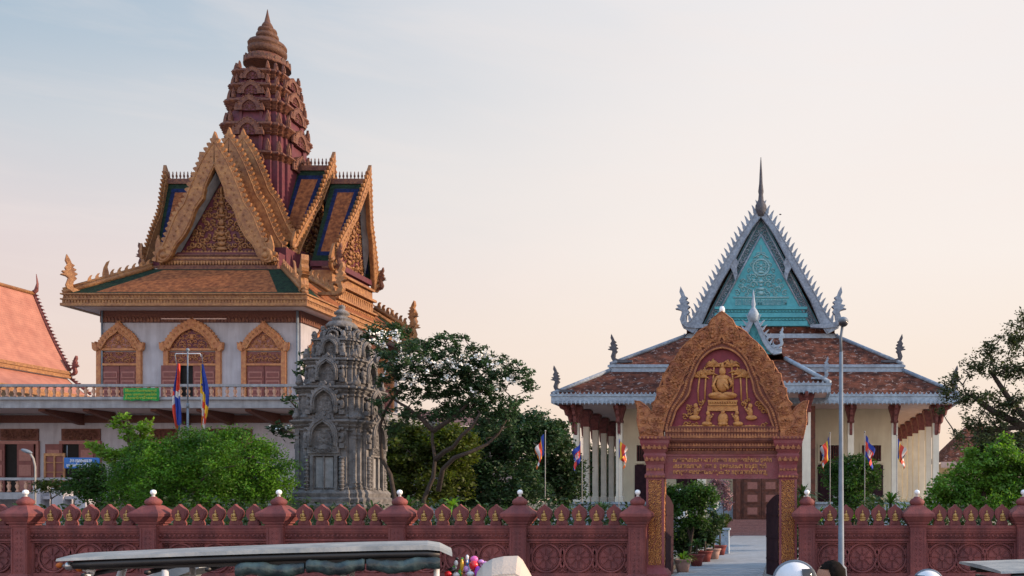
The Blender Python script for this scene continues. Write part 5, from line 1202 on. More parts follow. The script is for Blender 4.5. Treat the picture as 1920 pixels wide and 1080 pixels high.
# frangipani beside the stupa
Y = 35.5
def PP(u, v, dy=0): p = P(u, v, Y+dy); return (p.x, p.y, p.z)
fr_tr = [[PP(790, 1060), PP(795, 935), PP(812, 895), PP(816, 860), PP(810, 825), PP(812, 805)], [PP(742, 1060), PP(740, 935, .5), PP(732, 890, .5), PP(716, 860, .5), PP(712, 800, .5), PP(722, 770, .5), PP(745, 735)],
         [PP(816, 862), PP(834, 846, -.2), PP(850, 838, -.4), PP(866, 816, -.5), PP(885, 800, -.6), PP(900, 775, -.6)], [PP(812, 808), PP(840, 790), PP(870, 765), PP(890, 738)], [PP(812, 808), PP(790, 785), PP(765, 765), PP(740, 750)], [PP(822, 920), PP(830, 880, -.3), PP(852, 858, -.5), PP(885, 846, -.5), PP(915, 832), PP(935, 812), PP(950, 785)]]
bl = [BL(u, v, Y, a, c, dy=dy) for u, v, a, c, dy in ((730, 620, 42, 14, .3), (745, 650, 50, 34, 0), (800, 660, 38, 28, 0), (845, 640, 34, 22, 0), (880, 665, 40, 34, 0), (930, 690, 38, 30, 0), (965, 700, 30, 26, 0), (985, 725, 20, 22, 0), (850, 700, 55, 32, 0), (780, 700, 50, 34, 0), (905, 735, 55, 30, 0), (960, 755, 36, 22, 0), (830, 680, 60, 40, 0), (900, 700, 60, 40, .6), (770, 740, 40, 22, .6), (880, 760, 60, 16, .8), (985, 705, 22, 16, 0), (800, 778, 60, 14, .5), (870, 776, 50, 18, .5), (740, 790, 28, 34, .8), (925, 780, 46, 22, .3), (700, 640, 20, 40, .5), (735, 700, 38, 40, 0), (820, 735, 50, 16, .5), (935, 800, 48, 30, .5), (720, 760, 22, 26, 0), (760, 670, 50, 30, -1.2), (870, 720, 50, 26, 1.2))]
tree('frangipani_tree', 'large spreading frangipani tree with bare forked limbs, right of the stone stupa', 'tree', (PX(790, Y), Y, 0), fr_tr, bl,
     'leaf_frang', 1150, .14, 19, .17, 15, bark='bark_dark', aspect=.36, shell=.45, r0=.10, nb=300, br=.017, flowers=95, fl_blob=[BL(900, 700, 34.8, 70, 40), BL(720, 630, 34.4, 34, 20), BL(725, 660, 34.4, 30, 46), BL(760, 690, 34.4, 30, 30), BL(800, 700, 34.6, 40, 30)])
Y = 38.6
tree('frangipani_tree', 'small white-blossomed frangipani branch tree peeping out left behind the stone stupa', 'tree', (PX(600, Y), Y, 0), [[PP(600, 1020), PP(598, 860), PP(580, 800), PP(560, 770)], [PP(598, 850), PP(560, 815), PP(520, 803)], [PP(585, 800), PP(575, 730), PP(572, 690)]],
     [BL(568, 690, Y, 16, 14), BL(560, 740, Y, 10, 10), BL(540, 745, Y, 12, 8), BL(555, 775, Y, 10, 12), BL(520, 802, Y, 20, 8), BL(540, 812, Y, 12, 10), BL(580, 660, Y, 8, 12)], 'leaf_frang', 40, .18, 14, .24, 16, aspect=.36, nb=24, r0=.07, br=.03, flowers=12, fl_blob=[BL(560, 735, Y-.3, 14, 40), BL(522, 800, Y-.3, 20, 6)])
# trees behind
Y = 44
tree('leafy_tree', 'yellow-green backlit tree low behind the bare limbs of the frangipani', 'tree', (PX(800, Y), Y, 0), [[(PX(800, Y), Y, 0), (PX(800, Y), Y, 3), (PX(805, Y), Y, 4.6)]],
     [BL(770, 850, Y, 70, 40), BL(840, 845, Y, 62, 34), BL(740, 900, Y, 50, 50), BL(810, 900, Y, 80, 50), BL(745, 808, Y, 34, 20), BL(860, 815, Y, 34, 20), BL(800, 815, Y, 40, 16)], 'leaf_olive', 420, .34, 55, .19, 17, nb=30, shell=.5)
Y = 47
tree('leafy_tree', 'broad mid-green tree behind the frangipani crown and left of the flag', 'tree', (PX(930, Y), Y, 0), [[(PX(930, Y), Y, 0), (PX(932, Y), Y, 4), (PX(940, Y), Y, 6)]],
     [BL(900, 860, Y, 66, 66), BL(950, 815, Y, 66, 50), BL(860, 830, Y, 50, 30), BL(1000, 805, Y, 48, 32), BL(960, 910, Y, 70, 50), BL(1030, 820, Y, 26, 26), BL(870, 920, Y, 60, 40)], 'leaf_frang', 560, .36, 55, .2, 18, nb=30, shell=.5, flowers=8)
Y = 52
tree('dark_tree', 'very dark round tree touching the left columns of the prayer hall', 'tree', (PX(1050, Y), Y, 0), [[(PX(1050, Y), Y, 0), (PX(1050, Y), Y, 3), (PX(1052, Y), Y, 5)]],
     [BL(1045, 850, Y, 44, 60), BL(1010, 880, Y, 46, 66), BL(1060, 900, Y, 40, 50), BL(1035, 815, Y, 34, 30)], 'leaf_dark', 300, .4, 52, .22, 19, nb=16, shell=.5)
Y = 95
for i, (u, v, lb) in enumerate(((1120, 890, 'distant dark tree seen between the left columns of the prayer hall'), (1150, 900, 'distant tree deep behind the second left column of the prayer hall'))):
    tree('distant_tree', lb, 'tree', (PX(u, Y+i*4), Y+i*4, 0), [[(PX(u, Y+i*4), Y+i*4, 0), (PX(u, Y+i*4), Y+i*4, 4)]], [BL(u, v+10, Y+i*4, 60, 62)], 'leaf_dark', 110, .9, 50, .5, 30+i, nb=6)
# bushes before the prayer hall
Y = 44
tree('round_bush', 'rounded dark green bush beside the blue street lamp, before the prayer hall windows', 'bush', (PX(1602, Y), Y, 0), [[(PX(1606, Y), Y, 0), (PX(1605, Y), Y, 1.5), (PX(1602, Y), Y, 2.6)], [(PX(1615, Y), Y, 0), (PX(1617, Y), Y, 1.6), (PX(1610, Y), Y, 2.6)]],
     [BL(1590, 900, Y, 44, 42), BL(1620, 895, Y, 34, 36), BL(1570, 880, Y, 30, 24), BL(1605, 870, Y, 34, 16), BL(1600, 935, Y, 42, 20)], 'leaf_mid', 260, .24, 50, .14, 20, nb=16, flowers=8, r0=.09)
Y = 31
tree('lush_bush', 'big lush light green bush at the right edge, behind the wall', 'bush', (PX(1840, Y), Y, 0), [[(PX(1840, Y), Y, 0), (PX(1842, Y), Y, 1.5), (PX(1845, Y), Y, 2.6)]],
     [BL(1785, 915, Y, 44, 34), BL(1830, 890, Y, 44, 44), BL(1880, 875, Y, 42, 44), BL(1920, 905, Y, 50, 50), BL(1760, 945, Y, 28, 28), BL(1850, 935, Y, 80, 34), BL(1885, 840, Y, 20, 20), BL(1820, 855, Y, 16, 18), BL(1960, 890, Y, 40, 40)], 'leaf_lush', 520, .20, 50, .13, 21, nb=40, aspect=.5, shell=.6)
Y = 41
tr2 = [[PP(1990, 1040), PP(1985, 880), PP(1960, 820), PP(1920, 800), PP(1870, 805), PP(1830, 812)], [PP(1985, 880), PP(1990, 780), PP(1960, 700)], [PP(1960, 820), PP(1900, 760), PP(1860, 700)], [PP(1920, 800), PP(1860, 770), PP(1820, 740)]]
tree('acacia_tree', 'tall fine-leaved tree with sky showing through, rising at the right edge', 'tree', (PX(1990, Y), Y, 0), tr2,
     [BL(u, v, Y, a, c) for u, v, a, c in ((1905, 640, 50, 40), (1860, 665, 34, 28), (1885, 700, 50, 34), (1830, 690, 34, 24), (1785, 715, 28, 20), (1800, 745, 30, 24), (1840, 745, 40, 30), (1890, 760, 44, 34), (1815, 790, 30, 22), (1795, 820, 24, 18), (1850, 820, 36, 22), (1930, 600, 40, 24), (1960, 680, 50, 60), (1950, 780, 60, 50), (1905, 840, 44, 30), (1775, 745, 18, 14), (1870, 790, 50, 26), (1768, 730, 12, 18), (1765, 770, 14, 12))],
     'leaf_right', 560, .24, 21, .16, 22, bark='bark_dark', aspect=.45, shell=.15, r0=.2, nb=230, br=.025)
Y = 70
tree('leafy_tree', 'dark brown-green tree low behind the lush bush at right', 'tree', (PX(1880, Y), Y, 0), [[(PX(1880, Y), Y, 0), (PX(1880, Y), Y, 4)]], [BL(1880, 850, Y, 60, 50), BL(1930, 860, Y, 50, 60)], 'leaf_dark', 180, .6, 45, .35, 23, nb=10)
# inside the gate
Y = 31
tree('garden_tree', 'green garden tree with white buds seen through the gateway opening', 'tree', (PX(1290, Y), Y, 0), [[(PX(1290, Y), Y, 0), (PX(1300, Y), Y, 1.3), (PX(1320, Y), Y, 2.1)], [(PX(1295, Y), Y, .8), (PX(1280, Y), Y, 2.0)]],
     [BL(1300, 925, Y, 44, 22), BL(1270, 930, Y, 24, 26), BL(1325, 935, Y, 24, 26), BL(1285, 965, Y, 30, 26), BL(1310, 975, Y, 20, 18), BL(1260, 960, Y, 20, 50)], 'leaf_mid', 270, .16, 40, .10, 24, nb=20, flowers=9, r0=.06, br=.02, bark='bark_dark', fsize=.09)
tree('shrub', 'deep green undergrowth below the garden tree inside the gateway', 'shrub', (PX(1285, 32), 32, 0), [[(PX(1285, 32), 32, 0), (PX(1285, 32), 32, .8)]], [BL(1285, 1010, 32, 40, 34), BL(1320, 1000, 32, 24, 24), BL(1335, 980, 33, 14, 20)], 'leaf_dark', 130, .2, 40, .14, 25, nb=8)
tree('bougainvillea', 'dusty pink bougainvillea hanging by the door inside the gateway', 'shrub', (PX(1358, 46), 46, 0), [[(PX(1358, 46), 46, 0), (PX(1356, 46), 46, 2.2)]], [BL(1356, 918, 46, 12, 20), BL(1362, 940, 46, 10, 16), BL(1345, 905, 46, 10, 8)], 'pinkpetal', 60, .18, 30, .12, 26, nb=10, r0=.04, br=.015)
tree('shrub', 'small orange-tinted shrub on a pedestal beside the path', 'shrub', (PX(1352, 38), 38, 0), [[(PX(1352, 38), 38, .6), (PX(1352, 38), 38, 1.1)]], [BL(1352, 975, 38, 18, 14), BL(1350, 990, 38, 14, 12)], 'leaf_olive', 44, .12, 26, .11, 27, nb=10, r0=.03, br=.012)
# fronds: cordylines / palms behind the wall
def fronds(name, label, u, v, Y, n, L, m, seed, wd=.06, spread=1.0, z0=None, up=.9, group=None, cat='plant'):
    g = random.Random(seed); x, z = PX(u, Y), PZ(v, Y); t = thing(name, label, cat, (x, Y, 0 if z0 is None else z0), group)
    b = MB(); b.tube([(x, Y, 0 if z0 is None else z0), (x, Y, z)], .04, 6); build(b, 'stem', M['bark'], t)
    b = MB()
    for k in range(n):
        a = g.uniform(0, 6.283); el = g.uniform(.25, 1.45)*up; l = L*g.uniform(.7, 1.15); d = Vector((math.cos(a)*spread, math.sin(a)*.7, 0)); s = Vector((-math.sin(a), math.cos(a), 0))
        pts = []
        for q in range(5):
            t_ = q/4; pts.append(Vector((x, Y, z)) + d*l*t_*math.cos(el) + Vector((0, 0, l*t_*math.sin(el) - l*.55*t_*t_)))
        vs_ = []; ws = (.3, .9, 1, .7, .08)
        for p, w_ in zip(pts, ws): vs_ += [p-s*wd*w_, p+s*wd*w_]
        b.add(vs_, [(2*i, 2*i+1, 2*i+3, 2*i+2) for i in range(4)])
    build(b, 'fronds', M[m], t); return t
for i, (u, v, Y, n, L, m, lb) in enumerate((
    (765, 955, 27, 46, 1.05, 'leaf_mid', 'tall spiky green palm just right of the fourth wall pillar'), (848, 950, 27, 26, .75, 'leaf_yellow', 'yellow-green feathery palm behind the wall under the frangipani'),
    (905, 962, 27, 40, .9, 'leaf_blue', 'blue-green arching palm behind the wall, left of the fifth pillar'), (700, 960, 27.5, 34, .8, 'leaf_blue', 'spiky plant at the right foot of the stone stupa'),
    (1060, 962, 27, 30, .7, 'leaf_mid', 'low green fronds behind the wall beside the first flag pole'), (1130, 960, 28, 34, .8, 'leaf_blue', 'arching blue-green fronds before the hall plinth, left of the gateway'),
    (1505, 930, 27, 40, .8, 'leaf_blue', 'spiky fronds squeezed between the gateway and the right wall pillar'), (1640, 962, 27, 30, .7, 'leaf_yellow', 'pale green fronds behind the right wall near the third flag'),
    (1670, 945, 27, 50, .9, 'leaf_mid', 'dense upright green plant left of the second right-hand pillar'), (1535, 965, 26.5, 26, .6, 'leaf_mid', 'low strappy plant behind the first crest tiles right of the gateway'),
    (160, 970, 27, 26, .6, 'leaf_mid', 'small leafy plant behind the second pillar from the left'))):
    fronds('palm_plant', lb, u, v, Y, n, L, m, 40+i, wd=.035)
for i, (u, v, lb) in enumerate(((1532, 975, 'yellow croton leaves beside the street lamp, left of it'), (1600, 972, 'yellow croton leaves right of the street lamp behind the crest tiles'))):
    fronds('croton_plant', lb, u, v, 25.6, 22, .3, 'leaf_yellow', 60+i, wd=.06)
# potted plants along the path
PL = [(1280, 1050, 27.0, 'yellow-green spiky palm in a pale pot, nearest the gateway', 'leaf_yellow', .6, 'potpink'), (1306, 1022, 29.5, 'leafy dark plant in a red pot, second along the path', 'leaf_mid', .5, 'pot'),
      (1322, 1010, 31.5, 'dark bushy plant in a red pot, third along the path', 'leaf_blue', .5, 'pot'), (1338, 990, 33.0, 'slim variegated plant in a pink pot beside the path', 'leaf_olive', .5, 'potpink'), (1350, 975, 35.5, 'trailing light green plant in the large dark red planter', 'leaf_mid', .45, 'pot')]
for i, (u, v, Y, lb, m, L, pm) in enumerate(PL):
    x = PX(u, Y); h = .38; t = fronds('potted_plant', lb, u, v, Y, 44, L, m, 70+i, wd=.03, group='potted plants along the path')
    b = MB(); b.lathe([(.17, 0), (.22, h*.6), (.26, h*.9), (.28, h*.92), (.28, h), (.23, h), (.2, h-.06), (0, h-.06)], x, Y, 14); build(b, 'pot', M[pm], t)
b = MB(); x = PX(1354, 36.5); b.box(x-.25, x+.28, 36.2, 36.8, 0, .95); b.box(x-.3, x+.33, 36.15, 36.85, .95, 1.02)
pd_ = thing('pedestal', 'pale blue pedestal standing beside the path behind the potted plants', 'pedestal', (x, 36.5, 0)); build(b, 'pedestal_block', M['ltblue'], pd_)
# hedge strip behind the wall
rg = np.random.default_rng(5); pts = []
for (x0_, x1_) in ((-23, -3.5), (.15, 7.6)):
    n = int((x1_-x0_)*1200); pts.append(np.stack([rg.uniform(x0_, x1_, n), rg.uniform(25.0, 29.2, n), rg.uniform(.1, 1, n)], 1)); q_ = pts[-1]; q_[:, 2] *= 1.62+.42*np.sin(q_[:, 0]*2.1+np.sin(q_[:, 0]*.7)*3)*.6+.25*np.sin(q_[:, 0]*5.3)+.2
me = leaf_mesh('ground_cover', np.concatenate(pts), .15, M['leaf_dark'], 5, .5); link(me, 'ground_cover', None, 'dark green ground cover behind the boundary wall', 'ground cover', kind='stuff')
# ------------------------------------------------------------------ salmon-roofed hall at far left
oh = thing('roofed_hall', 'temple hall with a steep salmon roof and golden eaves at the left edge', 'temple hall', (-62, 62, 0))
b = MB(); Ya, Yb = 44.0, 75.0; xr, zr_ = -62.1, 19.2; xe, ze_ = -59.1, 12.8
def slope(b, x0, z0, x1, z1, ya, yb, n=8, sag=.35):
    for k in range(n):
        t0, t1 = k/n, (k+1)/n; f = lambda t: (x0+(x1-x0)*t, z0+(z1-z0)*t - sag*math.sin(math.pi*t))
        a, c = f(t0), f(t1); b.add([(a[0], ya, a[1]), (c[0], ya, c[1]), (c[0], yb, c[1]), (a[0], yb, a[1])], [(0, 1, 2, 3)])
slope(b, xr, zr_, xe, ze_, Ya, Yb); slope(b, xr, zr_, xr-3, ze_, Ya, Yb); up = build(b, 'upper_roof', M['tile_pink'], oh)
b = MB(); b.tube([(xr, Ya, zr_+.1), (xr, Yb, zr_+.1)], .16, 6); b.box(xe-.15, xe+.12, Ya, Yb, ze_-.55, ze_+.02); b.box(xe-.1, xe+.2, Ya, Yb, ze_-.25, ze_-.1); build(b, 'gold_eave', M['gold'], up)
b = MB(); slope(b, xe-.2, ze_-.55, xe+1.6, ze_-2.0, Ya, Yb, 4, .1); lo = build(b, 'lower_roof', M['tile_pink'], oh)
b = MB(); b.box(xe+1.45, xe+1.7, Ya, Yb, ze_-2.5, ze_-2.0); build(b, 'gold_eave', M['gold'], lo)
b = MB(); b.box(xr-2.5, xe+.3, Ya+1, Yb-1, 0, ze_-2.2); build(b, 'wall', M['cream'], oh)
b = MB()
c_ = [(xr+(xe-xr)*t, zr_+(ze_-zr_)*t-.35*math.sin(math.pi*t)) for t in [k/12 for k in range(13)]]
RF = Frame((0, Yb+.05, 0), (1,0,0), (0,0,1), (0,-1,0)); b.tube([RF(x, z+.12) for x, z in c_], .13, 6); teeth(b, RF, c_, 22, .26, .34, .12, 0, HOOK)
c2 = [(xe-.1, ze_-.5), (xe+1.7, ze_-1.95)]; b.tube([RF(x, z+.1) for x, z in c2], .12, 6); teeth(b, RF, c2, 8, .2, .3, .12, 0, HOOK); build(b, 'rake_flames', M['cap'], up)
b = MB(); b.tube([(xr-.2, Yb, zr_), (xr+.25, Yb, zr_+.35), (xr+.35, Yb, zr_+.9), (xr+.25, Yb, zr_+1.7)], [.22, .16, .08, .02], 6); build(b, 'horn_finial', M['cap'], up)
naga('naga_finial', Frame((xe+.1, Yb, ze_-.3), (1,0,0), (0,0,1), (0,-1,0)), 1.5, M['cap'], oh)
# distant house at right
Y = 78
dh = thing('distant_house', 'cream house with a dull purple-red roof far behind the lush bush', 'house', (20, Y, 0))
b = MB(); x0_, x1_ = PX(1766, Y), PX(1990, Y); ze2 = PZ(866, Y); b.box(x0_+.6, x1_, Y+.8, Y+9, 0, ze2); hw_ = build(b, 'wall', M['cream'], dh)
b = MB(); zr2 = PZ(800, Y+5); b.add([(x0_, Y, ze2), (x1_, Y, ze2), (x1_-4, Y+5, zr2), (x0_+3, Y+5, zr2)], [(0,1,2,3)]); b.add([(x0_, Y, ze2), (x0_+3, Y+5, zr2), (x0_, Y+10, ze2)], [(0,1,2)]); build(b, 'roof', M['tile_red'], dh)
b = MB(); b.box(x0_-.1, x1_, Y-.1, Y+.1, ze2-.5, ze2); build(b, 'fascia', M['soffit'], dh)
b = MB(); 
for k in range(3): b.box(x0_+2+k*2.5, x0_+3.2+k*2.5, Y+.72, Y+.79, 1.6, 3.6)
build(b, 'window', M['shutter'], dh)
# long pinkish outbuilding behind the trees
ob_ = thing('outbuilding', 'low pinkish building glimpsed through the frangipani branches', 'building', (-24, 74, 0))
b = MB(); Y = 74; b.box(PX(700, Y), PX(915, Y), Y, Y+8, 0, PZ(800, Y)); build(b, 'wall', M['soffit'], ob_)
b = MB(); x0_, x1_ = PX(690, Y), PX(925, Y); b.add([(x0_, Y-.8, PZ(800, Y)), (x1_, Y-.8, PZ(800, Y)), (x1_-3, Y+4, PZ(768, Y)), (x0_+2, Y+4, PZ(762, Y))], [(0,1,2,3)]); build(b, 'roof', M['tile_pink'], ob_)
# white planters and steps at far left
pl_ = thing('planter_steps', 'white concrete planter blocks and grey steps below the gallery at far left', 'steps', (PX(110, 42), 42, 0))
b = MB(); Yp = 41
for (u0, u1, v0, v1) in ((62, 76, 950, 908), (95, 118, 962, 915), (140, 160, 956, 930)): b.box(PX(u0, Yp), PX(u1, Yp), Yp, Yp+.6, 0, PZ(v1, Yp))
b.box(PX(60, Yp), PX(160, Yp), Yp+.1, Yp+.5, PZ(936, Yp), PZ(930, Yp)); build(b, 'planter', M['wall_white'], pl_)
b = MB()
for k in range(6): b.box(PX(100, Yp), PX(185, Yp), Yp-1.8+k*.3, Yp-.02, .0 if k == 0 else 0+k*.28-.001, (k+1)*.28)
build(b, 'stair', M['slab_grey'], pl_)
# ------------------------------------------------------------------ blue sign, green banner
M['signblue'] = mat('blue_sign_vinyl', (.012,.13,.42), (.01,.10,.34), .5, 3); M['signwhite'] = mat('white_lettering', (.8,.82,.84), (.7,.72,.74), .6, 4)
Ys = 45.9; t = thing('blue_sign', 'blue sign with white lettering hanging on the gallery beside the lattice door', 'sign', (PX(152, Ys), Ys, PZ(878, Ys)))
b = MB(); b.box(PX(120, Ys), PX(186, Ys), Ys, Ys+.05, PZ(878, Ys), PZ(858, Ys)); sb = build(b, 'sign_board', M['signblue'], t)
text_mesh("វតត ឧណណាលោម", .25, .008, front(PX(152, Ys), Ys-.01, PZ(864, Ys)), M['signwhite'], 'lettering', sb, 1.1); text_mesh("សូមសវាគមន៍មកកាន់ការិយាល័យ", .2, .008, front(PX(150, Ys), Ys-.01, PZ(872.5, Ys)), M['signwhite'], 'lettering', sb, 1.35)
b = MB(); b.tube([(PX(125, Ys), Ys+.03, PZ(858, Ys)), (PX(125, Ys), Ys+.03, PZ(835, Ys))], .02, 4); b.tube([(PX(180, Ys), Ys+.03, PZ(858, Ys)), (PX(180, Ys), Ys+.03, PZ(835, Ys))], .02, 4); build(b, 'hanger', M['metal_grey'], t)
M['bgreen'] = mat('green_banner_cloth', (.015,.28,.06), (.01,.2,.045), .7, 4); M['byellow'] = mat('yellow_banner_script', (.45,.50,.04), (.35,.42,.04), .7, 4)
Yb_ = TB-.16; t = thing('green_banner', 'green cloth banner with yellow writing tied along the terrace balustrade', 'banner', (PX(266, Yb_), Yb_, 7.0))
b = MB(); n = 24; x0_, x1_ = PX(232, Yb_), PX(300, Yb_)
def bz(i, j): x = x0_+(x1_-x0_)*i/n; return (x, Yb_-.02-.03*math.sin(i*1.1)-.02*math.sin(j*1.7+i), PZ(751, Yb_)+(PZ(727.5, Yb_)-PZ(751, Yb_))*j/6 + .02*math.sin(i*.8)*(j == 0))
b.add([bz(i, j) for j in range(7) for i in range(n+1)], [(j*(n+1)+i, j*(n+1)+i+1, (j+1)*(n+1)+i+1, (j+1)*(n+1)+i) for j in range(6) for i in range(n)], 0, True)
bb = build(b, 'cloth', M['bgreen'], t)
for z, tx in ((PZ(733, Yb_), "ពិធីបុណយកឋិនទានមហាសាមគគី"), (PZ(740, Yb_), "សូមគោរពសវាគមន៍ពុទធបរិស័ទ"), (PZ(746.5, Yb_), "ចំណុះជើងវតតជិតឆងាយ")): text_mesh(tx, .16, .004, front((x0_+x1_)/2, Yb_-.075, z), M['byellow'], 'lettering', bb, 1.6)
# ------------------------------------------------------------------ flags
M['f_blue'] = mat('flag_blue', (.02,.055,.34), (.015,.04,.27), .7, 5); M['f_red'] = mat('flag_red', (.66,.06,.03), (.55,.045,.025), .7, 5); M['f_white'] = mat('flag_white', (.6,.6,.6), (.5,.5,.52), .7, 5)
M['f_yellow'] = mat('flag_yellow', (.80,.50,.03), (.7,.42,.03), .7, 5); M['f_orange'] = mat('flag_orange', (.55,.14,.02), (.45,.11,.02), .7, 5)
FM = [M[k] for k in ('f_blue', 'f_red', 'f_white', 'f_yellow', 'f_orange')]
def flag(parent, x, y, ztop, H, L, kind, s=1, seed=1, label=None, wide=.34):
    """limp flag: hoist along the pole, fly hanging down in folds. kind 'k' = blue-red-blue with temple, 'b' = five stripes"""
    g = random.Random(seed); n, m_ = 22, 18; ph = g.uniform(0, 6); b = MB(); vs_ = []
    for j in range(m_+1):
        tt = j/m_                      # down the hoist
        for i in range(n+1):
            q = i/n                    # out along the fly
            out_ = wide*(math.sin(q*1.9)*.75 + .12*math.sin(q*9+ph)) * (1-.25*tt)
            vs_.append((x+s*out_+s*.05*math.sin(tt*7+ph)*q, y-.10*math.sin(q*11+tt*3+ph)*q-.03, ztop - tt*H*(1-.42*q) - L*q*.86*(1-.1*math.cos(tt*3))))
    b.add(vs_, [], 0)
    for j in range(m_):
        for i in range(n):
            q, tt = (i+.5)/n, (j+.5)/m_
            if kind == 'k':
                c = 1 if .25 < tt < .75 else 0
                if .33 < q < .67 and .36 < tt < .68 and (tt > .58 or abs(q-.5) < .05 or abs(abs(q-.5)-.12) < .03): c = 2
            else:
                c = (0, 3, 1, 2, 4)[int(q*6)] if q < 5/6 else (0, 3, 1, 2, 4)[int(tt*5)]
            k = j*(n+1)+i; b.f.append([k, k+1, k+n+2, k+n+1]); b.m.append(c); b.sm.append(True)
    build(b, 'flag', FM, parent, label)
Y = 36.8; x = PX(352, Y); t = thing('flagpole', 'tall grey T-shaped flagpole carrying two limp flags above the big bush', 'flagpole', (x, Y, 0))
b = MB(); b.tube([(x, Y, 0), (x, Y, PZ(760, Y))], .042, 8); b.tube([(x, Y, PZ(760, Y)), (x, Y, PZ(658, Y))], .028, 8); b.ball((x, Y, PZ(656, Y)), .07, 0); b.tube([(x, Y, PZ(765, Y)), (x, Y, PZ(756, Y))], .058, 8); build(b, 'pole', M['metal_grey'], t)
b = MB(); a0, a1 = PX(328, Y), PX(377, Y); z = PZ(663, Y); b.tube([(a0, Y, z-.12), (a0+.04, Y, z), (a1-.04, Y, z), (a1, Y, z-.12)], .022, 6); build(b, 'crossbar', M['white_metal'], t)
def limp(parent, x, y, z1, z0, w_, kind, seed, label):
    """fully furled flag hanging straight down"""
    g = random.Random(seed); n, m_ = 16, 30; b = MB(); vs_ = []; 
    for j in range(m_+1):
        t_ = j/m_; ww = w_*(.15+.85*min(1, t_*2.2))*(1-.55*max(0, t_-.72)/.28)
        for i in range(n+1):
            q = i/n-.5; vs_.append((x+q*ww+.05*math.sin(t_*5+seed), y+.07*math.sin(q*16+t_*4+seed), z1+(z0-z1)*t_*(1-.10*abs(math.sin(q*5+seed)))))
    b.add(vs_, [], 0)
    for j in range(m_):
        for i in range(n):
            q, t_ = (i+.5)/n, (j+.5)/m_
            if kind == 'k': c = (1 if q > .3 else 0) if t_ < .44 else (2 if (t_ < .54 and q > .45) or (.5 < t_ < .62 and q < .25) else (1 if q < .28 else 0))
            else: d_ = t_+(.5-q)*.45; c = 0 if d_ < .50 else 3 if d_ < .68 else 1 if d_ < .80 else 2 if d_ < .93 else 4; c = 3 if (t_ < .3 and q < .25) else 2 if (.45 < t_ < .72 and q < .3) else c
            k = j*(n+1)+i; b.f.append([k, k+1, k+n+2, k+n+1]); b.m.append(c); b.sm.append(True)
    build(b, 'flag', FM, parent, label)
limp(t, PX(333, Y), Y, PZ(682, Y), PZ(808, Y),   .32, 'k', 2, 'blue and red flag furled on the left arm'); limp(t, PX(382, Y), Y, PZ(683, Y), PZ(806, Y),   .28, 'b', 5, 'blue, yellow, red and white striped flag on the right arm')
b = MB()
for (u, v0, v1) in ((328, 663, 684), (378, 664, 685)): b.tube([(PX(u, Y), Y, PZ(v0, Y)), (PX(u+3, Y), Y, PZ(v1, Y))], .012, 4)
build(b, 'halyard', M['metal_grey'], t)
GRP = 'small flags on thin poles behind the wall'
for (u, v, vt, kind, s, Yf, lb, H, L) in ((1022, 955, 808, 'b', -1, 29, 'thin pole with a striped flag before the dark tree', .55, .65), (1091, 955, 820, 'k', -1, 29, 'thin pole with a blue and red flag at the hall corner column', .5, .6), (1160, 955, 815, 'b', 1, 29, 'thin pole with a crumpled striped flag before the second hall column', .5, .55),
                                   (1556, 965, 812, 'b', -1, 28, 'thin pole with an orange and white striped flag left of the street lamp', .55, .6), (1621, 965, 810, 'k', 1, 28, 'thin pole with a blue and red flag before the round bush', .55, .6), (1681, 965, 816, 'b', 1, 28, 'thin pole with a striped flag at the right of the round bush', .5, .55)):
    x = PX(u, Yf); t = thing('small_flagpole', lb, 'flagpole', (x, Yf, 0), GRP)
    b = MB(); b.tube([(x, Yf, 0), (x+.01, Yf, PZ(vt, Yf))], .013, 6); b.ball((x+.01, Yf, PZ(vt, Yf)), .028, 0, 8, 6); build(b, 'pole', M['kerb'], t)
    flag(t, x, Yf, PZ(vt+6, Yf), H*1.2, L*1.25, kind, s, int(u))
# ------------------------------------------------------------------ lamps
Y = 21.9; x = PX(1577, Y); t = thing('street_lamp', 'tall slim blue-grey street lamp with a round head, right of the gateway', 'street lamp', (x, Y, 0))
b = MB(); b.lathe([(.16, 0), (.13, .5), (.075, .56), (.055, 3.2), (.045, PZ(660, Y))], x, Y, 12); b.tube([(x, Y, PZ(662, Y)), (x-.01, Y-.02, PZ(635, Y)), (x+.03, Y-.08, PZ(612, Y))], .035, 8); build(b, 'pole', M['metal_grey'], t)
b = MB(); c_ = Vector((x+.045, Y-.12, PZ(604, Y))); b.ball(c_, (.125, .2, .10), 0, 14, 10); hd = build(b, 'lamp_head', M['metal_grey'], t)
b = MB(); b.ball(c_-Vector((0, .02, .05)), (.115, .17, .09), 0, 14, 8); build(b, 'lens', mat('smoked_lens', (.05,.05,.06), (.04,.04,.05), .15, 3), hd)
Y = 40; x = PX(66, Y); t = thing('small_lamp', 'small grey lamp on a thin bent pole before the gallery', 'lamp', (x, Y, 0))
b = MB(); b.tube([(x, Y, 0), (x, Y, PZ(875, Y)), (x-.08, Y, PZ(860, Y)), (x-.22, Y, PZ(850, Y))], .04, 8); build(b, 'pole', M['kerb'], t)
b = MB(); b.ball((x-.38, Y, PZ(846, Y)), (.26, .13, .08), 0, 12, 8, Matrix.Rotation(.35, 3, 'Y')); build(b, 'lamp_head', M['metal_grey'], t)
# bird
b = MB(); p = P(1463, 402, 70); b.ball(p, (.10, .06, .05), 0)
t = thing('bird', 'tiny dark bird flying beside the spire of the turquoise gable', 'bird', tuple(p))
b.add([p+Vector((-.02, 0, .02)), p+Vector((-.22, .06, .10)), p+Vector((-.16, -.08, .04))], [(0, 1, 2)]); b.add([p+Vector((.02, 0, .02)), p+Vector((.24, .05, .08)), p+Vector((.18, -.07, .03))], [(0, 1, 2)]); build(b, 'body', M['dkgrey'], t)
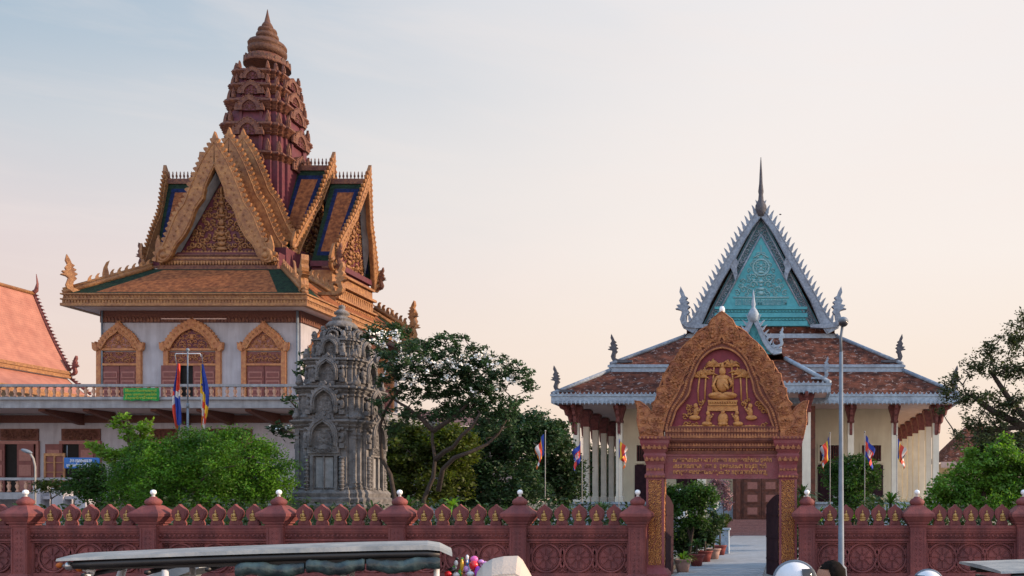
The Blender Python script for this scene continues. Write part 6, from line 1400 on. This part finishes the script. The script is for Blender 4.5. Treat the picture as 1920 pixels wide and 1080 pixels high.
# ------------------------------------------------------------------ street traffic
M['canvas'] = mat('grey_white_canvas', (.33,.35,.35), (.17,.20,.215), .6, 4, .01, 12, dirt=(.22,.2,.2), dirtamt=.4)
M['vinyl'] = mat('dark_teal_vinyl', (.05,.085,.09), (.02,.03,.035), .28, 7, .02, 9, contrast=(.4,.6))
M['black'] = mat('black_plastic', (.02,.02,.022), (.014,.014,.015), .45, 5)
M['chrome'] = mat('brushed_steel', (.55,.57,.6), (.45,.47,.5), .3, 8, metal=.8)
M['rubber'] = mat('tyre_rubber', (.02,.02,.02), (.014,.014,.014), .9, 10)
M['redbody'] = mat('dark_red_bodywork', (.16,.02,.018), (.13,.016,.014), .35, 5)
M['helmet'] = mat('glossy_white_helmet', (.72,.74,.78), (.66,.69,.74), .12, 3, coat=.6)
M['visor'] = mat('smoked_visor', (.02,.03,.045), (.015,.02,.03), .08, 3)
M['skin'] = mat('skin', (.36,.19,.125), (.31,.155,.10), .6, 8); M['hair'] = mat('black_hair', (.012,.009,.008), (.006,.005,.004), .9, 40, spec=.1)
M['shirt'] = mat('faded_blue_shirt', (.10,.16,.26), (.08,.13,.21), .85, 6, .005, 30); M['shirt2'] = mat('pale_shirt', (.5,.47,.42), (.42,.39,.35), .85, 6, .005, 30); M['trouser'] = mat('dark_trousers', (.03,.03,.04), (.02,.02,.028), .85, 6)
M['beige'] = mat('beige_folding_hood_cloth', (.56,.49,.42), (.50,.43,.37), .8, 2, .004, 60, dirt=(.35,.29,.24), dirtamt=.3)
def wheel_at(t, x, y, r, wdt=.09, nm='wheel'):
    n = 24; b = MB(); b.tube([(x+r*.9*math.cos(2*math.pi*k/n), y, r+r*.9*math.sin(2*math.pi*k/n)) for k in range(n+1)], wdt/2, 8); w_ = build(b, nm, M['rubber'], t)
    b = MB(); b.tube([(x+r*.78*math.cos(2*math.pi*k/n), y, r+r*.78*math.sin(2*math.pi*k/n)) for k in range(n+1)], .015, 5)
    for k in range(10): a = k*math.pi/5; b.tube([(x, y, r), (x+r*.78*math.cos(a), y, r+r*.78*math.sin(a))], .006, 4)
    b.tube([(x, y-.06, r), (x, y+.06, r)], .035, 8); build(b, 'rim', M['chrome'], w_)
def tuktuk(xc, Y, L, zt, ang, label, z0=-.15, full=True, flip=1, seed=1, low=1.0, W=.58):
    """canopied passenger trailer seen side-on, turned by ang about its centre"""
    xa, xb = xc-L/2, xc+L/2; t = thing('canopied_carriage', label, 'tuk-tuk', (xc, Y, z0)); t.rotation_euler.z = ang
    b = MB(); n = 28; prof = []
    for i in range(n+1):
        q = i/n; f = q if flip > 0 else 1-q
        rise = 1-.16*max(0, 1-f/.8)**1.5*low; e = max(0, (f-.93)/.07)
        x = xa+L*q; zz = zt - (1-rise)*.30 - .06*e*e; prof.append((x, zz, .024*min(1, .3+f)-.008*e))
    vs_ = []; m_ = 8
    for (x, z, h) in prof:
        for j in range(m_+1):
            a = (j/m_*2-1); vs_.append((x, Y+a*W, z-.012*a*a))
        vs_.append((x, Y+W+.01, z-.02-h)); vs_.append((x, Y-W-.01, z-.02-h))
    c = m_+3; fs = []
    for i in range(n):
        for j in range(m_+2): fs.append((i*c+j, (i+1)*c+j, (i+1)*c+j+1, i*c+j+1) if j < m_+2 else ())
        fs.append((i*c+m_+2, (i+1)*c+m_+2, (i+1)*c, i*c))
    fs.append(tuple(range(c-1, -1, -1))); fs.append(tuple(n*c+j for j in range(c)))
    b.add(vs_, fs, 0, False); cn = build(b, 'canopy', M['canvas'], t)
    b = MB(); zf = lambda x: min(prof, key=lambda p: abs(p[0]-x))
    for s in (-1, 1):
        b.tube([(p[0], Y+s*(W-.02), p[1]-.05-p[2]) for p in prof[1:-1]], .028, 6)
        b.box(xa+L*.05, xb-L*.04, Y+s*(W-.05)-.01, Y+s*(W-.05)+.01, zf(xa+L*.5)[1]-.125, zf(xa+L*.5)[1]-.075)
    for k in range(7): x = xa+L*(.06+.145*k); z = zf(x)[1]-.13; b.tube([(x, Y-W, z), (x, Y+W, z)], .018, 5)
    build(b, 'canopy_frame', M['black'], cn)
    # rolled side curtains
    for s in (-1, 1):
        if not full: break
        for k, (q0, q1) in enumerate(((.42, .595), (.60, .755), (.76, .965))):
            b = MB(); x0_, x1_ = xa+L*q0, xa+L*q1; g = random.Random(seed+k); nn = 26; vs_ = []; zc = zf((x0_+x1_)/2)[1]-.15
            for i in range(nn+1):
                q = i/nn; rr = .040+.004*math.sin(q*19+k)+.003*g.random(); rr *= .75+.25*math.sin(math.pi*min(1, max(0, q)))**.3
                for j in range(10): a = 2*math.pi*j/10; vs_.append((x0_+(x1_-x0_)*q, Y+s*(W+.02)+rr*.8*math.cos(a+q*5), zc+.012*math.sin(q*7+k)+rr*1.15*math.sin(a+q*5)))
            fs = [(i*10+j, i*10+(j+1) % 10, (i+1)*10+(j+1) % 10, (i+1)*10+j) for i in range(nn) for j in range(10)]
            b.add(vs_, fs, 0, True); cu = build(b, 'rolled_curtain', M['vinyl'], t)
    fl = z0+.55
    for k, q in enumerate((.065, .245, .43, .695, .955)):
        b = MB(); x = xa+L*q
        for s in (-1, 1): 
            dx = -.10 if q < .2 and full else 0
            b.tube([(x, Y+s*(W-.04), zf(x)[1]-.12), (x+dx*2.2, Y+s*(W-.04), fl+.4), (x+dx*2.2, Y+s*(W-.04), fl)], .022 if q > .2 else .026, 6)
        build(b, 'canopy_post', M['white_metal'], t)
    b = MB(); b.box(xa+L*.12, xb-L*.03, Y-W+.02, Y+W-.02, fl-.08, fl); b.box(xb-L*.3, xb-L*.04, Y-W+.04, Y+W-.04, fl, fl+.38); b.box(xa+L*.38, xa+L*.5, Y-W+.04, Y+W-.04, fl, fl+.38)
    b.box(xb-L*.07, xb-L*.03, Y-W+.04, Y+W-.04, fl+.38, fl+.75); b.box(xb-L*.45, xb-L*.03, Y-W, Y-W+.02, fl-.0, fl+.35); b.box(xb-L*.45, xb-L*.03, Y+W-.02, Y+W, fl, fl+.35); build(b, 'body', M['redbody'], t)
    b = MB(); b.box(xb-L*.28, xb-L*.08, Y-W+.08, Y+W-.08, fl+.382, fl+.47); b.box(xa+L*.38, xa+L*.5, Y-W+.08, Y+W-.08, fl+.382, fl+.47); build(b, 'seat', M['vinyl'], t)
    for s in (-1, 1):
        for q in (.55, .85): wheel_at(t, xa+L*q, Y+s*(W+.05), .27)
        for tt in t.children[-2:]: pass
    return t
# wheels sit on the road
def drop(t, z): pass
def skin_body(name, pts, edges, rads, m, parent, sub=2):
    me = bpy.data.meshes.new(name); org = ORG[parent.name]; me.from_pydata([tuple(Vector(p)-org) for p in pts], edges, []); o = bpy.data.objects.new(name, me); COL.objects.link(o)
    sk = o.modifiers.new('s', 'SKIN'); ss = o.modifiers.new('u', 'SUBSURF'); ss.levels = sub; ss.render_levels = sub
    for i, r in enumerate(rads): me.skin_vertices[0].data[i].radius = (r, r) if not hasattr(r, '__len__') else r
    me.skin_vertices[0].data[0].use_root = True
    dg = bpy.context.evaluated_depsgraph_get(); nm_ = bpy.data.meshes.new_from_object(o.evaluated_get(dg)); bpy.data.objects.remove(o)
    nm_.materials.clear(); nm_.materials.append(m); nm_.polygons.foreach_set('use_smooth', [True]*len(nm_.polygons)); return link(nm_, name, parent)
def rider(x, y, zh, label, helmet=True, shirt='shirt', face=-1, hands=True, visor=True, ground=-.15):
    """seated on a motorcycle, facing -X when face=-1; zh = top of the head"""
    f = face; hz = zh-.13; t = thing('person', label, 'person', (x, y, ground))
    hip = (x-f*.14, y, hz-.66); ch = (x-f*.04, y, hz-.34); nk = (x, y, hz-.17)
    pts = [hip, (x-f*.10, y, hz-.50), ch, nk, (x+f*.01, y, hz-.09), (x+f*.02, y, hz)]; ed = [(0,1),(1,2),(2,3),(3,4),(4,5)]; rd = [.14, .13, .145, .06, .055, .075]
    for s in (-1, 1):
        i = len(pts); pts += [(x-f*.02, y+s*.17, hz-.25), (x+f*.08, y+s*.21, hz-.48), (x+f*.33, y+s*.24, hz-.50), (x+f*.40, y+s*.24, hz-.50)]; ed += [(2, i), (i, i+1), (i+1, i+2), (i+2, i+3)]; rd += [.06, .045, .032, .03]
        i = len(pts); pts += [(x-f*.10, y+s*.12, hz-.72), (x+f*.28, y+s*.17, hz-.76), (x+f*.14, y+s*.17, hz-1.12), (x+f*.26, y+s*.17, hz-1.16)]; ed += [(0, i), (i, i+1), (i+1, i+2), (i+2, i+3)]; rd += [.09, .065, .045, .035]
        for k in range(4): 
            j = len(pts); pts += [(x+f*(.45), y+s*(.205+k*.024), hz-.49), (x+f*(.48), y+s*(.205+k*.024), hz-.52), (x+f*(.455), y+s*(.205+k*.024), hz-.55)]; ed += [(i-1, j), (j, j+1), (j+1, j+2)]; rd += [.010, .009, .008]
        j = len(pts); pts += [(x+f*.42, y+s*.20, hz-.53), (x+f*.45, y+s*.195, hz-.555)]; ed += [(i-1, j), (j, j+1)]; rd += [.011, .009]
    body = skin_body('body', pts, ed, rd, M['skin'], t)
    b = MB(); c = Vector((x+f*.02, y, hz))
    b.ball(c+Vector((0,0,.015)), (.098, .078, .115), 0, 16, 12); b.ball(c+Vector((f*.035, 0, -.045)), (.06, .055, .07), 0, 12, 8)
    b.ball(c+Vector((f*.10, 0, -.015)), (.018, .014, .026), 0, 8, 6); b.ball(c+Vector((f*.088, 0, -.062)), (.012, .026, .008), 0, 8, 6)
    for s in (-1, 1): b.ball(c+Vector((-f*.005, s*.078, -.01)), (.018, .01, .032), 0, 8, 6)
    head = build(b, 'head', M['skin'], t)
    b = MB()
    for s in (-1, 1): b.ball(c+Vector((f*.088, s*.03, .012)), (.009, .013, .009), 0, 8, 6)
    build(b, 'eyes', M['black'], head)
    if helmet:
        b = MB(); R_ = Matrix.Rotation(0, 3, 'Y'); cc = c+Vector((-f*.005, 0, .02)); vs_ = []; n1, n2 = 22, 14
        for a in range(n2+1):
            th = math.pi*.66*a/n2
            for i in range(n1): 
                phh = 2*math.pi*i/n1; vs_.append(cc+Vector((.145*math.sin(th)*math.cos(phh), .13*math.sin(th)*math.sin(phh), .135*math.cos(th))))
        b.add(vs_, [(a*n1+i, (a+1)*n1+i, (a+1)*n1+(i+1) % n1, a*n1+(i+1) % n1) for a in range(n2) for i in range(n1)], 0, True)
        h = build(b, 'helmet', M['helmet'], t)
        b = MB(); vs_ = []
        for a in range(9):
            z = .0+.010*a
            for i in range(13): 
                phh = (i/12-.5)*2.4; rr = math.sqrt(max(0, 1-(z/.14)**2)); vs_.append(cc+Vector((f*(.152*rr)*math.cos(phh), .137*rr*math.sin(phh), z+.012)))
        b.add(vs_, [(a*13+i, a*13+i+1, (a+1)*13+i+1, (a+1)*13+i) for a in range(8) for i in range(12)], 0, True); build(b, 'visor', M['visor'], h)
        b = MB(); b.tube([cc+Vector((.147*math.sin(q), 0, .137*math.cos(q))) for q in [k*.2-1.6 for k in range(17)]], .012, 6); build(b, 'crest_stripe', M['metal_grey'], h)
    else:
        rg = np.random.default_rng(3); b = MB(); cc = c+Vector((-f*.02, 0, .035)); vs_ = []; n1, n2 = 20, 10
        for a in range(n2+1):
            for i in range(n1):
                phh = 2*math.pi*i/n1; lim = .36 if math.cos(phh)*f > .2 else .62; th = math.pi*lim*a/n2; k_ = 1+.03*math.sin(a*2.3+i)+rg.uniform(-.01, .015)
                vs_.append(cc+Vector((.107*k_*math.sin(th)*math.cos(phh), .09*k_*math.sin(th)*math.sin(phh), .108*k_*math.cos(th))))
        b.add(vs_, [(a*n1+i, (a+1)*n1+i, (a+1)*n1+(i+1) % n1, a*n1+(i+1) % n1) for a in range(n2) for i in range(n1)], 0, True); hr = build(b, 'hair', M['hair'], t)
        hr.name = 'hair'
    p2 = [(x-f*.15, y, hz-.68), (x-f*.10, y, hz-.5), (x-f*.04, y, hz-.34), (x-f*.005, y, hz-.21)]; e2 = [(0,1),(1,2),(2,3)]; r2 = [.155, .15, .165, .085]
    for s in (-1, 1): i = len(p2); p2 += [(x-f*.02, y+s*.175, hz-.26), (x+f*.05, y+s*.21, hz-.42)]; e2 += [(2, i), (i, i+1)]; r2 += [.075, .062]
    skin_body('shirt', p2, e2, r2, M[shirt], t)
    p3 = [(x-f*.14, y, hz-.70)]; e3 = []; r3 = [.15]
    for s in (-1, 1): i = len(p3); p3 += [(x-f*.08, y+s*.12, hz-.735), (x+f*.285, y+s*.17, hz-.765), (x+f*.16, y+s*.17, hz-1.06)]; e3 += [(0, i), (i, i+1), (i+1, i+2)]; r3 += [.105, .08, .06]
    skin_body('trousers', p3, e3, r3, M['trouser'], t)
    return t
def motorbike(x, y, label, f=-1, g=-.15):
    t = thing('motorbike', label, 'motorbike', (x, y, g))
    for dx in (-.62, .62): 
        wheel_at(t, x+dx, y, .28, .09)
    b = MB(); b.prism([(x+f*.5, .62), (x+f*.2, .45), (x-f*.25, .42), (x-f*.7, .62), (x-f*.65, .74), (x-f*.15, .68), (x+f*.15, .62), (x+f*.42, .88), (x+f*.55, .84)] if f < 0 else [(x+f*.5, .62), (x+f*.2, .45), (x-f*.25, .42), (x-f*.7, .62), (x-f*.65, .74), (x-f*.15, .68), (x+f*.15, .62), (x+f*.42, .88), (x+f*.55, .84)], Frame((0, y, g), (1,0,0), (0,0,1), (0,-1,0)), -.12, .12)
    b.tube([(x+f*.62, y, g+.3), (x+f*.45, y, g+.95)], .03, 6); b.ball((x+f*.5, y, g+.86), (.09, .09, .1), 0); build(b, 'body', M['redbody'], t)
    b = MB(); b.box(min(x-f*.1, x-f*.68), max(x-f*.1, x-f*.68), y-.12, y+.12, g+.742, g+.81); build(b, 'seat', M['black'], t)
    b = MB(); b.tube([(x+f*.30, y-.34, g+1.0), (x+f*.42, y-.15, g+.98), (x+f*.42, y+.15, g+.98), (x+f*.30, y+.34, g+1.0)], .016, 6); build(b, 'handlebar', M['chrome'], t)
    for ch in [c for c in t.children if c.name.startswith('wheel')]: ch.location.z -= 0; 
    return t
tuktuk(-3.66, 6.55, 2.36, 1.795, R(21), 'long grey-white canvas canopy carriage with rolled teal curtains at the lower left', W=.40)
tuktuk(2.62, 6.75, 2.4, 1.68, R(5), 'grey-white carriage canopy cut off by the lower right corner', full=False, seed=9, low=.9, W=.5)
# carriage behind the first one: tilted windscreen bars
def small(name, label, cat, loc): return thing(name, label, cat, loc)
Y = 8.2; t = thing('parked_motorcycle', 'parked motorcycle with tilted windscreen bars below the long canopy', 'motorcycle', (PX(350, Y), Y, -.15))
b = MB(); 
for k in range(3): b.tube([P(262+k*6, 1088+k*3, Y), P(330+k*4, 1062+k*3, Y), P(398+k*3, 1048+k*4, Y)], .014, 5)
build(b, 'windscreen_bars', M['chrome'], t)
b = MB(); b.prism([tuple((P(u, v, Y).x, P(u, v, Y).z)) for u, v in ((300, 1084), (335, 1060), (395, 1050), (400, 1062), (352, 1080), (340, 1095))], Frame((0, Y, 0), (1,0,0), (0,0,1), (0,-1,0)), -.2, .2); build(b, 'fairing', M['canvas'], t)
b = MB(); b.prism([(PX(268, Y), .25), (PX(470, Y), .3), (PX(470, Y), .75), (PX(400, Y), .7), (PX(345, Y), 1.25), (PX(315, Y), 1.2), (PX(330, Y), .7)], Frame((0, Y, -.1), (1,0,0), (0,0,1), (0,-1,0)), -.14, .14); build(b, 'body', M['black'], t)
wheel_at(t, PX(300, Y), Y, .28); wheel_at(t, PX(480, Y), Y, .28)
b = MB(); b.ball(P(299, 1068, Y), (.035, .02, .05)); b.tube([P(299, 1072, Y), P(303, 1090, Y)], .01, 5); build(b, 'mirror', M['chrome'], t)
# driver's things at the front of the carriage: mirror, tail lamp, helmet
Y = 5.9; t = thing('towing_motorbike', 'motorbike in front of the long canopy showing an oval mirror and orange indicators', 'motorbike', (PX(140, Y), Y, -.15))
b = MB(); b.ball(P(171, 1068, Y), (.030, .012, .052), 0, 12, 8, Matrix.Rotation(.2, 3, 'Y')); build(b, 'mirror', M['white_metal'], t)
b = MB(); b.ball(P(112, 1060, Y), (.022, .02, .018)); b.ball(P(150, 1066, Y), (.03, .02, .022)); build(b, 'indicator', M['f_orange'], t)
b = MB(); b.ball(P(131, 1061, Y), (.03, .03, .03)); b.tube([P(112, 1060, Y), P(131, 1063, Y), P(168, 1072, Y)], .009, 5); b.tube([P(171, 1072, Y), P(160, 1100, Y)], .008, 5); build(b, 'handlebar', M['chrome'], t)
b = MB(); xm = PX(140, Y); b.prism([(xm-.55, .45), (xm+.5, .45), (xm+.6, .75), (xm+.1, .78), (xm-.3, .7), (xm-.2, 1.45), (xm-.35, 1.5), (xm-.5, .9)], Frame((0, Y, -.1), (1,0,0), (0,0,1), (0,-1,0)), -.13, .13); build(b, 'body', M['redbody'], t)
wheel_at(t, xm-.6, Y, .27); wheel_at(t, xm+.55, Y, .27)
# riders
Y = 6.3
rider(PX(1486, Y), Y, PZ(1060, Y), 'rider in a glossy white helmet with a dark visor, before the gateway', True, 'shirt', 1)
rider(PX(1560, Y+.5), Y+.5, PZ(1054, Y+.5), 'bareheaded person with short black hair right of the white helmet', False, 'shirt2', -1)
motorbike(PX(1486, Y), Y, 'motorbike carrying the rider in the white helmet', 1); motorbike(PX(1560, Y+.5), Y+.5, 'motorbike carrying the bareheaded person', -1)
Y = 8.6; rider(PX(1743, Y), Y, PZ(1074, Y), 'rider in a white helmet barely showing near the lower right canopy', True, 'shirt2', -1); motorbike(PX(1743, Y), Y, 'motorbike of the helmeted rider near the lower right canopy', -1)
# cyclo with folding hood
Y = 6.8; t = thing('cyclo', 'pedal cyclo with a beige folding cloth hood right of the long canopy', 'cyclo', (PX(940, Y), Y, -.15))
b = MB(); o_ = [(898, 1120), (897, 1072), (908, 1056), (925, 1047), (945, 1043), (970, 1042.5), (978, 1050), (992, 1076), (1008, 1110), (1014, 1130)]
pts2 = [(P(u, v, Y).x, P(u, v, Y).z) for u, v in o_]; m_ = 8; vs_ = []
for j in range(m_+1):
    a = j/m_*2-1; kk = math.sqrt(max(0, 1-a*a*.55)); cx_, cz_ = PX(950, Y), PZ(1130, Y)
    for x, z in pts2: vs_.append((cx_+(x-cx_)*(.75+.25*kk), Y+a*.24, cz_+(z-cz_)*kk))
n = len(pts2); b.add(vs_, [(j*n+i, j*n+i+1, (j+1)*n+i+1, (j+1)*n+i) for j in range(m_) for i in range(n-1)]+[tuple(range(n-1, -1, -1)), tuple(m_*n+i for i in range(n))], 0, False); hd = build(b, 'hood', M['beige'], t)
b = MB()
for q in (.55, .8): b.tube([(PX(950, Y)+(x-PX(950, Y))*q, Y-.25, PZ(1130, Y)+(z-PZ(1130, Y))*q*.78) for x, z in pts2[1:-1]], .006, 4)
build(b, 'hood_seam', M['beige'], hd)
b = MB(); b.box(PX(905, Y), PX(1010, Y), Y-.35, Y+.35, .45, .62); b.box(PX(985, Y), PX(1010, Y), Y-.35, Y+.35, .62, 1.1); b.tube([(PX(1000, Y), Y, .5), (PX(1150, Y), Y, .75)], .03, 6); build(b, 'seat', M['redbody'], t)
for (u, dy) in ((930, -.42), (930, .42), (1150, 0)): wheel_at(t, PX(u, Y), Y+dy, .30, .05)
t.rotation_euler.z = R(14)
# toy and balloon bundle (plain shapes)
cols = {'t_red': (.62,.02,.03), 't_pink': (.70,.13,.42), 't_violet': (.42,.05,.50), 't_green': (.08,.45,.06), 't_yellow': (.72,.42,.03), 't_blue': (.03,.2,.6), 't_black': (.02,.02,.02), 't_white': (.75,.76,.8), 't_lilac': (.55,.28,.62)}
for k, c in cols.items(): M[k] = mat(k.replace('t_', '')+'_foil_balloon', c, tuple(x*.8 for x in c), .22, 4, coat=.4)
Y = 6.9; t = thing('balloon_seller_stand', 'upright pole hung with a bunch of colourful foil balloons, left of the beige hood', 'balloon stand', (PX(875, Y), Y, -.15))
b = MB(); b.tube([(PX(875, Y), Y+.05, -.15), (PX(875, Y), Y+.05, PZ(1060, Y))], .015, 6); build(b, 'pole', M['chrome'], t)
for (nm, u, v, a, c, dy, m_) in (('balloon', 888, 1060, 8.5, 9, 0, 't_red'), ('balloon', 889, 1049, 7.5, 7, .06, 't_pink'), ('balloon', 896, 1073, 6, 12, -.02, 't_violet'), ('balloon', 902, 1053, 5.5, 4, .04, 't_lilac'), ('balloon', 909, 1056, 5, 4, .05, 't_lilac'), ('balloon', 866, 1060, 3.5, 12, 0, 't_yellow'), ('balloon', 867, 1049, 2.6, 4, .02, 't_green'), ('balloon', 876, 1052, 3, 9, .03, 't_blue'),
     ('balloon', 855, 1056, 4, 5.5, 0, 't_white'), ('balloon', 851, 1065, 3, 5, .02, 't_green'), ('balloon', 848, 1069, 7.5, 5.5, -.03, 't_black'), ('balloon', 840, 1076, 7, 5.5, -.05, 't_red'), ('balloon', 874, 1067, 5, 6, -.02, 't_lilac'), ('balloon', 882, 1076, 7, 5, -.04, 't_white'), ('balloon', 863, 1074, 4, 8, .01, 't_green'), ('balloon', 876, 1045, 3, 5, .02, 't_white'), ('balloon', 857, 1048, 3.2, 3, .03, 't_black'), ('balloon', 855, 1078, 7, 5, -.02, 't_white')):
    b = MB(); p = P(u, v, Y+dy); k_ = Y/FPX; b.ball(p, (a*k_, a*k_*.8, c*k_), 0, 14, 10); b.tube([p-Vector((0, 0, c*k_)), p-Vector((0, 0, c*k_+.02))], [.003, .008], 5)
    o = build(b, 'balloon', M[m_], t)
